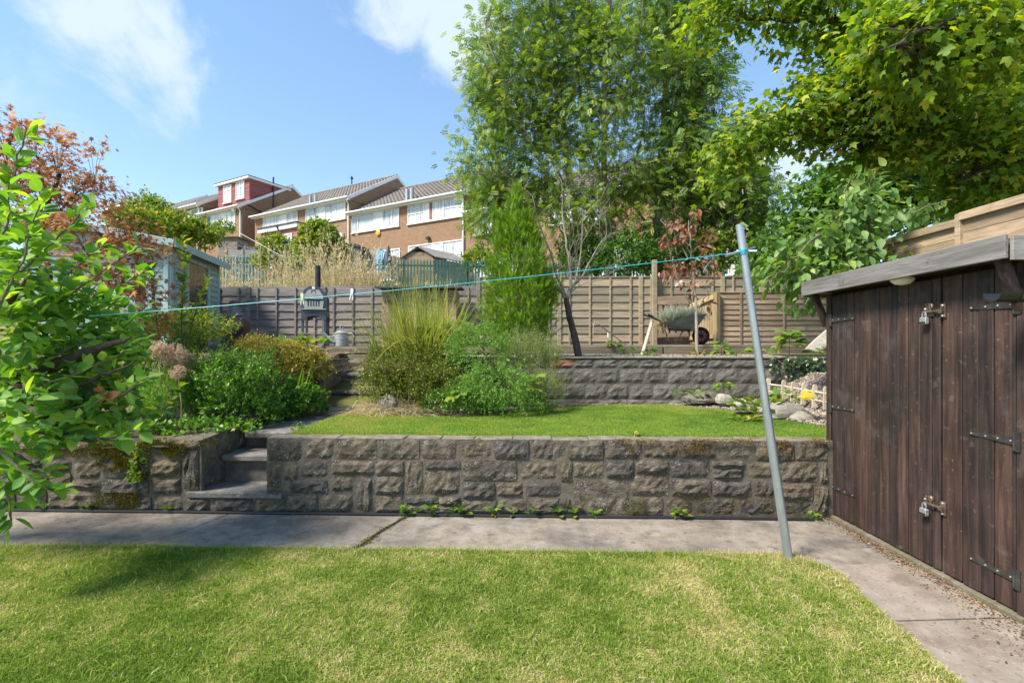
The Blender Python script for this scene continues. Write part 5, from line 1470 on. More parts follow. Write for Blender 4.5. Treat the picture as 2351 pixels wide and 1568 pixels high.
MB().tube([oq(0.0, -0.03, zb0 + 0.015), oq(W, -0.03, zb0 + 0.015)], 0.009, 8).build('hinge_bar', M['steel'], dr2)
sl = MB()
for i in range(5):
    a = lerp(0.13, W - 0.13, i / 4); hgt = 0.10 + 0.03 * math.sin(math.pi * (i + 0.5) / 5)
    sl.fbox(oq(a, -0.025, zb0 + 0.07), ou, ow, Zv, (-0.011, 0.011), (0, 0.004), (0, hgt))
    sl.fbox(oq(a, -0.025, zb0 + 0.07 + hgt), ou, ow, Zv, (-0.03 if i != 2 else -0.05, 0.016), (0, 0.004), (-0.014, 0.002))
sl.build('cut_out_flames', M['black_metal'], dr2)
MB().lathe([(0.025, 0), (0.03, 0.004), (0.03, 0.012)], oq(W / 2, -0.022, zb1 - 0.025), 14, axis=ow).build('thermometer', M['white_plastic'], ovn)
fl = oq(W * 0.62, 0.16, 0)
zf = P(0, 606, OY).z
MB().tube([fl + Vector((0, 0, zb1 - 0.04)), fl + Vector((0, 0, zf))], 0.052, 16).build('flue', M['black_metal'], ovn, True)
MB().tube([fl + Vector((0, 0, lerp(zb1, zf, 0.5) - 0.008)), fl + Vector((0, 0, lerp(zb1, zf, 0.5) + 0.008))], 0.055, 16).tube([fl + Vector((0, 0, lerp(zb1, zf, 0.45))), fl + Vector((-0.17, 0, lerp(zb1, zf, 0.46)))], 0.006, 6).build('flue_damper', M['black_metal'], ovn)

# ---- watering can
WY = 9.15
wc = P(784, 797, WY); wc.z = 1.54
can = thing('watering_can', 'dull galvanised watering can with a long spout, standing right of the pizza oven', 'watering can', wc)
r_ = 16 * WY / F_
MB().lathe([(r_, 0), (r_, 0.005), (r_ * 0.96, 0.13), (r_ * 1.0, 0.135), (r_ * 1.0, 0.145), (r_ * 0.94, 0.15), (r_ * 0.92, 0.24)], wc, 24).build('body', M['zinc'], can, True)
MB().lathe([(r_ * 0.98, 0.24), (r_ * 0.98, 0.255), (r_ * 0.6, 0.285), (r_ * 0.2, 0.30), (0.012, 0.30)], wc, 24).build('lid', M['zinc'], can, True)
MB().tube([wc + Vector((-r_ * 0.9, 0, 0.05)), wc + Vector((-0.24, -0.02, 0.17)), wc + Vector((-0.335, -0.03, 0.27))], [0.028, 0.018, 0.014], 12).tube([wc + Vector((-0.335, -0.03, 0.265)), wc + Vector((-0.355, -0.032, 0.285))], [0.014, 0.022], 12).build('spout', M['zinc'], can, True)
MB().tube([wc + Vector((-0.25, -0.02, 0.185)), wc + Vector((-r_ * 0.9, 0, 0.20))], 0.006, 6).build('brace', M['zinc'], can)
MB().tube([wc + Vector((r_ * 0.9, 0, 0.245)), wc + Vector((r_ + 0.06, 0, 0.25)), wc + Vector((r_ + 0.105, 0, 0.20)), wc + Vector((r_ + 0.085, 0, 0.12)), wc + Vector((r_ * 0.97, 0, 0.09))], 0.008, 8).build('back_handle', M['zinc'], can)
MB().tube([wc + Vector((0, -0.05, 0.28)), wc + Vector((-0.01, -0.045, 0.37)), wc + Vector((0.0, 0, 0.40)), wc + Vector((0.01, 0.045, 0.37)), wc + Vector((0, 0.05, 0.28))], 0.009, 8).build('top_handle', M['zinc'], can)

# ---- chiminea
CYY = 9.4
cb = P(541, 792, CYY); cb.z = 1.545
k_ = CYY / F_
chim = thing('chiminea', 'dark brown clay chiminea with a grey neck beside the blue shed', 'chiminea', cb)
z_ = lambda py: 1.5 + (800 - py) * k_ - cb.z
r = lambda w: w * k_ / 2
MB().lathe([(r(30), 0.03), (r(48), z_(772)), (r(58), z_(755)), (r(57), z_(740)), (r(46), z_(730)), (r(30), z_(726))], cb, 28).build('belly', M['terracotta'], chim, True)
MB().lathe([(r(30), z_(727)), (r(34), z_(724)), (r(30), z_(721)), (r(25), z_(716)), (r(24), z_(702))], cb, 24).build('neck', M['grey_clay'], chim, True)
MB().lathe([(r(24), z_(703)), (r(30), z_(701)), (r(31), z_(698)), (r(25), z_(696)), (r(22), z_(692)), (r(15), z_(690))], cb, 24).build('rim', M['terracotta'], chim, True)
MB().lathe([(r(26), -0.0), (r(30), 0.01), (r(28), 0.03), (r(24), 0.04)], cb, 16).build('stand', M['black_metal'], chim, True)
MB().lathe([(0.11, 0), (0.12, 0.02), (0.10, 0.03)], cb + Vector((0.10, -0.17, z_(757))), 20, axis=Vector((0.5, -0.85, 0.1))).build('mouth', M['rubber'], chim)

# ---- kettle barbecue, half hidden among the leaves
BY = 6.6
bb_ = P(308, 775, BY)
bbq = thing('kettle_barbecue', 'blue-grey domed kettle barbecue half hidden behind the shrubs', 'barbecue', (bb_.x, BY, 1.1))
rr_ = 0.21
MB().lathe([(rr_, 0), (rr_ * 1.02, 0.015), (rr_ * 0.93, 0.07), (rr_ * 0.7, 0.125), (rr_ * 0.35, 0.155), (0.02, 0.16)], bb_ + Vector((0, 0, 0.0)), 24).build('lid', M['dome_lid'], bbq, True)
MB().lathe([(0.04, -0.20), (rr_ * 0.6, -0.16), (rr_ * 0.92, -0.08), (rr_, -0.005)], bb_, 24).build('bowl', M['black_metal'], bbq, True)
for a in (0.4, 2.5, 4.6):
    MB().tube([bb_ + Vector((0.1 * math.cos(a), 0.1 * math.sin(a), -0.16)), Vector((bb_.x + 0.24 * math.cos(a), BY + 0.24 * math.sin(a), 1.0))], 0.011, 6).build('leg', M['zinc'], bbq)

# ---- low timber cupboard behind the ornamental grass
c0, c1 = P(876, 0, 9.9), P(1048, 0, 9.9)
cup = thing('log_store', 'brown timber log store with a dark felt lid behind the ornamental grass', 'log store', ((c0.x + c1.x) / 2, 10.1, 1.545))
zt_ = P(0, 664, 9.9).z
n = 10
for i in range(n):
    MB().fbox((lerp(c0.x, c1.x, i / n), 9.9, 0), (1, 0, 0), (0, 0, 1), (0, -1, 0), (0.003, (c1.x - c0.x) / n - 0.003), (1.55, zt_ - 0.02), (-0.02, random.uniform(0, 0.006)), 0.003).build('board', M['fence_brown'], cup)
MB().fbox((c0.x, 9.93, 0), (1, 0, 0), (0, 0, 1), (0, 1, 0), (0, c1.x - c0.x), (1.55, zt_ - 0.02), (0, 0.55)).build('body', M['fence_brown'], cup)
for zz in (zt_ - 0.2, 1.75):
    MB().fbox((c0.x, 9.88, 0), (1, 0, 0), (0, 0, 1), (0, -1, 0), (0.02, c1.x - c0.x - 0.02), (zz - 0.04, zz + 0.04), (0, 0.018), 0.003).build('rail', M['fence_brown'], cup)
MB().fbox((c0.x - 0.10, 9.72, zt_ + 0.0), (1, 0, 0), (0, 1, 0.05), (0, 0, 1), (0, c1.x - c0.x + 0.2), (0, 0.85), (0, 0.04), 0.004).build('lid', M['felt'], cup)

# ---- wheelbarrow
BW = 9.42
def bp(px, py, dyy=0.0): return P(px, py, BW + dyy)
bar = thing('wheelbarrow', 'grey steel wheelbarrow with a red-hubbed wheel parked before the timber gate', 'wheelbarrow', bp(1560, 792))
tt = [(1519, 737), (1620, 726)]
# tray: flared, open at the top
top_l, top_r = bp(1512, 740), bp(1622, 722)
rim = [bp(1513, 741, -0.30), bp(1621, 721, -0.30), bp(1625, 719, 0.30), bp(1513, 741, 0.30)]
bot = [bp(1532, 757, -0.19), bp(1594, 757, -0.20), bp(1596, 757, 0.20), bp(1532, 757, 0.19)]
V = rim + bot
inn = [p + (sum(rim, Vector()) / 4 - p) * 0.025 for p in rim] + [p + Vector((0, 0, 0.012)) + (sum(bot, Vector()) / 4 - p) * 0.03 for p in bot]
Fc = [(0, 1, 5, 4), (1, 2, 6, 5), (2, 3, 7, 6), (3, 0, 4, 7), (4, 5, 6, 7), (8, 12, 13, 9), (9, 13, 14, 10), (10, 14, 15, 11), (11, 15, 12, 8), (12, 15, 14, 13), (0, 8, 9, 1), (1, 9, 10, 2), (2, 10, 11, 3), (3, 11, 8, 0)]
MB().add(V + inn, Fc).build('tray', M['grey_steel'], bar)
for s in (-1, 1):
    o = s * 0.21
    MB().tube([bp(1478 if s > 0 else 1488, 722, o * 1.25), bp(1520, 740, o), bp(1535, 757.5, o), bp(1592, 759, o * 0.8), bp(1609, 770, o * 0.3)], 0.014, 8).build('frame_tube', M['black_metal'], bar)
    MB().tube([bp(1478 if s > 0 else 1488, 722, o * 1.25), bp(1490 if s > 0 else 1499, 727, o * 1.15)], 0.019, 10).build('grip', M['rubber'], bar)
    MB().tube([bp(1526, 757, o), bp(1531, 768, o), bp(1529, 783, o), bp(1532, 791, o), bp(1550, 791.5, o), bp(1556, 780, o), bp(1566, 762, o), bp(1578, 759, o)], 0.012, 8).build('leg', M['black_metal'], bar)
MB().tube([bp(1531, 790, -0.21), bp(1531, 790, 0.21)], 0.011, 6).build('leg_brace', M['black_metal'], bar)
wcn = bp(1609, 771, 0.0); wr = 20.5 * BW / F_
V = []
ms, ns = 24, 8
tyre = MB()
for i in range(ms):
    a = 2 * math.pi * i / ms
    for j in range(ns):
        b = 2 * math.pi * j / ns
        rr2 = wr - 0.04 + 0.04 * math.cos(b)
        V.append(wcn + Vector((rr2 * math.cos(a), 0.04 * math.sin(b), rr2 * math.sin(a))))
tyre.add(V, [(i * ns + j, ((i + 1) % ms) * ns + j, ((i + 1) % ms) * ns + (j + 1) % ns, i * ns + (j + 1) % ns) for i in range(ms) for j in range(ns)])
wh = tyre.build('wheel', M['rubber'], bar, True)
MB().lathe([(wr - 0.055, -0.02), (wr - 0.05, -0.024), (wr - 0.05, 0.024), (wr - 0.055, 0.02)], wcn, 24, axis=(0, 1, 0)).build('hub_disc', M['red_paint'], wh)
for i in range(8):
    a = math.pi * 2 * i / 8
    d = Vector((math.cos(a), 0, math.sin(a)))
    MB().beam(wcn + d * 0.03 - Vector((0, 0.03, 0)), wcn + d * (wr - 0.05) - Vector((0, 0.028, 0)), 0.012, 0.008, up=(0, 1, 0)).build('spoke', M['rubber'], wh)
MB().lathe([(0.03, -0.05), (0.03, 0.05)], wcn, 12, axis=(0, 1, 0)).build('axle', M['rubber'], wh)
# ---- stake leaning against the edging
t = thing('wooden_stake', 'bleached round wooden stake leaning by the barrow handles', 'stake', P(1475, 815, 8.7))
MB().tube([P(1474, 817, 8.8), P(1497, 738, 9.25)], [0.034, 0.031], 12).build('stake', M['picket'], t, True)
# ---- hose lance propped on the fence
t = thing('hose_lance', 'black hose lance with a looped pale cord propped against the olive fence', 'lance', P(1400, 790, 10.2))
MB().tube([P(1365, 738, 10.3), P(1440, 794, 9.6)], 0.011, 8).build('lance', M['black_plastic'], t)
MB().tube([P(1364, 738, 10.28), P(1378, 748, 10.2)], 0.022, 10).build('grip', M['grey_steel'], t)
MB().tube([P(1366, 738, 10.25), P(1362, 750, 10.25), P(1362, 768, 10.25), P(1367, 776, 10.25)], 0.008, 6).build('cord', M['straw'], t)
MB().tube([P(1396, 764, 10.0), P(1396, 774, 10.0)], 0.014, 6).build('label_tag', M['white_plastic'], t)

# ---- gate and rail
gate = thing('timber_gate', 'pale new timber gate standing open behind the wheelbarrow', 'gate', P(1640, 795, 9.98))
ga, gb = P(1641, 674, 9.98), P(1577, 702, 10.62)
gu = (gb - ga); gL = gu.length; gu2 = Vector((gu.x, gu.y, 0)).normalized(); gn = gu2.cross(Zv)
n = 11
for i in range(n):
    f0, f1 = i / n, (i + 1) / n
    za_, zb_ = lerp(ga.z, gb.z, f0), lerp(ga.z, gb.z, f1)
    A, B = ga.lerp(gb, f0 + 0.006), ga.lerp(gb, f1 - 0.006)
    lo = 1.60
    V = [Vector((A.x, A.y, lo)), Vector((B.x, B.y, lo)), Vector((B.x, B.y, zb_ - 0.03)), Vector((A.x, A.y, za_ - 0.03))]
    V += [p + gn * 0.018 for p in V]
    MB().add(V, [(0, 1, 2, 3), (7, 6, 5, 4), (0, 4, 5, 1), (1, 5, 6, 2), (2, 6, 7, 3), (3, 7, 4, 0)]).build('board', M['gate'], gate)
MB().beam(ga - Vector((0, 0, 0.06)) - gn * 0.03, gb - Vector((0, 0, 0.06)) - gn * 0.03, 0.035, 0.10).build('top_rail', M['gate'], gate)
MB().beam(Vector((ga.x, ga.y, 1.75)) - gn * 0.03, Vector((gb.x, gb.y, 1.72)) - gn * 0.03, 0.035, 0.08).build('bottom_rail', M['gate'], gate)
MB().box((ga.x + 0.03, ga.y - 0.03, 2.08), (0.10, 0.10, 1.16), 0.006, 0.3).build('post', M['gate'], gate)
rl_ = thing('garden_railing', 'brown timber railing beside the open gate, behind the wheelbarrow', 'railing', P(1540, 790, 10.4))
A, B = P(1509, 691, 10.5), P(1580, 689, 10.5)
MB().beam(A, B, 0.05, 0.17).build('hand_rail', M['fence_brown'], rl_)
MB().beam(A - Vector((0, 0, 0.75)), B - Vector((0, 0, 0.75)), 0.05, 0.09).build('bottom_rail', M['fence_brown'], rl_)
for i in range(5):
    q = A.lerp(B, (i + 0.5) / 5)
    MB().box((q.x, q.y, q.z - 0.44), (0.085, 0.03, 0.72), 0.003).build('baluster', M['fence_brown'], rl_)

# ---- picket fence on the gravel slope
pf = thing('picket_fence', 'little bleached picket edging fence on the gravel beside the shed', 'fence', P(1830, 930, 6.2))
tops = [(1765, 868), (1800, 872), (1822, 876), (1846, 879), (1871, 883), (1896, 887), (1921, 890)]
pks = []
for i, (px, py) in enumerate(tops):
    Yd = lerp(6.75, 5.35, i / 6)
    A = P(px, py, Yd); hgt = lerp(0.27, 0.27, i / 6); w = 0.026
    poly = [(-w, -hgt), (w, -hgt)] + [(w * math.cos(a), -0.028 + 0.028 * math.sin(a)) for a in np.linspace(0, math.pi, 7)]
    tl = Vector((0.10 - 0.015 * i, 0, 1)).normalized()
    MB().prism(poly, A, (1, 0, -0.1), tl, (0.2, -1, 0), -0.006, 0.009).build('picket', M['picket'], pf)
    pks.append(A)
for dz in (0.085, 0.185):
    MB().tube([p - Vector((0, -0.02, dz)) for p in pks], 0.012, 6).build('rail', M['picket'], pf)

# ---- boulders and the leaning slab
def boulder(c, size, label, seed, mat='boulder', tilt=0.0, group=None):
    c = Vector(c)
    t = thing('boulder', label, 'boulder', c, group)
    V, Fc = [], []
    nu, nv = 14, 8
    for j in range(nv + 1):
        th = math.pi * j / nv
        for i in range(nu):
            ph = 2 * math.pi * i / nu
            d = Vector((math.sin(th) * math.cos(ph), math.sin(th) * math.sin(ph), math.cos(th)))
            f = 1 + 0.30 * nz(seed + d.x * 1.1, d.y * 1.1, d.z * 1.1) + 0.10 * nz(seed + d.x * 3, d.y * 3, d.z * 3)
            p = Vector((d.x * size[0] * f, d.y * size[1] * f, max(-0.4, d.z) * size[2] * f))
            p = Matrix.Rotation(tilt, 3, 'Y') @ p
            V.append(c + p)
    for j in range(nv):
        for i in range(nu):
            Fc.append((j * nu + i, j * nu + (i + 1) % nu, (j + 1) * nu + (i + 1) % nu, (j + 1) * nu + i))
    MB().add(V, Fc).build('stone', M[mat], t)
    return t
boulder(P(1815, 950, 5.5) + Vector((0, 0.1, 0.01)), (0.235, 0.14, 0.12), 'large pale boulder below the picket fence', 3.1, tilt=-0.05)
boulder(P(1850, 962, 5.35) + Vector((0.02, 0.12, 0)), (0.13, 0.11, 0.07), 'smaller sloping rock just right of the large pale boulder', 8.4)
boulder(P(1708, 935, 6.0), (0.14, 0.12, 0.10), 'rounded brownish rock left of the leaning pole', 5.7)
boulder(P(1660, 918, 6.6), (0.11, 0.1, 0.09), 'half-buried earthy rock beside the dark flat stone', 9.2)
boulder(P(1618, 915, 6.9), (0.31, 0.2, 0.10), 'dark flat rock at the foot of the block wall', 12.6, 'block', -0.08)
boulder(P(890, 928, 6.1), (0.12, 0.10, 0.12), 'upright pale green-grey rock at the left foot of the shrub bank', 15.5, tilt=0.3)
boulder(P(1880, 802, 7.9), (0.16, 0.12, 0.07), 'brown rock beside the leaning stone slab', 18.8)
boulder(P(1897, 795, 7.8), (0.08, 0.1, 0.11), 'cream rock wedged behind the corner of the shed', 21.3)
t = thing('stone_slab', 'grey stone slab leaning behind the corner of the dark shed', 'slab', P(1890, 800, 8.0))
pts = [P(*q, 8.1 + 0.004 * (806 - q[1])) for q in ((1851, 803), (1872, 806), (1932, 806), (1932, 757), (1899, 758), (1866, 787))]
MB().add(pts + [p + Vector((0.01, 0.06, 0.01)) for p in pts], [(0, 1, 2, 3, 4, 5), (11, 10, 9, 8, 7, 6)] + [(i, i + 6, (i + 1) % 6 + 6, (i + 1) % 6) for i in range(6)]).build('slab', M['boulder'], t)

# ================================================================== PLANTS
def unit(a):
    a = np.asarray(a, dtype=float)
    return a / np.maximum(np.linalg.norm(a, axis=-1, keepdims=True), 1e-9)


def oval(w=0.46, n=4, droop=0.16, fold=0.16, p=0.85, tipw=0.0):
    V, Fc = [], []
    for i in range(n + 1):
        y = i / n
        hw = w / 2 * math.sin(math.pi * min(1, y ** p)) + (0.02 if 0 < i < n else 0)
        z = -droop * y * y
        V += [(-hw, y, z + fold * hw), (0, y, z), (hw, y, z + fold * hw)]
    for i in range(n):
        a = i * 3
        Fc += [(a, a + 1, a + 4, a + 3), (a + 1, a + 2, a + 5, a + 4)]
    return np.array(V), np.array(Fc)


def lobed(half, droop=0.22, c=(0, 0.32)):
    """a lobed leaf from the right half of its outline (base to tip)"""
    out = [(0, 0)] + half + [(-x, y) for x, y in reversed(half) if abs(x) > 1e-6]
    V = [(c[0], c[1], 0.0)] + [(x, y, -droop * ((x * 0.9) ** 2 + (y - 0.3) ** 2) + 0.05 * abs(x)) for x, y in out]
    n = len(out)
    Fc = [(0, 1 + i, 1 + (i + 1) % n) for i in range(n)]
    return np.array(V), np.array(Fc)


DIAMOND = (np.array([(0, 0, 0), (0.26, 0.45, 0.05), (0, 1, -0.05), (-0.26, 0.45, 0.05)]), np.array([(0, 1, 2, 3)]))
NEEDLE = (np.array([(0, 0, 0), (0.09, 0.4, 0.0), (0, 1, 0.0), (-0.09, 0.4, 0.0)]), np.array([(0, 1, 2, 3)]))
SYC = lobed([(0.10, -0.06), (0.30, -0.10), (0.40, 0.06), (0.33, 0.14), (0.60, 0.30), (0.58, 0.44), (0.66, 0.56), (0.42, 0.50), (0.24, 0.50), (0.28, 0.68), (0.16, 0.80), (0, 1.0)])
SYC2 = lobed([(0.12, -0.04), (0.34, -0.06), (0.36, 0.10), (0.56, 0.34), (0.62, 0.56), (0.26, 0.48), (0.26, 0.72), (0, 1.0)], 0.55)
SYC_S = lobed([(0.30, -0.06), (0.30, 0.14), (0.62, 0.50), (0.24, 0.48), (0, 1.0)], 0.4)
JM = lobed([(0.22, -0.16), (0.12, 0.06), (0.52, 0.12), (0.20, 0.24), (0.52, 0.62), (0.14, 0.42), (0, 1.0)], 0.5, (0, 0.18))
APPLE1, APPLE2, APPLE3 = oval(0.56, 5, 0.10, 0.25), oval(0.62, 5, 0.32, 0.05), oval(0.5, 5, -0.05, 0.45)
CHERRY1, CHERRY2 = oval(0.52, 5, 0.30, 0.22, 0.8), oval(0.46, 5, 0.12, 0.4, 0.8)
SMALL = oval(0.55, 2, 0.1, 0.2)


def pinnate(pairs=4, ll=0.34, lw=0.11):
    V, Fc = [], []
    for i in range(pairs * 2 + 1):
        if i < pairs * 2:
            y = 0.22 + 0.68 * (i // 2) / pairs; s = 1 if i % 2 else -1
            d = np.array([s * 0.82, 0.55, -0.14])
        else:
            y = 0.86; d = np.array([0, 1, -0.2])
        d = d / np.linalg.norm(d); b = np.array([0, y, -0.12 * y * y]); w = np.cross(d, [0, 0, 1]); w = w / np.linalg.norm(w)
        n = len(V)
        V += [b, b + d * ll * 0.5 + w * lw * 0.5, b + d * ll, b + d * ll * 0.5 - w * lw * 0.5]
        Fc.append((n, n + 1, n + 2, n + 3))
    return np.array(V), np.array(Fc)


ASH = pinnate(4, 0.36, 0.15)


def spray(k=7, ll=0.34, lw=0.10, spread=0.7):
    """a flat frond of narrow scales, for the conifers"""
    V, Fc = [], []
    for i in range(k):
        y = i / k * 0.72; s = (-1) ** i
        d = np.array([s * spread * (1 - i / k * 0.7), 1.0, 0.18 * s]); d /= np.linalg.norm(d)
        w = np.cross(d, [0, 0, 1.0]); w /= np.linalg.norm(w)
        b = np.array([0, y, 0]); n = len(V)
        V += [b, b + d * ll * 0.45 + w * lw / 2, b + d * ll, b + d * ll * 0.45 - w * lw / 2]
        Fc.append((n, n + 1, n + 2, n + 3))
    return np.array(V), np.array(Fc)


SPRAY = spray()


def scatter_np(tmpls, pos, axis, normal, scale):
    """one joined leaf mass: vertices, face lists, tone"""
    N = len(pos)
    which = rng.integers(0, len(tmpls), N)
    Vs, Fs, Ts, off = [], {}, [], 0
    Y = unit(axis); X = unit(np.cross(Y, normal)); Z = np.cross(X, Y)
    for k, (tv, tf) in enumerate(tmpls):
        ix = np.nonzero(which == k)[0]
        if not len(ix): continue
        v = (pos[ix, None, :] + scale[ix, None, None] * (tv[None, :, 0:1] * X[ix, None, :] + tv[None, :, 1:2] * Y[ix, None, :] + tv[None, :, 2:3] * Z[ix, None, :]))
        m = len(tv)
        f = tf[None] + (np.arange(len(ix)) * m)[:, None, None] + off
        Vs.append(v.reshape(-1, 3)); Fs.setdefault(tf.shape[1], []).append(f.reshape(-1, tf.shape[1]))
        Ts.append(np.repeat(rng.random(len(ix)), m)); off += len(ix) * m
    return np.concatenate(Vs), [np.concatenate(x) for x in Fs.values()], np.concatenate(Ts)


def in_frame(pos):
    y = np.maximum(pos[:, 1], 0.05)
    px = pos[:, 0] / y * F_ + CX_; py = CY_ - (pos[:, 2] - EYE) / y * F_
    return (px > -30) & (px < 2380) & (py > -30) & (py < 1590) & (pos[:, 1] > 0.3)


def foliage(parent, tmpls, pos, axis, normal, scale, mat, n_ind=0, name='leaf', rest='foliage', far=None, petiole=False):
    """the n_ind leaves that show largest become leaves of their own, the rest one mass"""
    pos, axis, normal, scale = (np.asarray(a, dtype=float) for a in (pos, axis, normal, scale))
    if n_ind:
        score = scale / np.maximum(pos[:, 1], 0.3) * (0.1 + in_frame(pos))
        order = np.argsort(-score)
        ind, rem = order[:n_ind], order[n_ind:]
        mes = [npmesh(name, tv, [tf], mat, None, True) for tv, tf in tmpls]
        Y = unit(axis); X = unit(np.cross(Y, normal)); Z = np.cross(X, Y)
        for i in ind:
            s = float(scale[i])
            m = Matrix(((X[i, 0] * s, Y[i, 0] * s, Z[i, 0] * s, pos[i, 0]), (X[i, 1] * s, Y[i, 1] * s, Z[i, 1] * s, pos[i, 1]), (X[i, 2] * s, Y[i, 2] * s, Z[i, 2] * s, pos[i, 2]), (0, 0, 0, 1)))
            obj(name, mes[int(rng.integers(0, len(mes)))], parent, m)
    else:
        rem = np.arange(len(pos))
    if len(rem):
        V, Fs, T = scatter_np(far or tmpls, pos[rem], axis[rem], normal[rem], scale[rem])
        o = obj(rest, npmesh(rest, V, Fs, mat, T, False), parent)
        o["kind"] = "stuff"


def rdir(n, up=0.0):
    d = unit(rng.normal(size=(n, 3))); d[:, 2] += up
    return unit(d)


def vn(p, s=1.0):
    """cheap vector noise in -1..1 for point arrays"""
    p = np.asarray(p) * s
    return np.array([noise.noise(Vector(q)) for q in p])


def sprigs(c, r, n, k, sl, ll, up=0.5, inner=0.7, lump=0.18, droop=0.0, zmin=-0.35, jit=0.35, spread=0.8, lfreq=2.2, back=1.0):
    """leaves set along short shoots that stand out of an ellipsoid"""
    d = unit(rng.normal(size=(int(n * 1.6) + 8, 3)))
    d = d[(d[:, 2] > zmin) & (d[:, 1] < back)][:n]; n = len(d)
    rad = rng.uniform(inner, 1, n) ** 0.6 * (1 + lump * vn(d, lfreq) * 1.6)
    base = np.asarray(c) + d * np.asarray(r) * rad[:, None]
    g = unit(d * (1 - up) + np.array([0, 0, up]) + rng.normal(size=(n, 3)) * jit)
    t = (np.arange(k)[None, :] + rng.random((n, k))) / k
    L = sl * rng.uniform(0.5, 1.3, n)
    p = base[:, None, :] + g[:, None, :] * (t * L[:, None])[..., None]
    p[..., 2] -= droop * (t ** 2) * L[:, None]
    side = unit(rng.normal(size=(n, k, 3)))
    ax = g[:, None, :] * (1 - spread * 0.6) + side * spread
    ax[..., 2] -= droop * t * 0.8
    nrm = rng.normal(size=(n, k, 3)) * 0.6 + np.array([0, 0, 1.0])
    s = ll * rng.uniform(0.6, 1.25, (n, k))
    return p.reshape(-1, 3), unit(ax.reshape(-1, 3)), unit(nrm.reshape(-1, 3)), s.ravel()


def join(*parts): return [np.concatenate(x) for x in zip(*parts)]


def blob(px, py, rx, ry, Y, ryd=None):
    k = Y / F_
    c = P(px, py, Y)
    return (c.x, c.y, c.z), (rx * k, (ryd if ryd else (rx + ry) / 2 * k), ry * k)


def stems(parent, base, tips, r, mat, name='stem'):
    b = Vector(base)
    for t_ in tips:
        t_ = Vector(t_)
        mid = b.lerp(t_, 0.5) + Vector((random.uniform(-.04, .04), random.uniform(-.04, .04), 0.02))
        MB().tube([b + Vector((random.uniform(-.02, .02), random.uniform(-.02, .02), 0)), mid, t_], [r, r * 0.75, r * 0.4], 5).build(name, mat, parent)


def shrub(name, label, cat, specs, tm, mat, base, stem_mat='bark', stem_r=0.012, n_ind=0, group=None, far=None):
    """specs: list of ((c),(r), kwargs for sprigs)"""
    t = thing(name, label, cat, base, group)
    parts = [sprigs(c, r, **kw) for c, r, kw in specs]
    foliage(t, tm, *join(*parts), M[mat], n_ind, far=far)
    stems(t, base, [Vector(c) + Vector((random.uniform(-.5, .5) * r[0], random.uniform(-.3, .3) * r[1], 0)) for c, r, kw in specs for _ in range(2)], stem_r, M[stem_mat])
    return t


# ---- grass ---------------------------------------------------------
def inside(poly, x, y):
    poly = np.asarray(poly); r = np.zeros(len(x), dtype=bool); j = len(poly) - 1
    for i in range(len(poly)):
        xi, yi = poly[i]; xj, yj = poly[j]
        c = ((yi > y) != (yj > y)) & (x < (xj - xi) * (y - yi) / (yj - yi + 1e-12) + xi)
        r ^= c; j = i
    return r


def vnoise2(x, y, f, seed=0):
    """smooth value noise on arrays"""
    g = np.random.default_rng(seed).random((128, 128))
    X, Yv = x * f + 64, y * f + 64
    i, j = np.floor(X).astype(int), np.floor(Yv).astype(int); u, v = X - i, Yv - j
    u, v = u * u * (3 - 2 * u), v * v * (3 - 2 * v)
    i, j = i % 127, j % 127
    return (g[i, j] * (1 - u) * (1 - v) + g[i + 1, j] * u * (1 - v) + g[i, j + 1] * (1 - u) * v + g[i + 1, j + 1] * u * v)


def grass_mesh(name, mat, x, y, z, h, w, tone, lean=0.6, group_dir=None):
    n = len(x)
    a = rng.random(n) * 2 * math.pi; la = rng.random(n) * 2 * math.pi
    if group_dir is not None: la = group_dir + rng.normal(size=n) * 0.7
    lx, ly = np.cos(la), np.sin(la); L = lean * rng.random(n)
    b = np.stack([x, y, z], 1); wx = np.stack([np.cos(a) * w / 2, np.sin(a) * w / 2, np.zeros(n)], 1)
    mid = b + np.stack([lx * L * h * 0.35, ly * L * h * 0.35, h * 0.58], 1)
    tip = b + np.stack([lx * L * h * 1.0, ly * L * h * 1.0, h * (1 - 0.3 * L)], 1)
    V = np.stack([b, mid - wx, mid + wx, tip], 1).reshape(-1, 3)
    q = np.arange(n)[:, None] * 4
    Fc = np.concatenate([q + np.array([0, 2, 1]), q + np.array([1, 2, 3])])
    o = obj(name, npmesh(name, V, [Fc], mat, np.repeat(np.clip(tone, 0, 1), 4)), None)
    o["kind"] = "stuff"
    return o


n = 500000
y = 2.02 + (3.62 - 2.02) * rng.random(n) ** 1.0
x = rng.uniform(-1, 1, n) * (y * 1.07 + 0.15) - 0.8 * (rng.random(n) < 0.16)
front_y = np.array([lawn_front(v) for v in np.linspace(-6, 2, 801)])
m = inside(lawn_pts, x, y - 0.012 * rng.random(n))
x, y = x[m], y[m]
patch = 0.38 * vnoise2(x, y, 1.9, 3) + 0.34 * vnoise2(x, y, 6, 4) + 0.28 * vnoise2(x, y, 19, 5)
edge = np.clip((x - 1.15) / 0.9, 0, 1) * 0.26 + np.clip((y - 3.25) / 0.3, 0, 1) * 0.10
green = np.clip((-x - 1.2) / 2.4, 0, 1) * 0.16
tone = np.clip((patch - 0.5) * 1.15 + 0.56 + edge - green + rng.normal(size=len(x)) * 0.23, 0, 1)
keep = rng.random(len(x)) > np.clip((patch - 0.60) * 3.5 + edge * 0.9, 0, 0.72)
x, y, tone, patch = x[keep], y[keep], tone[keep], patch[keep]
hh_ = (0.016 + 0.016 * rng.random(len(x))) * (1.25 - 0.7 * np.clip(patch - 0.3, 0, 0.6)) * np.where(rng.random(len(x)) < 0.04, 1.7, 1)
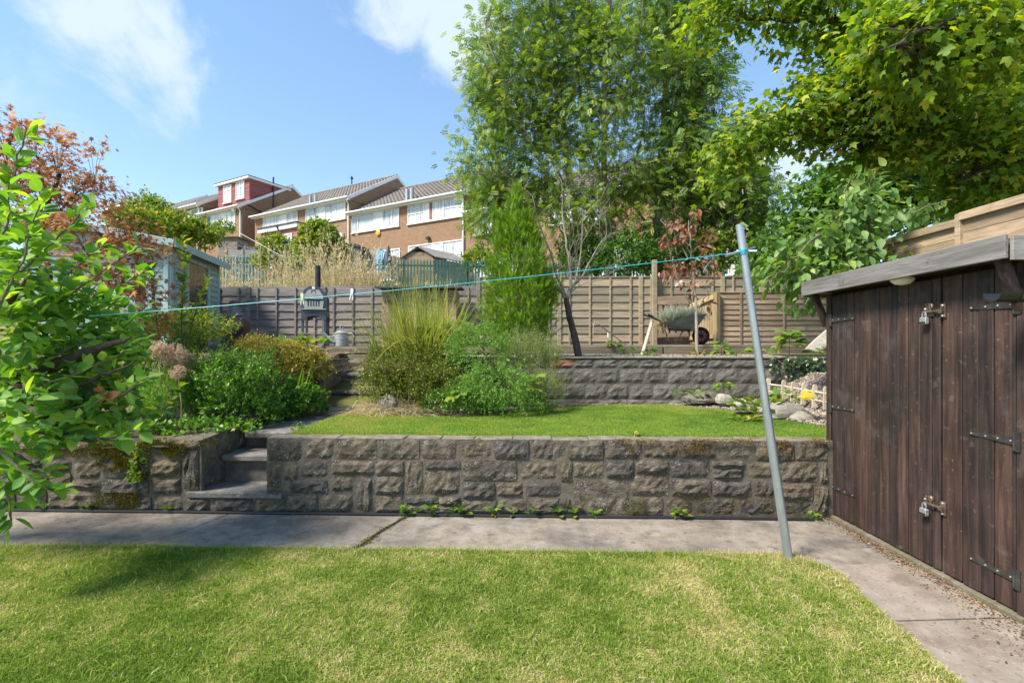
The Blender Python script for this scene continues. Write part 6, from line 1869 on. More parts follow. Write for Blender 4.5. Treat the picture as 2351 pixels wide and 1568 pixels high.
tag(grass_mesh('grass', M['lawn_blade'], x, y, np.full(len(x), 0.006), hh_, 0.0034 + 0.0022 * rng.random(len(x)), tone, 1.5),
    'patchy green and straw-coloured grass of the lower lawn', 'grass')
# longer fringe along the path and around the pole
n = 9000
x = rng.uniform(-4.2, 2.12, n); y = np.array([lawn_front(v) for v in x]) - rng.random(n) * 0.06 + 0.015
m2 = x > 1.9; y[m2] = 3.45 - rng.random(m2.sum()) * 0.4
ang = rng.random(1500) * 6.28; rad = np.abs(rng.normal(size=1500)) * 0.05 + 0.025
x = np.concatenate([x, pb.x + np.cos(ang) * rad]); y = np.concatenate([y, pb.y + np.sin(ang) * rad])
tag(grass_mesh('grass', M['lawn_blade'], x, y, np.full(len(x), 0.0), 0.028 + 0.045 * rng.random(len(x)) ** 2, 0.003, 0.35 + 0.5 * rng.random(len(x)) + np.clip((x - 1.2) / 1.5, 0, 0.3), 1.1),
    'ragged longer grass fringe along the path edge of the lower lawn', 'grass')
n = 200000
x = rng.uniform(-2.2, 3.3, n); y = rng.uniform(4.4, 7.1, n)
m = inside(UPL, x, y + 0.03 * (rng.random(n) - 0.5)); x, y = x[m], y[m]
tn = 0.52 + 0.35 * (vnoise2(x, y, 1.1, 12) - 0.5) + 0.4 * (vnoise2(x, y, 5.0, 13) - 0.5) + 0.24 * np.clip(1 - (x + 2.1) / 3, 0, 1) + rng.normal(size=len(x)) * 0.15  # tone rises to the left: sunlit and shaded ends painted into the blades
far_e = np.clip(1 - np.minimum(np.abs(y - np.interp(x, [-2, -1.05, -0.4, 0.75, 2.05, 2.8, 3.1], [6.2, 5.75, 5.86, 6.66, 7.0, 6.45, 5.5])), 0.45) / 0.45, 0, 1)
tn = tn + far_e * 0.42 * vnoise2(x, y, 3.0, 15)
tag(grass_mesh('grass', M['turf_blade'], x, y, np.full(len(x), 0.683), 0.012 + 0.014 * rng.random(len(x)), 0.0048, tn, 1.0), 'dense close-cut grass of the small upper lawn', 'grass')

n = 7000
x = rng.uniform(-2.15, 3.2, n); y = wall_y(x, 4.50) + 0.10 * rng.random(n) ** 0.7 + 0.02
m = rng.random(n) < np.clip((vnoise2(x, y, 3.2, 19) - 0.2) * 2.2, 0, 1); x, y = x[m], y[m]
tag(grass_mesh('grass', M['turf_blade'], x, y, np.full(len(x), 0.672), 0.018 + 0.035 * rng.random(len(x)) ** 2, 0.004, 0.4 + 0.5 * rng.random(len(x)), 1.3), 'ragged grass growing over the back of the front wall top', 'grass')

# ---- moss ----------------------------------------------------------
def moss_patch(label, pts, mat, sc=0.012):
    pts = np.asarray(pts); n = len(pts)
    V, Fs, T = scatter_np([DIAMOND], pts, rdir(n, 0.9), rdir(n), sc * rng.uniform(0.5, 1.5, n))
    o = obj('moss', npmesh('moss', V, Fs, M[mat], T)); tag(o, label, 'moss', None, 'stuff')
def wall_pts(n, pxa, pxb, pya, pyb, c, out, thr, seed):
    px = rng.uniform(pxa, pxb, n * 3); py = rng.uniform(pya, pyb, n * 3)
    v = vnoise2(px * 0.02, py * 0.03, 1.0, seed) * 0.6 + vnoise2(px * 0.06, py * 0.09, 1.0, seed + 1) * 0.4
    m = v > thr; px, py = px[m][:n], py[m][:n]
    k = (px - CX_) / F_; Y = c / (1 - WS * k)
    return np.stack([k * Y + N_.x * out, Y + N_.y * (out + 0.012 * rng.random(len(px))), EYE - (py - CY_) * Y / F_], 1)
moss_patch('thick olive moss cushions on the coping of the left stone wall', np.concatenate([wall_pts(5200, 215, 430, 1008, 1048, WC, 0.035, 0.40, 5), wall_pts(2600, 220, 330, 1045, 1085, WC, 0.04, 0.5, 8), wall_pts(1200, 300, 510, 1003, 1025, WC, 0.045, 0.45, 31), wall_pts(1200, 60, 215, 1012, 1050, WC, 0.035, 0.5, 77)]), 'moss')
moss_patch('dark moss at the foot of the left stone wall', wall_pts(1900, 215, 330, 1128, 1168, WC, 0.04, 0.45, 14), 'moss')
moss_patch('brown moss hanging over the top edge of the front wall', np.concatenate([wall_pts(2600, 1400, 1900, 1006, 1018, WC, 0.03, 0.40, 21), wall_pts(1300, 1440, 1800, 1014, 1040, WC, 0.035, 0.56, 26)]), 'rust_moss', 0.010)
moss_patch('olive moss along the foot of the front wall', np.concatenate([wall_pts(900, 1290, 1480, 1140, 1180, WC, 0.035, 0.52, 33), wall_pts(1800, 1540, 1840, 1130, 1184, WC, 0.03, 0.50, 38)]), 'moss', 0.009)
q = []
for i in range(1700):
    f = random.random(); w = (0.055 * (0.4 + 0.6 * abs(nz(f * 6, 2))) + 0.01)
    a = [(-1.30, 3.45), (-1.14, 3.7), (-1.08, 3.95), (-0.92, 4.36)]
    k = min(2, int(f * 3)); g = f * 3 - k
    if nz(f * 9, 7) < -0.22: continue
    q.append((lerp(a[k][0], a[k + 1][0], g) + random.gauss(0, w * 0.55), lerp(a[k][1], a[k + 1][1], g), 0.002))
moss_patch('mossy weeds filling the joint across the concrete path', q, 'moss', 0.010)

# ---- gravel, litter
def pebbles(label, x, y, z, s, name='gravel'):
    tv = np.array([(1, 0, 0), (0, 1, 0), (-1, 0, 0), (0, -1, 0), (0, 0, 0.7), (0, 0, -0.5)]); tf = np.array([(0, 1, 4), (1, 2, 4), (2, 3, 4), (3, 0, 4), (1, 0, 5), (2, 1, 5), (3, 2, 5), (0, 3, 5)])
    n = len(x); pos = np.stack([x, y, z], 1)
    V, Fs, T = scatter_np([(tv, tf)], pos, unit(np.stack([rng.normal(size=n), rng.normal(size=n), rng.normal(size=n) * 0.3], 1)), np.tile([0, 0, 1.0], (n, 1)) + rng.normal(size=(n, 3)) * 0.3, s)
    o = obj(name, npmesh(name, V, Fs, M['stones'], T)); tag(o, label, 'gravel', None, 'stuff')
n = 5200
x = rng.uniform(0.3, 4.6, n); y = rng.uniform(7.36, 8.95, n)
pebbles('loose gravel on the bed behind the block wall', x, y, 1.338 + 0.03 * (y - 7.4), 0.012 + 0.012 * rng.random(n))
def slope_z(x, y): return 0.68 + 0.06 * np.clip((x - 2.55) / 0.9, 0, 1) * np.clip((y - 4.9) / 1.2, 0, 1) + 0.40 * np.clip((x - 3.62) / 0.75, 0, 1)
gxx = np.arange(2.3, 4.75, 0.1); gyy = np.arange(4.7, 7.25, 0.1)
grid_mesh('gravel_slope', gxx, gyy, lambda x, y: float(slope_z(x, y)) - 0.005 + 0.01 * nz(x * 5, y * 5) - (0.03 if inside(UPL, np.array([x]), np.array([y]))[0] else 0), M['gravel'], label='gravel slope behind the dark shed')
n = 7000
x = rng.uniform(2.3, 4.6, n); y = rng.uniform(4.75, 7.15, n); m = ~inside(UPL, x, y); x, y = x[m], y[m]
pebbles('loose pebbles of the slope behind the shed and picket fence', x, y, slope_z(x, y) + 0.004, 0.010 + 0.012 * rng.random(len(x)))
n = 2600
x = rng.uniform(-1.2, 3.0, n); y = rng.uniform(5.6, 7.2, n); m = ~inside(UPL, x, y); x, y = x[m], y[m]
pebbles('stony soil edge between the small lawn and the block wall', x, y, np.full(len(x), 0.668), 0.006 + 0.010 * rng.random(len(x)))
def litter(label, x, y, z, s):
    n = len(x); pos = np.stack([x, y, z], 1)
    V, Fs, T = scatter_np([DIAMOND, oval(0.4, 2, 0.3, 0.3)], pos, rdir(n) * np.array([1, 1, 0.25]), np.tile([0, 0, 1.0], (n, 1)) + rng.normal(size=(n, 3)) * 0.35, s)
    o = obj('leaf_litter', npmesh('leaf_litter', V, Fs, M['litter'], T)); tag(o, label, 'leaf litter', None, 'stuff')
n = 2600
y = rng.uniform(2.0, 4.3, n); x = SF(0) + 0.0221 * y - np.abs(rng.normal(size=n)) * (0.06 + 0.12 * np.clip((3.2 - y), 0, 1)) - 0.03
litter('dry leaf litter and bark crumbs along the foot of the dark shed', x, y, np.full(n, 0.012), 0.008 + 0.018 * rng.random(n) ** 2)
n = 420
x = rng.uniform(-4.5, 2.7, n); y = np.array([wl_y(v) for v in x]) - np.abs(rng.normal(size=n)) * 0.10 - 0.01
litter('bits of dead leaf lying along the path below the stone wall', x, y, np.full(n, 0.006), 0.006 + 0.014 * rng.random(n) ** 2)
n = 900
x = rng.uniform(1.4, 3.2, n); y = rng.uniform(4.8, 7.1, n); m = ~inside(UPL, x, y); x, y = x[m], y[m]
litter('fallen leaves between the small lawn and the boulders', x, y, slope_z(x, y) + 0.01, 0.012 + 0.02 * rng.random(len(x)))
n = 260
x = rng.uniform(-3.2, 2.0, n); y = rng.uniform(2.1, 3.45, n)
litter('scattered dead leaves and bits on the lower lawn', x, y, np.full(n, 0.03), 0.006 + 0.014 * rng.random(n) ** 2)
# straw thatch at the left foot of the shrub bank
def ribbons(base, d0, L, w, bend, segs=5, bend_dir=None):
    """curved grass blades / stems: base (n,3), start direction, length, width, how far they bow over"""
    n = len(base); d0 = unit(d0)
    hz = d0 * np.array([1, 1, 0]) + rng.normal(size=(n, 3)) * 0.05 * np.array([1, 1, 0])
    if bend_dir is not None: hz = bend_dir
    hz = unit(hz)
    side = unit(np.cross(d0, hz + np.array([0, 0, 0.001]))); bad = np.linalg.norm(side, axis=1) < 0.5; side[bad] = [1, 0, 0]
    V = []
    for i in range(segs + 1):
        t = i / segs
        p = base + d0 * (L * t)[:, None] + hz * (bend * L * t * t * 0.7)[:, None] - np.array([0, 0, 1.0]) * (bend * L * t ** 2.4 * 0.75)[:, None]
        ww = w * (1 - t ** 2) * 0.5 + 0.0004
        V += [p - side * ww[:, None], p + side * ww[:, None]]
    V = np.stack(V, 1); k = 2 * (segs + 1)
    q = np.arange(n)[:, None] * k
    Fc = np.concatenate([q + np.array([2 * i, 2 * i + 1, 2 * i + 3, 2 * i + 2]) for i in range(segs)])
    return V.reshape(-1, 3), Fc, k
def ribbon_obj(name, parent, mat, tone, *a, **kw):
    V, Fc, k = ribbons(*a, **kw)
    o = obj(name, npmesh(name, V, [Fc], mat, np.repeat(np.clip(tone, 0, 1), k)), parent)
    o["kind"] = "stuff"; return o
n = 1500
bs_ = np.stack([rng.uniform(-2.0, -0.9, n), rng.uniform(5.8, 6.5, n), np.full(n, 0.68) + 0.1 * rng.random(n)], 1)
dd_ = rdir(n) * np.array([1, 1, 0.3])
tag(ribbon_obj('straw', None, M['dry_grass'], rng.random(n) * 0.75, bs_, dd_, 0.08 + 0.22 * rng.random(n), np.full(n, 0.004), np.full(n, 0.2), segs=3), 'dead straw lying at the left foot of the shrub bank', 'straw')

# ---- tall dry grass on the slope behind the fence
def seeded_grass(label, n, xr, yr, hr, heads=0.5, tone_hi=1.0, zf=hill_z):
    x = rng.uniform(*xr, n); y = rng.uniform(*yr, n)
    dens = vnoise2(x, y, 1.3, 41) * 0.65 + vnoise2(x, y, 3.1, 42) * 0.35
    m = rng.random(n) < np.clip((dens - 0.2) * 2.2, 0.1, 1); x, y, dens = x[m], y[m], dens[m]; n = len(x)
    z = np.array([zf(a, b) for a, b in zip(x, y)])
    base = np.stack([x, y, z], 1)
    L = rng.uniform(*hr, n) * (0.55 + 0.8 * dens)
    d = unit(rng.normal(size=(n, 3)) * 0.16 + np.array([0, 0, 1.0]))
    bend = np.abs(rng.normal(size=n)) * 0.22
    V, Fc, k = ribbons(base, d, L, np.full(n, 0.012), bend, 5)
    tone = np.clip(rng.beta(2, 2, n) * 0.8 + (tone_hi == 1.0) * 0.42, 0, tone_hi)
    T = np.repeat(tone, k)
    Vr = V.reshape(n, k, 3); tips = (Vr[:, -1] + Vr[:, -2]) / 2; dirs = unit(tips - (Vr[:, -3] + Vr[:, -4]) / 2)
    hsel = rng.random(n) < heads
    hp_, hd = tips[hsel], dirs[hsel]
    mrep = 9
    pp_ = np.repeat(hp_, mrep, 0) - np.repeat(hd, mrep, 0) * rng.uniform(0, 0.26, (len(hp_) * mrep, 1))
    ax = unit(np.repeat(hd, mrep, 0) + rng.normal(size=(len(pp_), 3)) * 0.45)
    V2, F2, T2 = scatter_np([DIAMOND], pp_, ax, rdir(len(pp_)), rng.uniform(0.03, 0.075, len(pp_)))
    o = obj('tall_grass', npmesh('tall_grass', np.concatenate([V, V2]), [np.concatenate([Fc, F2[0] + len(V)])], M['dry_grass'], np.concatenate([T, np.clip(T2 * 0.85, 0, 1)])))
    tag(o, label, 'long grass', None, 'stuff'); return o
for (px, top, wd, n, lab, th) in ((535, 612, 24, 320, 'pale dry grass clump above the fence next to the blue shed', 0.75), (590, 596, 20, 200, 'thin dry grass clump below the rotary airer arm', 0.8), (648, 614, 36, 480, 'yellow-green weedy grass clump left of the oven flue', 1.0), (712, 586, 18, 190, 'tall dry grass plumes just left of the oven flue', 0.75), (752, 614, 18, 260, 'yellow-green weedy grass clump right of the oven flue', 1.0), (797, 588, 30, 420, 'largest pale dry grass clump above the grey fence', 0.72), (842, 628, 16, 260, 'low dry grass clump at the right end of the grey fence', 0.8)):
    Yc = 12.4; k = Yc / F_; c = P(px, 655, Yc); zt = P(0, top, Yc).z - 2.0
    seeded_grass(lab, n, (c.x - wd * k, c.x + wd * k), (Yc - 0.5, Yc + 0.7), (zt * 0.55, zt * 1.15), 0.7, th)
seeded_grass('sparse seeding grass stalks before the green palisade', 420, (-3.7, -0.4), (11.5, 13.0), (0.4, 1.2), 0.6)
seeded_grass('rough grass on the slope below the houses', 5000, (-14, 8), (15, 26), (0.15, 0.42), 0.2)
# some taller dead stalks
for px, py, wh in ((597, 566, 'between the low shed and the rotary airer'), (652, 575, 'beside the post of the rotary airer'), (664, 562, 'just right of the rotary airer post'), (706, 560, 'left of the oven flue, first of three'), (714, 570, 'left of the oven flue, middle of three'), (728, 566, 'directly behind the oven flue'), (781, 568, 'before the black felted hut'), (858, 560, 'before the blue panels'), (872, 575, 'between the blue panels and the small brown shed'), (640, 592, 'left of the rotary airer post'), (520, 575, 'at the corner of the blue shed roof')):
    b = P(px + random.uniform(-4, 4), 655, 13.2)
    t = thing('dead_stalk', 'tall bleached seed stalk ' + wh, 'stalk', (b.x, 13.2, hill_z(b.x, 13.2)), 'tall bleached stalks in the long grass')
    tip = P(px, py, 13.2)
    MB().tube([Vector((b.x, 13.2, hill_z(b.x, 13.2))), Vector((b.x, 13.2, tip.z)).lerp(tip, 0.5) - Vector((0, 0, 0.5)), tip], [0.012, 0.01, 0.006], 5).build('stem', M['straw'], t)
    nn = 60; tt_ = rng.uniform(0, 0.9, nn)
    pos = np.array([tip]) - np.array([[0, 0, 1.0]]) * tt_[:, None] * 0.8 + rng.normal(size=(nn, 3)) * 0.02
    foliage(t, [DIAMOND], pos, rdir(nn, 0.8), rdir(nn), 0.05 * rng.uniform(0.6, 1.3, nn), M['dry_grass'], 0, rest='seed_head')

# ---- ornamental grass
GY = 7.15
gb_ = P(968, 815, GY); gb_.z = 0.8
og = thing('ornamental_grass', 'big arching clump of yellow-green ornamental grass before the log store', 'grass', gb_)
n = 1000
base = np.array(gb_) + np.stack([rng.normal(size=n) * 0.20, rng.normal(size=n) * 0.16, rng.uniform(0, 0.1, n)], 1)
d = unit(np.stack([rng.normal(size=n) * 0.22, rng.normal(size=n) * 0.2, np.ones(n)], 1))
L = rng.uniform(0.9, 2.05, n)
ribbon_obj('blades', og, M['orn_grass'], rng.beta(1.5, 2.4, n), base, d, L, rng.uniform(0.011, 0.02, n), np.abs(rng.normal(size=n)) * 0.42, 8)
n = 700                                               # straw-coloured lower sheath
base = np.array(gb_) + np.stack([rng.normal(size=n) * 0.16, rng.normal(size=n) * 0.14, rng.uniform(0, 0.1, n)], 1)
d = unit(np.stack([rng.normal(size=n) * 0.16, rng.normal(size=n) * 0.16, np.ones(n)], 1))
ribbon_obj('dead_leaves', og, M['orn_grass'], 0.62 + 0.38 * rng.random(n), base, d, rng.uniform(0.7, 1.5, n), np.full(n, 0.008), np.abs(rng.normal(size=n)) * 0.25, 5)
n = 34
base = np.array(gb_) + np.stack([rng.normal(size=n) * 0.2, rng.normal(size=n) * 0.15, rng.uniform(0, 0.1, n)], 1)
d = unit(np.stack([rng.normal(size=n) * 0.5 - 0.15, rng.normal(size=n) * 0.3, np.ones(n)], 1))
V, Fc, k = ribbons(base, d, rng.uniform(1.1, 1.75, n), np.full(n, 0.007), 0.35 + 0.3 * rng.random(n), 8)
Vr = V.reshape(n, k, 3); tips = Vr[:, -1]; dirs = unit(tips - Vr[:, -5])
pp_ = np.repeat(tips, 14, 0) - np.repeat(dirs, 14, 0) * rng.uniform(0, 0.14, (n * 14, 1))
V2, F2, T2 = scatter_np([NEEDLE], pp_, unit(np.repeat(dirs, 14, 0) + rng.normal(size=(n * 14, 3)) * 0.3), rdir(n * 14), rng.uniform(0.04, 0.08, n * 14))
obj('plumes', npmesh('plumes', np.concatenate([V, V2]), [np.concatenate([Fc, F2[0] + len(V)])], M['dry_grass'], np.concatenate([np.full(len(V), 0.3), T2 * 0.7])), og, None, 'stuff')
n = 800
c0_ = P(905, 800, 6.9)
base = np.stack([c0_.x + rng.normal(size=n) * 0.12, 6.9 + rng.normal(size=n) * 0.12, np.full(n, 1.12)], 1)
tg = thing('dead_grass_clump', 'brown dead grass tuft drooping at the left of the ornamental grass', 'grass', (c0_.x, 6.9, 0.8))
ribbon_obj('blades', tg, M['dry_grass'], rng.beta(1.5, 3, n) * 0.8, base, unit(np.stack([rng.normal(size=n) * 0.6 - 0.2, rng.normal(size=n) * 0.5 - 0.2, np.ones(n)], 1)), rng.uniform(0.3, 0.62, n), np.full(n, 0.006), 0.5 + 0.3 * rng.random(n), 6)

# ---- shrubs of the bank in the middle -------------------------------
B = blob
kw = dict
shrub('golden_shrub', 'dense olive-gold small-leaved shrub on the left of the bank', 'shrub',
      [(*B(915, 895, 80, 62, 6.3), kw(n=950, k=8, sl=0.11, ll=0.032, up=0.4, lump=0.42, lfreq=3.2)), (*B(955, 822, 62, 32, 6.7), kw(n=520, k=8, sl=0.11, ll=0.032, up=0.45, lump=0.42, lfreq=3.2)), (*B(1010, 900, 60, 55, 6.15), kw(n=460, k=8, sl=0.1, ll=0.032, up=0.35, lump=0.42, lfreq=3.2))],
      [DIAMOND, SMALL], 'golden_leaf', (P(940, 940, 6.4).x, 6.4, 0.67), far=[DIAMOND])
shrub('golden_shrub', 'narrow upright olive shrub beside the upper steps', 'shrub', [(*B(868, 865, 30, 55, 6.75), kw(n=750, k=9, sl=0.13, ll=0.02, up=0.75)), (*B(862, 835, 18, 26, 6.8), kw(n=240, k=9, sl=0.12, ll=0.02, up=0.8))],
      [DIAMOND], 'golden_leaf', (P(868, 930, 6.75).x, 6.75, 0.67))
shrub('feathery_shrub', 'light green feathery shrub at the front of the bank', 'shrub',
      [(*B(1100, 815, 62, 52, 6.45), kw(n=620, k=16, sl=0.26, ll=0.024, up=0.4, jit=0.3, droop=0.45, lump=0.4, lfreq=3)), (*B(1140, 890, 70, 42, 6.0), kw(n=620, k=16, sl=0.26, ll=0.024, up=0.15, jit=0.3, droop=0.65, lump=0.4, lfreq=3)), (*B(1085, 905, 45, 35, 6.0), kw(n=420, k=12, sl=0.15, ll=0.016, up=0.1, droop=0.6))],
      [DIAMOND], 'feather_leaf', (P(1110, 945, 6.2).x, 6.2, 0.67))
shrub('rosemary', 'spiky grey-green rosemary bush at the right end of the bank', 'shrub',
      [(*B(1195, 835, 65, 45, 6.6), kw(n=800, k=16, sl=0.25, ll=0.028, up=0.9, jit=0.14, spread=0.6)), (*B(1240, 840, 50, 42, 6.7), kw(n=600, k=16, sl=0.25, ll=0.028, up=0.9, jit=0.14, spread=0.6)), (*B(1235, 905, 55, 45, 6.35), kw(n=800, k=14, sl=0.16, ll=0.026, up=0.7, jit=0.25, spread=0.6))],
      [NEEDLE], 'rosemary_leaf', (P(1225, 950, 6.5).x, 6.5, 0.67))
shrub('dark_shrub', 'dark small-leaved bush under the feathery shrub', 'shrub', [(*B(1060, 925, 90, 35, 6.05), kw(n=900, k=7, sl=0.08, ll=0.028, up=0.3)), (*B(1180, 935, 85, 28, 6.05), kw(n=700, k=7, sl=0.08, ll=0.028, up=0.3))],
      [SMALL], 'box_leaf', (P(1110, 950, 6.2).x, 6.25, 0.67), far=[DIAMOND])
# conifer
CYD = 7.55
cbse = P(1195, 830, CYD)
con = thing('conifer', 'bright lime-green upright conifer behind the shrub bank', 'conifer', (cbse.x, CYD, 1.3))
parts = []
k_ = CYD / F_
for (py, hw, nn) in ((790, 55, 230), (760, 72, 300), (730, 78, 330), (700, 80, 330), (670, 78, 330), (640, 70, 300), (610, 62, 270), (580, 52, 230), (555, 45, 190), (530, 36, 150), (508, 24, 80)):
    cx = 1195 - (px_ := 0) - (2 if py > 600 else 6)
    (c, r) = B(cx, py, hw, 26, CYD, hw * k_ * 0.85)
    parts.append(sprigs(c, r, n=int(nn * 1.15), k=4, sl=0.12, ll=0.10, up=0.62, inner=0.66, lump=0.34, zmin=-0.8, jit=0.16, spread=0.42, lfreq=4.5))
for (px, py, hw, hh2, nn) in ((1150, 545, 18, 35, 100), (1180, 495, 14, 45, 110), (1187, 452, 7, 22, 40), (1140, 515, 9, 25, 50), (1222, 560, 12, 30, 60), (1262, 690, 14, 30, 90)):
    (c, r) = B(px, py, hw, hh2, CYD)
    parts.append(sprigs(c, r, n=nn, k=3, sl=0.11, ll=0.12, up=0.8, inner=0.4, zmin=-0.9, jit=0.15, spread=0.3))
foliage(con, [SPRAY], *join(*parts), M['conifer_leaf'])
MB().tube([(cbse.x, CYD, 1.3), P(1192, 520, CYD)], [0.07, 0.02], 8).build('trunk', M['bark'], con)

# ---- left bed
shrub('box_bush', 'rounded glossy green box bush beside the garden path', 'bush', [(*B(530, 905, 92, 88, 5.55), kw(n=2000, k=8, sl=0.10, ll=0.034, up=0.45, lump=0.3, lfreq=3.4)), (*B(535, 935, 95, 55, 5.5), kw(n=800, k=8, sl=0.08, ll=0.034, up=0.3, zmin=-0.7, lump=0.3, lfreq=3.4))],
      [DIAMOND, SMALL], 'box_leaf', (P(530, 980, 5.55).x, 5.55, 0.68), far=[DIAMOND])
shrub('spirea', 'yellow and orange tinged spirea behind the box bush', 'shrub', [(*B(640, 838, 70, 50, 6.5), kw(n=900, k=7, sl=0.13, ll=0.04, up=0.4, droop=0.3)), (*B(695, 850, 48, 48, 6.4), kw(n=650, k=7, sl=0.12, ll=0.04, up=0.3, droop=0.3)), (*B(590, 812, 45, 30, 6.8), kw(n=400, k=7, sl=0.12, ll=0.038, up=0.5))],
      [DIAMOND, SMALL], 'spirea_leaf', (P(660, 920, 6.5).x, 6.5, 0.85), far=[DIAMOND])
shrub('ivy_clump', 'dark leafy undergrowth below the spirea beside the path', 'shrub', [(*B(680, 920, 55, 40, 6.1), kw(n=330, k=5, sl=0.1, ll=0.055, up=0.3, droop=0.2)), (*B(640, 945, 30, 24, 5.9), kw(n=130, k=5, sl=0.1, ll=0.05, up=0.3)), (*B(715, 940, 26, 22, 6.3), kw(n=110, k=5, sl=0.08, ll=0.05, up=0.4))],
      [SYC_S, SMALL], 'box_leaf', (P(680, 960, 6.1).x, 6.1, 0.80))
shrub('leafy_shrub', 'loose bright green shrub below the blue shed', 'shrub', [(*B(430, 770, 70, 45, 6.6), kw(n=420, k=6, sl=0.2, ll=0.05, up=0.5, lump=0.3)), (*B(370, 800, 60, 50, 6.0), kw(n=360, k=6, sl=0.2, ll=0.05, up=0.5, lump=0.3)), (*B(330, 860, 60, 60, 5.5), kw(n=400, k=6, sl=0.16, ll=0.045, up=0.5))],
      [SMALL, DIAMOND], 'pale_shrub_leaf', (P(410, 850, 6.2).x, 6.2, 0.85))
shrub('perennial_clump', 'soft green thread-leaved perennials at the edge of the bed', 'plant', [(*B(385, 930, 50, 55, 5.2), kw(n=520, k=9, sl=0.2, ll=0.05, up=0.85, jit=0.2, spread=0.5)), (*B(350, 960, 40, 40, 5.1), kw(n=260, k=8, sl=0.15, ll=0.045, up=0.8, jit=0.2))],
      [NEEDLE], 'feather_leaf', (P(380, 985, 5.2).x, 5.2, 0.66))
shrub('ground_weed', 'low green weeds behind the coping of the left wall', 'plant', [(*B(470, 985, 110, 14, 5.0), kw(n=260, k=4, sl=0.07, ll=0.04, up=0.6)), (*B(300, 985, 90, 18, 4.9), kw(n=240, k=4, sl=0.08, ll=0.045, up=0.6))],
      [SYC_S, SMALL], 'box_leaf', (P(440, 1000, 5.0).x, 5.0, 0.63))
# upright whips with bright alternate leaves
def whip(label, pts, nl, ll, mat, tm, n_ind=60, group=None, r=0.007, name='sapling', ang=0.9):
    pts = [Vector(p) for p in pts]
    t = thing(name, label, 'sapling', pts[0], group)
    MB().tube(pts, [lerp(r, r * 0.35, i / (len(pts) - 1)) for i in range(len(pts))], 6).build('stem', M['dark_bark'], t)
    pos, ax, nr, sc = [], [], [], []
    for i in range(nl):
        f = lerp(0.12, 1.0, i / (nl - 1)) * (len(pts) - 1); k = min(len(pts) - 2, int(f))
        p = pts[k].lerp(pts[k + 1], f - k); d = (pts[k + 1] - pts[k]).normalized()
        a = i * 2.4 + random.uniform(-.3, .3)
        s_ = Vector((math.cos(a), math.sin(a), 0))
        pos.append(p); ax.append(d * (1 - ang * 0.55) + s_ * ang * 0.7); nr.append(Vector((0, 0, 1)) + s_ * -0.4 + Vector((random.gauss(0, .3), random.gauss(0, .3), 0))); sc.append(ll * random.uniform(0.65, 1.2))
    foliage(t, tm, pos, ax, nr, sc, M[mat], n_ind)
    return t
WYD = 5.6
whip('tall yellow-green sapling shoot before the door of the blue shed', [P(418, 800, WYD), P(417, 700, WYD), P(424, 630, WYD), P(420, 545, WYD)], 46, 0.11, 'pale_shrub_leaf', [APPLE1, APPLE3])
whip('shorter leaning sapling shoot to the right of the tall one', [P(425, 800, WYD), P(448, 720, WYD), P(462, 680, WYD), P(478, 640, WYD)], 26, 0.09, 'pale_shrub_leaf', [APPLE1, APPLE3])
whip('thin reddish-stemmed sapling at the left of the blue shed', [P(375, 860, WYD), P(362, 760, WYD), P(352, 660, WYD), P(350, 560, WYD)], 34, 0.085, 'pale_shrub_leaf', [APPLE1, APPLE3])
whip('leaf sprig with yellowing leaves leaning over the bed edge', [P(340, 1000, 4.75), P(378, 940, 4.75), P(400, 905, 4.75), P(412, 885, 4.75)], 14, 0.13, 'pale_shrub_leaf', [APPLE1, APPLE2], 14)

# alliums
al_sp = [(363, 805, 24), (400, 815, 28), (427, 828, 25), (408, 855, 18), (352, 862, 16)]
for i, (px, py, rr2) in enumerate(al_sp):
    Yd = 5.05 + 0.12 * (i % 3)
    c = P(px, py, Yd); b = P(px + (8 if i != 4 else 2), 1000, Yd); b.z = bed_z(b.x, Yd)
    labs = ['dried pale pink allium head, topmost left of the cluster', 'dried pink allium head, largest and in the middle of the cluster', 'dried pink allium head, rightmost of the cluster', 'dried allium head hanging below the middle of the cluster', 'faded small allium head low at the left of the cluster']
    t = thing('allium', labs[i], 'allium', b, 'dried allium seed heads in the bed')
    MB().tube([b, b.lerp(c, 0.5) + Vector((0.02, 0, 0)), c], [0.008, 0.007, 0.006], 6).build('stalk', M['straw'], t)
    nn = 230; R_ = rr2 * Yd / F_
    dd_ = rdir(nn)
    V1, F1, T1 = scatter_np([(NEEDLE[0] * np.array([0.35, 1, 1]), NEEDLE[1])], np.tile(np.array(c), (nn, 1)), dd_, rdir(nn), R_ * rng.uniform(0.75, 1.05, nn))
    m2 = nn * 4
    ends = np.repeat(np.array(c) + dd_ * R_ * rng.uniform(0.75, 1.0, (nn, 1)), 4, 0)
    V2, F2, T2 = scatter_np([DIAMOND], ends, rdir(m2), rdir(m2), np.full(m2, R_ * 0.15))
    obj('seed_head', npmesh('seed_head', np.concatenate([V1, V2]), [np.concatenate([F1[0], F2[0] + len(V1)])], M['allium'], np.concatenate([T1, T2])), t, None, 'stuff')

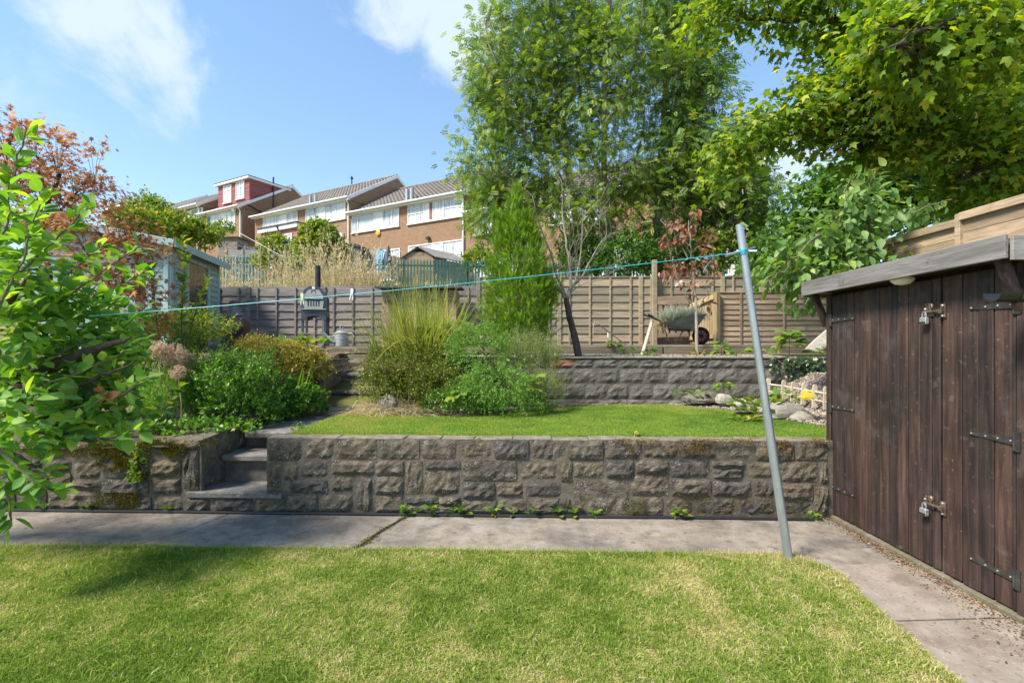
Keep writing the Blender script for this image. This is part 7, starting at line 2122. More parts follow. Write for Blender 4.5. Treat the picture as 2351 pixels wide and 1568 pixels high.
# strap-leaved clumps
def strap_clump(label, base, n, L, w, spread, bend, mat='iris_leaf', name='iris_clump', group=None):
    t = thing(name, label, 'plant', base, group)
    for i in range(n):
        b = np.array([base]) + rng.normal(size=(1, 3)) * np.array([spread, spread * 0.5, 0])
        d = unit(np.array([[rng.normal() * 0.25, rng.normal() * 0.2, 1.0]]))
        V, Fc, k = ribbons(b, d, np.array([L * rng.uniform(0.6, 1.1)]), np.array([w]), np.array([abs(rng.normal()) * bend]), 6)
        obj('leaf', npmesh('leaf', V, [Fc], M[mat]), t)
    return t
b = P(485, 825, 6.7); strap_clump('dark green strap-leaved clump left of the chiminea', (b.x, 6.7, 1.0), 22, 0.62, 0.045, 0.16, 0.35)
b = P(532, 820, 6.8); strap_clump('bright upright sword leaves in front of the chiminea', (b.x, 6.8, 1.05), 11, 0.66, 0.05, 0.08, 0.08)
b = P(683, 950, 5.95); strap_clump('yellow-green sword leaves beside the upper path', (b.x, 5.95, 0.75), 8, 0.62, 0.032, 0.035, 0.07)
b = P(505, 800, 7.2); strap_clump('arching green leaves between the blue shed and the chiminea', (b.x, 7.2, 1.15), 10, 0.6, 0.03, 0.1, 0.5)
# fern and leafy plants at the foot of the oven
def rosette(label, c, n, L, tm, mat, name='leafy_weed', cat='plant', tilt=0.75, group=None, spread=0.06, h=0.05):
    c = Vector(c)
    t = thing(name, label, cat, c, group)
    a = rng.random(n) * 6.283
    rad = rng.random(n) ** 0.6 * spread
    pos = np.stack([c.x + np.cos(a) * rad, c.y + np.sin(a) * rad, c.z + h * rng.random(n) + 0.01], 1)
    ax = np.stack([np.cos(a) * tilt, np.sin(a) * tilt, rng.uniform(0.1, 0.9, n)], 1)
    nr = np.stack([np.cos(a) * -0.5, np.sin(a) * -0.5, np.ones(n)], 1) + rng.normal(size=(n, 3)) * 0.25
    foliage(t, tm, pos, ax, nr, L * rng.uniform(0.6, 1.2, n), M[mat], n)
    MB().tube([c - Vector((0, 0, 0.01)), c + Vector((0.01, 0, h + 0.02))], [0.006, 0.003], 5).build('stem', M['straw'], t)
    return t
rosette('lush green leafy weeds under the pizza oven', P(722, 795, 9.2) + Vector((0, 0, 0.02)), 60, 0.16, [APPLE2, APPLE1], 'seedling_leaf', spread=0.33, h=0.12)
rosette('thistly green plant at the left foot of the pizza oven', P(700, 796, 9.25), 24, 0.15, [APPLE2], 'seedling_leaf', spread=0.16, h=0.1)
rosette('pale fern fronds left of the pizza oven', P(655, 795, 8.8), 16, 0.42, [pinnate(8, 0.2, 0.08)], 'seedling_leaf', 'fern', 'fern', 0.9, spread=0.05)

# sycamore seedlings and weeds among the terraces
def seedling(label, c, n, L, h, spread=0.12, mat='seedling_leaf', tm=None, group=None, cat='seedling'):
    c = Vector(c)
    t = thing('sycamore_seedling', label, cat, c, group)
    tm = tm or [SYC, SYC2]
    pos, ax, nr, sc = [], [], [], []
    for i in range(n):
        f = random.random() ** 0.7; a = i * 2.399 + random.uniform(-.4, .4)
        o = Vector((math.cos(a), math.sin(a) * 0.8, 0))
        pos.append(c + o * spread * (1.1 - 0.55 * f) * random.uniform(0.3, 1) + Vector((0, 0, 0.03 + h * f)))
        ax.append(o + Vector((0, -0.5, -0.15))); nr.append(o * 0.55 + Vector((random.gauss(0, .2), -0.6, 1.0))); sc.append(L * random.uniform(0.6, 1.15))
    foliage(t, tm, pos, ax, nr, sc, M[mat], n)
    MB().tube([c - Vector((0, 0, 0.02)), c + Vector((0.01, 0.01, h * 0.5)), c + Vector((0, 0, h))], [0.006, 0.005, 0.003], 5).build('stem', M['bark'], t)
    return t
seedling('largest sycamore seedling, by the leaning slab above the block wall', P(1812, 812, 7.6), 46, 0.15, 0.34, 0.22)
seedling('sycamore seedling at the foot of the open gate post', P(1656, 815, 8.6), 18, 0.14, 0.22)
seedling('low sycamore seedling on the wall top just right of the leaning pole', P(1733, 816, 8.0), 10, 0.13, 0.10)
seedling('small sycamore seedling left of the leaning pole above the block wall', P(1690, 818, 7.6), 9, 0.11, 0.07)
seedling('yellow-green sycamore seedling at the foot of the wooden stake', P(1492, 815, 8.6), 11, 0.13, 0.12)
seedling('sycamore seedling growing on the edging board right of the bare tree', P(1410, 797, 8.9), 10, 0.12, 0.10)
seedling('lone drooping seedling on the gravel between the bare tree and the stake', P(1442, 812, 8.5), 7, 0.14, 0.12)
seedling('sycamore seedling rooted in the foot of the block wall', P(1660, 900, 7.0), 14, 0.12, 0.12)
seedling('yellow seedling beside the corner of the shed above the block wall', P(1868, 815, 7.5), 9, 0.11, 0.08, mat='pale_shrub_leaf')
seedling('sycamore leaves poking through the right side of the shrub bank', P(1232, 905, 5.95), 12, 0.13, 0.22, 0.10, 'pale_shrub_leaf')
seedling('sycamore leaves low in the middle of the shrub bank', P(1052, 925, 5.75), 9, 0.14, 0.16, 0.08)
seedling('yellow-green vine leaves between the ornamental grass and the conifer', P(1045, 790, 7.0), 36, 0.13, 0.3, 0.28, 'pale_shrub_leaf')
seedling('pale sycamore leaves at the foot of the ornamental grass', P(985, 790, 6.95), 26, 0.14, 0.25, 0.22)
rosette('yellow-leaved plant at the foot of the copper sapling', P(1603, 818, 8.75), 26, 0.09, [APPLE1, SMALL], 'spirea_leaf', spread=0.12, h=0.1)
rosette('round-leaved yellow-green plant left of the large pale boulder', P(1735, 945, 5.75), 60, 0.10, [SYC_S, APPLE2], 'pale_shrub_leaf', spread=0.26, h=0.14)
rosette('round-leaved green plant right of the leaning pole by the pickets', P(1795, 925, 5.85), 30, 0.10, [SYC_S, APPLE2], 'seedling_leaf', spread=0.18, h=0.12)
rosette('pale trailing plant at the lawn edge left of the leaning pole', P(1712, 968, 5.45), 26, 0.075, [SYC_S, APPLE2], 'pale_shrub_leaf', spread=0.16, h=0.05)
rosette('trailing green creeper along the foot of the block wall', P(1595, 912, 6.95), 46, 0.07, [APPLE2, SYC_S], 'seedling_leaf', spread=0.34, h=0.07)
t = rosette('bright yellow fallen sycamore leaf by the pickets', P(1857, 925, 5.35) + Vector((0, -0.03, 0.02)), 3, 0.13, [SYC2], 'yellow_leaf', 'yellow_leaf', 'leaf', spread=0.02, h=0.03)
rosette('small yellow weed on the top edge of the front wall', P(1456, 1000, 4.5), 6, 0.045, [APPLE1], 'yellow_leaf', spread=0.02, h=0.02)
# ivy on the block wall
iv = thing('ivy', 'dark ivy hanging over the block wall next to the shed', 'ivy', (3.9, 7.1, 0.8))
pos = []
for i in range(620):
    px = random.uniform(1765, 1900); py = 818 + abs(random.gauss(0, 1)) * (22 if px < 1860 else 34)
    if nz(px * 0.04, py * 0.05, 3) < -0.12: continue
    w = w_at(px, min(py, 898), BC); pos.append(w + N_ * random.uniform(0.03, 0.10))
pos = np.array(pos); n = len(pos)
foliage(iv, [SYC_S], pos, unit(np.stack([rng.normal(size=n) * 0.6, np.full(n, -0.4), np.full(n, -0.7)], 1)), np.tile([0, -1, 0.5], (n, 1)) + rng.normal(size=(n, 3)) * 0.35, rng.uniform(0.03, 0.06, n), M['ivy_leaf'])
for a, b in (((1775, 818), (1800, 860)), ((1830, 818), (1868, 890)), ((1890, 818), (1850, 885))):
    MB().tube([w_at(*a, BC) + N_ * 0.03, w_at((a[0] + b[0]) / 2 + 8, (a[1] + b[1]) / 2, BC) + N_ * 0.05, w_at(*b, BC) + N_ * 0.04], 0.007, 5).build('stem', M['bark'], iv)
# weeds along the foot of the front wall
proto = None
WPX = [(112, 1166), (210, 1166), (394, 1176), (935, 1170), (962, 1176), (990, 1172), (1040, 1172), (1062, 1178), (1132, 1172), (1222, 1175), (1282, 1176), (1318, 1177), (1365, 1178), (1556, 1182), (1180, 1176), (1862, 1184)]
tmw = [APPLE2, SYC_S]
def weed_proto():
    t = thing('wall_weed', 'small green weed growing at the foot of the front stone wall', 'weed', (0, 0, 0), 'small weeds along the foot of the stone wall')
    n = 13; a = rng.random(n) * 6.283
    pos = np.stack([np.cos(a) * 0.03 * rng.random(n), np.sin(a) * 0.02 * rng.random(n), 0.008 + 0.05 * rng.random(n)], 1)
    foliage(t, tmw, pos, np.stack([np.cos(a), np.sin(a) - 0.3, rng.uniform(0.0, 0.8, n)], 1), np.stack([-np.cos(a) * 0.4, -np.sin(a) * 0.4 - 0.3, np.ones(n)], 1), rng.uniform(0.022, 0.042, n), M['seedling_leaf'], n)
    MB().tube([(0, 0, 0), (0.004, 0, 0.06)], [0.003, 0.0015], 5).build('stem', M['iris_leaf'], t)
    return t
WLAB = ['small weed at the foot of the left wall, farthest left under the apple leaves', 'small weed at the foot of the left wall below its moss', 'small weed on the pipe in front of the lowest garden step', 'small weed nearest the mossy path joint, at the wall foot', 'second small weed right of the mossy path joint, at the wall foot',
        'third small weed right of the mossy path joint, at the wall foot', 'fourth small weed right of the mossy path joint, at the wall foot', 'fifth small weed right of the mossy path joint, sprawling over the pipe', 'small weed just right of the group near the mossy path joint', 'small weed left of the largest flat wall stone',
        'small weed at the left end of the largest flat wall stone', 'small weed under the middle of the largest flat wall stone', 'small weed under the right half of the largest flat wall stone', 'small weed just right of the largest flat wall stone', 'small weed left of the clothes pole in the mossy wall foot', 'small weed in the corner where the wall meets the dark shed']
WPX.sort()
proto = weed_proto(); proto['label'] = WLAB[0]
for i, (px, py) in enumerate(WPX):
    g = w_at(px, py, WC); x_ = g.x; loc = Vector((x_, wall_y(x_, WC) - 0.045, 0.0))
    if i == 0: r_o = proto
    else:
        r_o = proto.copy(); COL.objects.link(r_o); WM[r_o.name] = Matrix.Identity(4)
        for ch in list(proto.children):
            c = ch.copy(); COL.objects.link(c); c.parent = r_o
    if i: r_o['label'] = WLAB[i]
    r_o.location = loc; r_o.rotation_euler = (0, 0, random.uniform(0, 6)); s = random.uniform(1.2, 2.1); r_o.scale = (s, s, s)
shrub('wall_creeper', 'green creeper hanging down the face of the left stone wall', 'plant', [((w_at(330, 1060, WC) + N_ * 0.05)[:], (0.03, 0.03, 0.16), kw(n=60, k=3, sl=0.05, ll=0.03, up=-0.3)), ((w_at(325, 1095, WC) + N_ * 0.05)[:], (0.035, 0.03, 0.05), kw(n=40, k=3, sl=0.05, ll=0.035, up=0))],
      [SYC_S], 'seedling_leaf', (w_at(330, 1100, WC) + N_ * 0.03)[:], stem_r=0.004)
shrub('step_weed', 'tuft of weeds growing beside the top lower step', 'weed', [((P(685, 990, 4.9))[:], (0.05, 0.04, 0.05), kw(n=40, k=4, sl=0.05, ll=0.022, up=0.7))], [SMALL], 'seedling_leaf', (P(685, 1000, 4.9).x, 4.9, 0.62), stem_r=0.003)
# silver tuft and yellow plant lying in the barrow
sv = P(1566, 733, 9.42)
t = thing('silver_plant', 'silvery hairy grass tuft heaped in the wheelbarrow', 'plant', sv)
n = 2200
base = np.array(sv) + rng.normal(size=(n, 3)) * np.array([0.17, 0.10, 0.03])
ribbon_obj('blades', t, M['silver_grass'], rng.random(n), base, unit(rng.normal(size=(n, 3)) * np.array([0.8, 0.5, 0.35]) + np.array([0, -0.1, 0.95])), rng.uniform(0.16, 0.40, n), np.full(n, 0.007), 0.2 + 0.3 * rng.random(n), 5)
rosette('little yellow-green plant in the handle end of the wheelbarrow', P(1527, 741, 9.36), 26, 0.08, [APPLE1, SMALL], 'spirea_leaf', spread=0.1, h=0.08)
t = thing('dry_roots', 'dry root ball spilling over the handle end of the wheelbarrow', 'plant', P(1516, 745, 9.36))
n = 380
ribbon_obj('roots', t, M['dry_grass'], rng.random(n) * 0.5, np.array(P(1517, 742, 9.34)) + rng.normal(size=(n, 3)) * np.array([0.05, 0.06, 0.02]), unit(rng.normal(size=(n, 3)) * 0.6 + np.array([-0.3, -0.3, -0.2])), rng.uniform(0.08, 0.2, n), np.full(n, 0.005), np.full(n, 0.5), 4)

# ---- shrubs beyond the fence
shrub('sumac_bush', 'rounded yellow-green bush before the black felted hut', 'bush', [(*B(735, 590, 48, 52, 17.5), kw(n=700, k=7, sl=0.35, ll=0.16, up=0.55, lump=0.2, droop=0.2)), (*B(730, 545, 32, 26, 17.5), kw(n=240, k=7, sl=0.3, ll=0.16, up=0.7))],
      [DIAMOND, SMALL], 'pale_shrub_leaf', P(735, 650, 17.5), stem_r=0.03, far=[DIAMOND])
shrub('sumac_bush', 'loose yellow-green bush behind the rotary airer', 'bush', [(*B(640, 605, 40, 40, 19.5), kw(n=420, k=7, sl=0.4, ll=0.15, up=0.6)), (*B(630, 570, 22, 20, 19.5), kw(n=120, k=7, sl=0.35, ll=0.14, up=0.7))], [DIAMOND], 'pale_shrub_leaf', P(640, 655, 19.5), stem_r=0.03)
for i, (px, py, rx, ry, Yd, lab) in enumerate(((310, 525, 40, 34, 15, 'bright leafy bush above the left end of the blue shed roof'), (360, 532, 45, 40, 16, 'bright leafy bush above the middle of the blue shed roof'), (420, 542, 45, 32, 17, 'bright leafy bush left of the pink-dormer house window'), (450, 548, 40, 22, 17.5, 'low yellowing bush above the right end of the blue shed roof'), (345, 496, 22, 28, 16.5, 'taller shoot of foliage hiding the farthest house'))):
    shrub('hedge_bush', lab, 'bush', [(*B(px, py, rx, ry, Yd), kw(n=300, k=8, sl=0.4, ll=0.13, up=0.5, lump=0.4, zmin=-0.6))], [DIAMOND], 'pale_shrub_leaf', P(px, py + ry + 60, Yd), stem_r=0.03, group='bushes behind the blue shed')
shrub('hillside_bush', 'green bush behind the palisade, left of the conifer', 'bush', [(*B(1100, 610, 30, 35, 22), kw(n=300, k=7, sl=0.3, ll=0.16, up=0.4))], [DIAMOND], 'pale_shrub_leaf', P(1100, 660, 22), stem_r=0.03)
shrub('grey_bush', 'grey-green twiggy bush left of the conifer top', 'bush', [(*B(1130, 500, 50, 70, 15.5), kw(n=650, k=7, sl=0.4, ll=0.09, up=0.4, lump=0.3, zmin=-0.9))], [DIAMOND], 'shaded_ash_leaf', P(1140, 650, 15.5), stem_r=0.03)
shrub('hillside_bush', 'small tuft of green on the brick wall below the pink-dormer house', 'bush', [(*B(515, 530, 16, 20, 28), kw(n=120, k=6, sl=0.3, ll=0.14, up=0.5))], [DIAMOND], 'shaded_ash_leaf', P(515, 560, 28), stem_r=0.03)
for (px, py, rx, ry, Yd, lab, mt) in ((1430, 600, 60, 40, 13.5, 'dark undergrowth behind the olive fence, nearest the bare tree', 'dark_tree_leaf'), (1530, 590, 60, 45, 14, 'dark undergrowth behind the tall fence post', 'dark_tree_leaf'), (1625, 585, 55, 42, 14, 'yellow-green undergrowth behind the copper sapling', 'pale_shrub_leaf'), (1700, 545, 45, 70, 15, 'yellow-green leafy bush behind the head of the clothes pole', 'ash_leaf'), (1340, 595, 45, 38, 14, 'dark undergrowth directly behind the bare tree', 'dark_tree_leaf'), (1770, 600, 50, 45, 12.5, 'dark bush between the clothes pole and the cherry', 'dark_tree_leaf')):
    shrub('undergrowth', lab, 'bush', [(*B(px, py, rx, ry, Yd), kw(n=520, k=7, sl=0.35, ll=0.12, up=0.4, lump=0.3, zmin=-0.8))], [DIAMOND], mt, P(px, 660, Yd), stem_r=0.03, group='undergrowth behind the olive fence')

# ================================================================== TREES
def limb_samples(pts, r0, r1, step=0.12):
    out = []
    for i in range(len(pts) - 1):
        n = max(1, int((pts[i + 1] - pts[i]).length / step))
        for k in range(n):
            f = (i + k / n) / (len(pts) - 1)
            out.append((pts[i].lerp(pts[i + 1], k / n), lerp(r0, r1, f)))
    return out


def smooth_path(pts, n=4, wob=0.0):
    """Catmull-Rom through the points"""
    pts = [Vector(p) for p in pts]
    P_ = [pts[0] * 2 - pts[1]] + pts + [pts[-1] * 2 - pts[-2]]
    out = []
    for i in range(1, len(P_) - 2):
        a, b, c, d = P_[i - 1:i + 3]
        for k in range(n):
            t = k / n
            q = 0.5 * ((2 * b) + (c - a) * t + (2 * a - 5 * b + 4 * c - d) * t * t + (3 * b - a - 3 * c + d) * t ** 3)
            out.append(q + Vector((random.gauss(0, wob), random.gauss(0, wob), random.gauss(0, wob))))
    out.append(pts[-1])
    return out


def tree(name, label, cat, base, limbs, blobs, tm, mat, bark, per=24, cr=0.5, ll=0.25, n_ind=0, far=None, twig_r=0.012, droop=0.25, group=None, up=0.25, hang=0.5, tw_r0=None, ind_name='leaf'):
    """limbs: [(points, r0, r1)], the first is the trunk; blobs: [(c, r, clusters)]"""
    t = thing(name, label, cat, base, group)
    samples = []
    for i, (pts, r0, r1) in enumerate(limbs):
        pp = smooth_path(pts, 4, 0.01)
        rr3 = [lerp(r0, r1, k / (len(pp) - 1)) for k in range(len(pp))]
        MB().tube(pp, rr3, 8).build('trunk' if i == 0 else 'branch', M[bark], t, True)
        samples += limb_samples(pp, r0, r1)
    sp_ = np.array([s[0] for s in samples])
    cs = []
    for (c, r, ncl) in blobs:
        d = unit(rng.normal(size=(ncl, 3))); rad = rng.random(ncl) ** 0.42
        rad *= 1 + 0.22 * vn(d * 1.0 + np.array(c) * 0.3, 1.7)
        cs.append(np.array(c) + d * np.array(r) * rad[:, None])
    cs = np.concatenate(cs)
    tw = MB()
    dirs = []
    for c in cs:
        dv = sp_ - c; dist = np.linalg.norm(dv, axis=1) + np.maximum(0, sp_[:, 2] - c[2] + 0.15) * 1.5
        j = int(np.argmin(dist)); a = Vector(sp_[j]); b = Vector(c)
        mid = a.lerp(b, 0.55) + Vector((0, 0, 0.12 * (b - a).length))
        r_a = min(samples[j][1] * 0.6, twig_r * (0.6 + 0.5 * (b - a).length))
        tw.tube([a, mid, b], [r_a, r_a * 0.7, r_a * 0.35], 3, False)
        dirs.append(unit(np.array(b - mid)))
    obj('twigs', tw.mesh('twigs', M[bark], False, False, False), t, None, 'stuff')
    dirs = np.array(dirs)
    N = len(cs)
    pos = np.repeat(cs, per, 0) + rng.normal(size=(N * per, 3)) * cr * 0.45 * np.array([1, 1, 0.8])
    out = unit(pos - np.repeat(cs, per, 0) + np.repeat(dirs, per, 0) * 0.3)
    ax = unit(out * 0.8 + rng.normal(size=(N * per, 3)) * 0.45 + np.array([0, 0, -hang]))
    nr = unit(rng.normal(size=(N * per, 3)) * 0.6 + np.array([0, 0, 1.0]) + out * 0.45)
    sc = ll * rng.uniform(0.45, 1.3, N * per)
    foliage(t, tm, pos, ax, nr, sc, M[mat], n_ind, far=far, rest='crown', name=ind_name)
    return t


def L_(pts, r0, r1, Y, dy=0.0):
    n = len(pts)
    return ([P(a, b, Y + dy * i / max(1, n - 1)) for i, (a, b) in enumerate(pts)], r0, r1)


def BL(l, Y, yd=1.5, dens=1.0):
    out = []
    for b in l:
        px, py, rx, ry, n = b[:5]; y0 = Y + (b[5] if len(b) > 5 else 0)
        c, r = blob(px, py, rx, ry, y0, yd)
        out.append((c, r, int(n * dens)))
    return out


AY = 14.5
tree('ash_tree', 'light airy multi-stemmed ash tree, leftmost behind the fence', 'tree', P(1345, 690, AY),
     [L_([(1348, 690), (1330, 560), (1312, 440), (1292, 300), (1278, 160), (1270, 10), (1265, -120)], 0.13, 0.03, AY),
      L_([(1335, 590), (1290, 480), (1235, 360), (1175, 240), (1130, 120), (1110, 40)], 0.075, 0.015, AY, -0.8),
      L_([(1318, 470), (1255, 340), (1215, 200), (1195, 60), (1190, -60)], 0.06, 0.015, AY, 0.9),
      L_([(1305, 400), (1225, 330), (1150, 300), (1095, 290)], 0.045, 0.012, AY, 0.4),
      L_([(1342, 620), (1265, 500), (1180, 430), (1110, 400), (1040, 365)], 0.05, 0.01, AY, -0.5),
      L_([(1290, 290), (1330, 160), (1345, 30), (1350, -80)], 0.05, 0.015, AY, 0.5)],
     BL([(1205, 60, 95, 120, 70), (1170, 190, 85, 100, 62), (1130, 110, 45, 75, 22), (1150, 310, 75, 80, 50), (1250, 170, 95, 130, 62), (1260, 320, 85, 90, 50), (1160, 420, 75, 60, 40), (1240, 440, 80, 60, 40), (1300, 40, 75, 110, 48), (1100, 470, 30, 55, 16), (1062, 372, 20, 18, 9), (1105, 230, 26, 60, 11), (1300, 240, 60, 110, 38)], AY, 1.3, 0.68),
     [ASH], 'ash_leaf', 'pale_bark', 34, 0.6, 0.23, hang=0.35, group='ash trees behind the back fence')
tree('ash_tree', 'straight-trunked ash tree in the middle behind the bare tree', 'tree', P(1400, 690, AY - 0.6),
     [L_([(1402, 690), (1396, 540), (1386, 400), (1388, 240), (1394, 100), (1402, -40), (1408, -150)], 0.11, 0.035, AY - 0.6),
      L_([(1390, 440), (1355, 330), (1332, 220), (1320, 100)], 0.055, 0.012, AY - 0.6, 0.8),
      L_([(1388, 300), (1440, 190), (1470, 70), (1480, -50)], 0.05, 0.012, AY - 0.6, -0.6),
      L_([(1394, 520), (1440, 420), (1470, 330), (1480, 250)], 0.045, 0.012, AY - 0.6, 0.6),
      L_([(1397, 560), (1350, 480), (1320, 440)], 0.04, 0.012, AY - 0.6, -0.7)],
     BL([(1400, 20, 85, 100, 55), (1360, 140, 75, 95, 44), (1445, 130, 75, 100, 46), (1360, 290, 75, 90, 38), (1440, 270, 70, 90, 38), (1400, 420, 85, 65, 34), (1460, 420, 55, 65, 24), (1380, 510, 75, 42, 28), (1310, 500, 55, 45, 20)], AY - 0.4, 1.4, 0.68),
     [ASH], 'ash_leaf', 'bark', 32, 0.6, 0.23, hang=0.35, group='ash trees behind the back fence')
tree('dense_tree', 'dense-crowned ash right of the other ash trees, shade painted into its leaves', 'tree', P(1512, 690, AY - 0.2),
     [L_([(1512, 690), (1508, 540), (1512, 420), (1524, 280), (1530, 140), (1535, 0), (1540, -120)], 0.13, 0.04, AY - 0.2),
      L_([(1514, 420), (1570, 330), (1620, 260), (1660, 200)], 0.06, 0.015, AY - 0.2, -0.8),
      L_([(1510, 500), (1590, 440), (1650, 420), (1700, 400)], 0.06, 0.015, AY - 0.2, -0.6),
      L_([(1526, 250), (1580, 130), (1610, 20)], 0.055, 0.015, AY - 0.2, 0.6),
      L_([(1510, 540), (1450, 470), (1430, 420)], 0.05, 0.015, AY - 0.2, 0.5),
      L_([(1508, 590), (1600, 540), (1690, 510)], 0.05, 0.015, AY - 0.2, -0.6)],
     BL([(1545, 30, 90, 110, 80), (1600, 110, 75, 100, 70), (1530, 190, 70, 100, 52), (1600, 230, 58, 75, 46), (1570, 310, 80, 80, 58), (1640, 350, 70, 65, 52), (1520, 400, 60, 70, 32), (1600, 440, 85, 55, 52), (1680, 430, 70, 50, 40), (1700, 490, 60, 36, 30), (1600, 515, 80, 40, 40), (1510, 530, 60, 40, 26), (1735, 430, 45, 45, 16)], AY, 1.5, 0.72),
     [ASH], 'shaded_ash_leaf', 'bark', 28, 0.55, 0.26, hang=0.4)
# sycamore leaning in from the right
SY_ = 7.6
tree('sycamore', 'sunlit sycamore spreading in from the upper right over the shed', 'tree', (11.5, 8.5, 1.0),
     [([Vector((11.5, 8.6, 0.4)), Vector((11.2, 8.4, 3)), Vector((10.4, 8.2, 6)), Vector((9.6, 8.0, 9.5))], 0.28, 0.12),
      ([Vector((10.9, 8.3, 4.2)), P(2420, 200, 7.8), P(2280, 90, 7.4), P(2130, 40, 7.2), P(1960, 45, 7.4), P(1800, 50, 7.8), P(1680, 40, 8.2)], 0.10, 0.015),
      ([Vector((11.0, 8.3, 3.6)), P(2430, 330, 7.8), P(2260, 250, 7.6), P(2080, 240, 7.6), P(1900, 270, 7.8), P(1760, 310, 8.1), P(1655, 340, 8.3)], 0.09, 0.012),
      ([Vector((10.9, 8.2, 4.6)), P(2450, 60, 6.8), P(2300, 10, 6.2), P(2150, 60, 5.8), P(2040, 110, 5.6)], 0.08, 0.012),
      ([P(2260, 250, 7.6), P(2150, 330, 7.7), P(2050, 350, 7.8), P(1960, 350, 7.9)], 0.05, 0.012),
      ([Vector((11.1, 8.2, 3.0)), P(2420, 430, 7.6), P(2300, 380, 7.4), P(2200, 420, 7.3)], 0.06, 0.012)],
     BL([(1665, 15, 80, 45, 36, 0.5), (1800, 10, 75, 40, 26, 0.3), (1880, 30, 70, 55, 38), (1690, 345, 45, 38, 24, 0.6), (1760, 310, 60, 46, 32, 0.4), (1860, 250, 65, 52, 36, 0.2), (1930, 290, 70, 60, 38, 0.2), (1960, 180, 80, 70, 48), (2040, 260, 80, 70, 46), (2060, 350, 70, 45, 32), (2150, 190, 80, 80, 46), (2160, 310, 80, 60, 40),
         (2270, 260, 80, 80, 46), (2260, 380, 85, 55, 44), (2330, 160, 70, 80, 40), (2330, 330, 60, 80, 38), (2220, 450, 60, 30, 22, 0.3), (2320, 440, 60, 40, 26), (1675, 395, 30, 24, 9, 0.6), (2010, 60, 80, 60, 46), (2350, 30, 60, 60, 26)], SY_, 0.9, 0.8) +
     BL([(2040, 90, 85, 55, 40), (2150, 60, 90, 70, 46), (2240, 110, 75, 70, 34), (2100, 170, 70, 45, 24), (2310, 70, 60, 70, 26)], 6.2, 0.5, 0.7),
     [SYC, SYC2, SYC2], 'sycamore_leaf', 'dark_bark', 34, 0.46, 0.108, 300, [SYC_S], droop=0.3, hang=0.45)
tree('dark_tree', 'dark green tree between the cherry and the house gable', 'tree', P(2020, 760, 11.5),
     [L_([(2020, 760), (2010, 620), (1990, 500), (1960, 420), (1950, 360)], 0.14, 0.03, 11.5), L_([(2010, 600), (1930, 520), (1860, 490)], 0.06, 0.015, 11.5, -0.5), L_([(1995, 520), (2060, 430), (2110, 380)], 0.06, 0.015, 11.5, 0.4), L_([(2015, 660), (1900, 600), (1810, 580)], 0.05, 0.012, 11.5, -0.4)],
     BL([(1960, 400, 70, 45, 44), (2040, 390, 80, 60, 52), (1880, 470, 65, 50, 44), (1960, 480, 75, 60, 50), (1840, 540, 55, 45, 36), (1900, 570, 70, 50, 40), (2060, 470, 70, 50, 40), (1800, 600, 45, 40, 24), (2120, 420, 60, 55, 34), (1850, 620, 50, 35, 20), (2190, 440, 70, 45, 34)], 11.3, 1.1, 1.1),
     [SYC_S], 'dark_tree_leaf', 'dark_bark', 24, 0.45, 0.15, hang=0.45)
tree('lime_tree', 'yellow-green tree crown seen through the sycamore above the tan fence', 'tree', (12.0, 14.5, 2.0),
     [([Vector((12.0, 14.5, 1.5)), Vector((12.2, 14.5, 5)), Vector((12.3, 14.5, 9))], 0.2, 0.05)],
     BL([(2200, 420, 120, 70, 60), (2320, 380, 90, 90, 50), (2100, 330, 90, 80, 40), (2300, 480, 90, 40, 36), (2240, 250, 120, 100, 60), (2050, 200, 120, 90, 46), (2330, 120, 100, 110, 50)], 14.0, 1.4, 0.45),
     [SYC_S], 'sycamore_leaf', 'dark_bark', 24, 0.6, 0.20, hang=0.4)
# cherry with big drooping leaves
CHY = 5.75
tree('cherry_tree', 'young cherry tree with large drooping leaves behind the dark shed', 'tree', P(2015, 800, CHY),
     [L_([(2015, 800), (2012, 660), (2006, 600), (1996, 520), (1995, 440), (2010, 390)], 0.028, 0.006, CHY),
      L_([(2010, 640), (1950, 570), (1880, 540), (1820, 600), (1775, 640)], 0.014, 0.004, CHY, -0.3), L_([(2012, 660), (1930, 630), (1870, 650), (1848, 700)], 0.013, 0.004, CHY, -0.4),
      L_([(2000, 540), (2060, 500), (2120, 480), (2185, 458)], 0.012, 0.004, CHY, -0.2), L_([(2010, 640), (2060, 600), (2130, 575), (2190, 545)], 0.012, 0.004, CHY, -0.3), L_([(1998, 500), (1940, 450), (1960, 400)], 0.012, 0.004, CHY, 0.2), L_([(2005, 590), (1930, 510), (1890, 500)], 0.012, 0.004, CHY, 0.1)],
     BL([(1985, 425, 40, 38, 9), (1955, 480, 50, 34, 12), (2010, 490, 40, 40, 8), (1930, 540, 60, 40, 17), (1870, 555, 45, 28, 11), (1820, 600, 48, 26, 14), (1790, 630, 36, 26, 11), (1860, 625, 45, 28, 14), (1850, 690, 16, 24, 4), (1905, 600, 45, 35, 12), (1970, 580, 40, 36, 10), (2110, 483, 48, 12, 6), (2110, 580, 70, 16, 9), (2030, 610, 40, 22, 8), (1945, 640, 40, 20, 8)], CHY, 0.35),
     [CHERRY1, CHERRY2], 'cherry_leaf', 'bark', 12, 0.26, 0.125, 300, hang=0.75, up=0.0, twig_r=0.005)
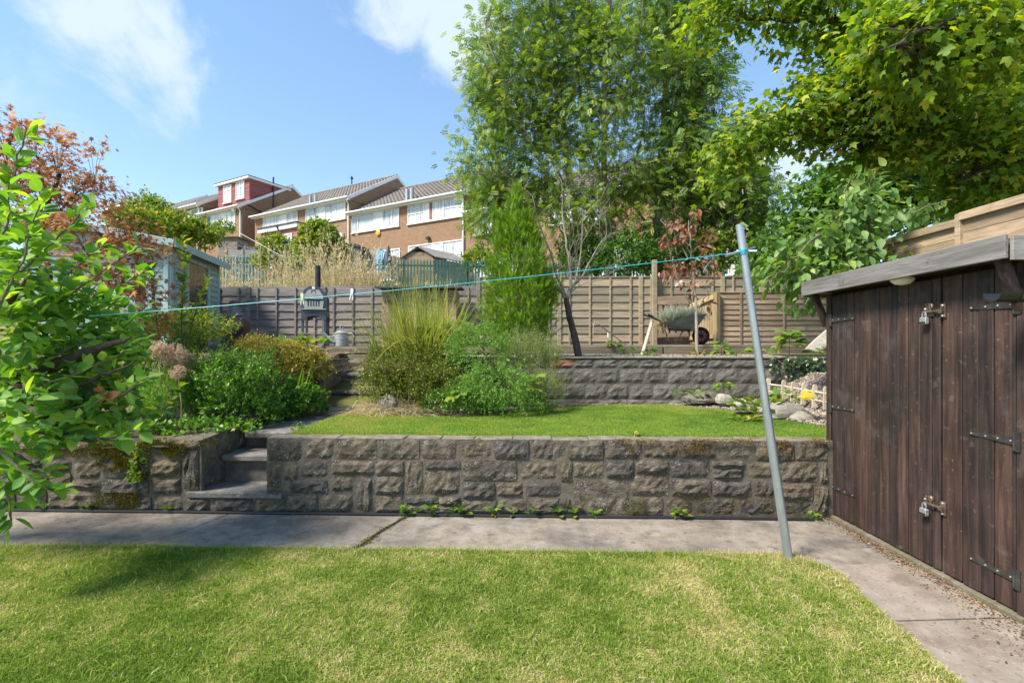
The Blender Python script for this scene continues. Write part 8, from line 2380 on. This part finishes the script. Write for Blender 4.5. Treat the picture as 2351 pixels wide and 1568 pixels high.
# copper sapling
CPY = 8.75
tree('copper_sapling', 'slender sapling with drooping copper-brown leaves before the wheelbarrow', 'sapling', P(1601, 815, CPY),
     [L_([(1601, 817), (1598, 712), (1589, 623), (1584, 560), (1581, 506)], 0.032, 0.006, CPY),
      L_([(1598, 712), (1561, 654), (1545, 600), (1540, 576)], 0.010, 0.003, CPY, -0.2), L_([(1602, 706), (1630, 664), (1640, 625), (1638, 570)], 0.010, 0.003, CPY, 0.1), L_([(1580, 592), (1545, 535), (1516, 506)], 0.010, 0.004, CPY, 0.2), L_([(1583, 585), (1568, 540), (1560, 515)], 0.008, 0.003, CPY, -0.1), L_([(1590, 640), (1562, 610), (1548, 560)], 0.008, 0.003, CPY, 0.2)],
     BL([(1598, 495, 12, 14, 4), (1560, 520, 22, 18, 5), (1580, 530, 26, 22, 7), (1548, 560, 30, 20, 7), (1530, 550, 22, 14, 4), (1634, 535, 14, 20, 4), (1606, 565, 22, 18, 4), (1545, 625, 28, 18, 8), (1580, 620, 25, 18, 7), (1610, 605, 26, 22, 7), (1560, 640, 22, 14, 5), (1628, 640, 16, 22, 3), (1590, 660, 30, 25, 3), (1640, 600, 12, 20, 3), (1622, 690, 20, 15, 2)], CPY, 0.16),
     [CHERRY1, CHERRY2], 'copper_leaf', 'pale_bark', 5, 0.14, 0.12, 290, hang=0.9, twig_r=0.004)
# leafless little tree on the gravel
NT = 7.7
bt = thing('bare_tree', 'small leafless tree with silvery twigs and a peeling dark trunk', 'tree', P(1329, 824, NT))
trk = smooth_path([P(1329, 826, NT), P(1320, 775, NT), P(1306, 722, NT), P(1300, 684, NT)], 5, 0.003)
MB().tube(trk, [lerp(0.062, 0.042, i / (len(trk) - 1)) * (1 + 0.1 * nz(i * 1.3)) for i in range(len(trk))], 10).build('trunk', M['dark_bark'], bt, True)
tw = MB()
def grow(p, d, L, r, depth):
    n = 5; pts = [p.copy()]
    for i in range(n):
        d = (d + Vector((random.gauss(0, .13), random.gauss(0, .13), random.gauss(0.03, .08)))).normalized()
        p = p + d * (L / n); pts.append(p.copy())
        if depth > 0 and i > 0 and random.random() < 0.85:
            s = Vector((random.gauss(0, 1), random.gauss(0, 0.8), random.gauss(0.25, .5))).normalized()
            grow(p, (d * 0.75 + s * 0.7).normalized(), L * random.uniform(0.4, 0.7), r * 0.55, depth - 1)
    tw.tube(pts, [max(0.0016, lerp(r, r * 0.4, i / n)) for i in range(n + 1)], 5 if depth else 3, False)
for pts, r0, r1, mat in ((((1300, 690), (1288, 669), (1257, 657), (1225, 640)), 0.028, 0.010, 'dark_bark'), (((1300, 686), (1292, 664), (1276, 625), (1266, 585), (1240, 520), (1222, 450)), 0.03, 0.006, 'twig'), (((1302, 684), (1308, 660), (1310, 625), (1301, 570), (1293, 500), (1290, 420)), 0.03, 0.006, 'twig'),
                         (((1303, 684), (1315, 657), (1332, 640), (1357, 596), (1378, 560), (1392, 540)), 0.024, 0.006, 'twig'), (((1302, 682), (1322, 660), (1360, 645), (1406, 634)), 0.015, 0.004, 'twig'), (((1298, 684), (1270, 640), (1245, 600), (1225, 560)), 0.02, 0.005, 'twig'), (((1304, 684), (1325, 630), (1335, 560), (1338, 480)), 0.018, 0.005, 'twig')):
    pp = smooth_path([P(a, b, NT + random.uniform(-0.08, 0.08)) for a, b in pts], 4, 0.006)
    MB().tube(pp, [lerp(r0, r1, i / (len(pp) - 1)) for i in range(len(pp))], 7).build('branch', M[mat], bt, True)
    for i in range(5, len(pp), 3):
        d = (pp[i] - pp[i - 1]).normalized(); s = Vector((random.gauss(0, 1), random.gauss(0, .8), 0.4)).normalized()
        grow(pp[i], (d * 0.7 + s * 0.7).normalized(), random.uniform(0.22, 0.5), 0.006, 2)
obj('twigs', tw.mesh('twigs', M['twig'], False, False, False), bt, None, 'stuff')

# ---- Japanese maple on the left
JY = 5.3
tree('japanese_maple', 'orange-red Japanese maple at the left edge before the blue shed', 'tree', (P(120, 900, JY).x, JY, 0.7),
     [L_([(120, 990), (128, 820), (120, 680), (100, 560), (110, 470), (140, 400)], 0.04, 0.01, JY),
      L_([(122, 700), (190, 610), (260, 560), (330, 540)], 0.022, 0.006, JY, 0.3), L_([(105, 570), (50, 480), (20, 400), (10, 340)], 0.02, 0.005, JY, -0.2), L_([(105, 520), (170, 450), (230, 420)], 0.016, 0.004, JY, 0.2), L_([(124, 760), (220, 690), (300, 670), (345, 690)], 0.02, 0.005, JY, 0.4), L_([(112, 460), (90, 380), (80, 320)], 0.012, 0.004, JY, 0.2)],
     BL([(95, 325, 90, 26, 30), (185, 340, 30, 10, 7), (40, 370, 50, 40, 22), (130, 390, 90, 26, 34), (215, 420, 55, 18, 17), (60, 440, 70, 40, 30), (160, 450, 60, 28, 20), (120, 520, 90, 50, 36), (220, 530, 60, 40, 22), (290, 530, 50, 26, 20), (250, 590, 70, 36, 26), (330, 570, 36, 28, 14), (290, 650, 50, 44, 22), (335, 660, 26, 50, 15), (320, 740, 30, 40, 14), (200, 620, 70, 60, 26), (270, 490, 20, 30, 6)], JY, 0.5),
     [JM], 'red_maple_leaf', 'dark_bark', 13, 0.17, 0.062, 300, hang=0.35, twig_r=0.004)

# ---- apple tree at the left edge, close to the camera
apple_shoots = []
AK = 1.32                                             # it stands beside the path
def shoot(pts, Y0, Y1, r=0.008):
    Y0, Y1, r = Y0 * AK, Y1 * AK, r * AK
    n = len(pts); return (smooth_path([P(a, b, lerp(Y0, Y1, i / (n - 1))) for i, (a, b) in enumerate(pts)], 5, 0.004), r)
SH = [shoot([(-60, 560), (0, 470), (35, 400), (62, 292)], 2.3, 2.3, 0.007), shoot([(-40, 700), (60, 610), (140, 540), (212, 468)], 2.35, 2.4, 0.007), shoot([(20, 800), (130, 700), (230, 630), (325, 560)], 2.5, 2.6, 0.008), shoot([(-30, 760), (30, 640), (70, 540), (100, 440)], 2.2, 2.2, 0.007),
      shoot([(60, 860), (180, 790), (270, 760), (340, 700)], 2.5, 2.7, 0.008), shoot([(40, 900), (170, 860), (260, 820), (345, 770)], 2.4, 2.6, 0.008), shoot([(80, 960), (200, 930), (290, 900), (340, 860)], 2.4, 2.5, 0.008), shoot([(60, 990), (170, 1000), (260, 1005), (330, 985)], 2.3, 2.4, 0.007),
      shoot([(-20, 1010), (60, 1090), (110, 1120), (160, 1125)], 2.1, 2.1, 0.006), shoot([(-40, 1040), (10, 1120), (25, 1180), (20, 1215)], 2.1, 2.1, 0.006), shoot([(-40, 640), (-5, 560), (20, 500), (20, 420)], 2.1, 2.1, 0.006), shoot([(120, 720), (150, 640), (200, 590), (240, 560)], 2.7, 2.8, 0.006),
      shoot([(200, 880), (280, 960), (330, 960), (370, 930)], 2.6, 2.6, 0.006), shoot([(150, 830), (240, 720), (290, 650), (345, 620)], 2.9, 3.0, 0.006)]
ap = thing('apple_tree', 'leafy apple tree branches crowding the left foreground', 'tree', (-5.2, 3.4, 0))
for pts, r0, r1, Y0, Y1 in ((((-880, 1500), (-500, 1150), (-200, 960), (0, 880), (120, 840), (240, 795), (300, 775)), 0.08, 0.005, 2.7, 2.5), (((-300, 1000), (-100, 840), (0, 720), (60, 640)), 0.05, 0.006, 2.6, 2.3), (((-200, 960), (-60, 940), (60, 935), (160, 1000), (270, 1010)), 0.04, 0.005, 2.55, 2.3), (((-200, 980), (-60, 1020), (40, 1050), (110, 1100)), 0.03, 0.004, 2.4, 2.1), (((0, 880), (120, 900), (220, 870), (310, 830)), 0.024, 0.004, 2.5, 2.5)):
    n = len(pts); Y0, Y1, r0, r1 = Y0 * AK, Y1 * AK, r0 * AK, r1 * AK
    pp = smooth_path([P(a, b, lerp(Y0, Y1, i / (n - 1))) for i, (a, b) in enumerate(pts)], 5, 0.006)
    if pts[0][0] == -880: pp = [Vector((-5.2, 3.4, 0.0)), Vector((-5.18, 3.42, 0.6))] + [p for p in pp if p.x > -5.0]
    MB().tube(pp, [lerp(r0, r1, i / (len(pp) - 1)) for i in range(len(pp))], 8).build('branch', M['dark_bark'], ap, True)
pos, ax, nr, sc = [], [], [], []
for pts, r in SH:
    MB().tube(pts, [lerp(r, r * 0.4, i / (len(pts) - 1)) for i in range(len(pts))], 6).build('shoot', M['bark'], ap, True)
    L = sum((pts[i + 1] - pts[i]).length for i in range(len(pts) - 1)); n = int(L / 0.018)
    for i in range(n):
        f = (i + random.random() * 0.5) / n * (len(pts) - 1); k = min(len(pts) - 2, int(f)); p = pts[k].lerp(pts[k + 1], f - k); d = (pts[k + 1] - pts[k]).normalized()
        s = Vector((random.gauss(0, 1), random.gauss(0, 1), random.gauss(0.2, 0.7))).normalized()
        pos.append(p + s * 0.015); ax.append(d * 0.55 + s * 0.75 + Vector((0, 0, -0.1))); nr.append(Vector((random.gauss(0, .45), random.gauss(-0.25, .45), 1.0))); sc.append(random.uniform(0.07, 0.118))
for (px, py, rx, ry, Yd, n) in ((50, 640, 80, 100, 2.5, 62), (150, 740, 110, 100, 2.7, 95), (110, 880, 130, 80, 2.6, 100), (225, 850, 75, 85, 2.8, 80), (235, 740, 60, 65, 2.9, 50), (130, 960, 120, 45, 2.5, 60), (240, 950, 50, 40, 2.7, 34), (30, 520, 50, 80, 2.5, 30), (20, 1100, 50, 50, 2.2, 22), (20, 760, 60, 90, 2.3, 46), (60, 1000, 90, 40, 2.3, 30), (280, 790, 28, 55, 2.9, 20), (20, 920, 60, 60, 2.1, 22), (-150, 620, 130, 160, 2.5, 60), (-160, 880, 130, 120, 2.5, 60), (-380, 760, 140, 200, 2.6, 60)):
    n = int(n * 3.6); c, r = blob(px, py, rx, ry, Yd * AK, 0.34)
    d = unit(rng.normal(size=(n, 3))) * (rng.random(n) ** 0.4)[:, None] * np.array(r) + np.array(c)
    o = unit(d - np.array(c))
    for i in range(n):
        pos.append(Vector(d[i])); ax.append(Vector(o[i]) * 0.6 + Vector((random.gauss(0.3, .5), random.gauss(-.1, .5), random.gauss(-.1, .4)))); nr.append(Vector((random.gauss(0, .5), random.gauss(-.3, .5), 1.0))); sc.append(random.uniform(0.065, 0.118))
foliage(ap, [APPLE1, APPLE2, APPLE3], pos, ax, nr, sc, M['apple_leaf'], 300)
for (px, py, Yd, r) in ((158, 893, 2.35, 0.036), (140, 918, 2.4, 0.032), (314, 953, 2.6, 0.026), (96, 918, 2.3, 0.03)):
    c = P(px, py, Yd * AK); r *= AK
    MB().lathe([(r * 0.25, -r * 0.93), (r * 0.7, -r * 0.8), (r * 0.97, -r * 0.25), (r, r * 0.1), (r * 0.85, r * 0.6), (r * 0.5, r * 0.88), (r * 0.12, r * 0.78), (0.002, r * 0.7)], c, 18).build('apple', M['apple_fruit'], ap, True)
n = 7
foliage(ap, [APPLE2], np.array([P(random.uniform(215, 250), random.uniform(890, 925), 2.4 * AK) for _ in range(n)]), rdir(n, -0.5), rdir(n, 0.4), np.full(n, 0.08), M['red_maple_leaf'], n, name='withered_leaf')
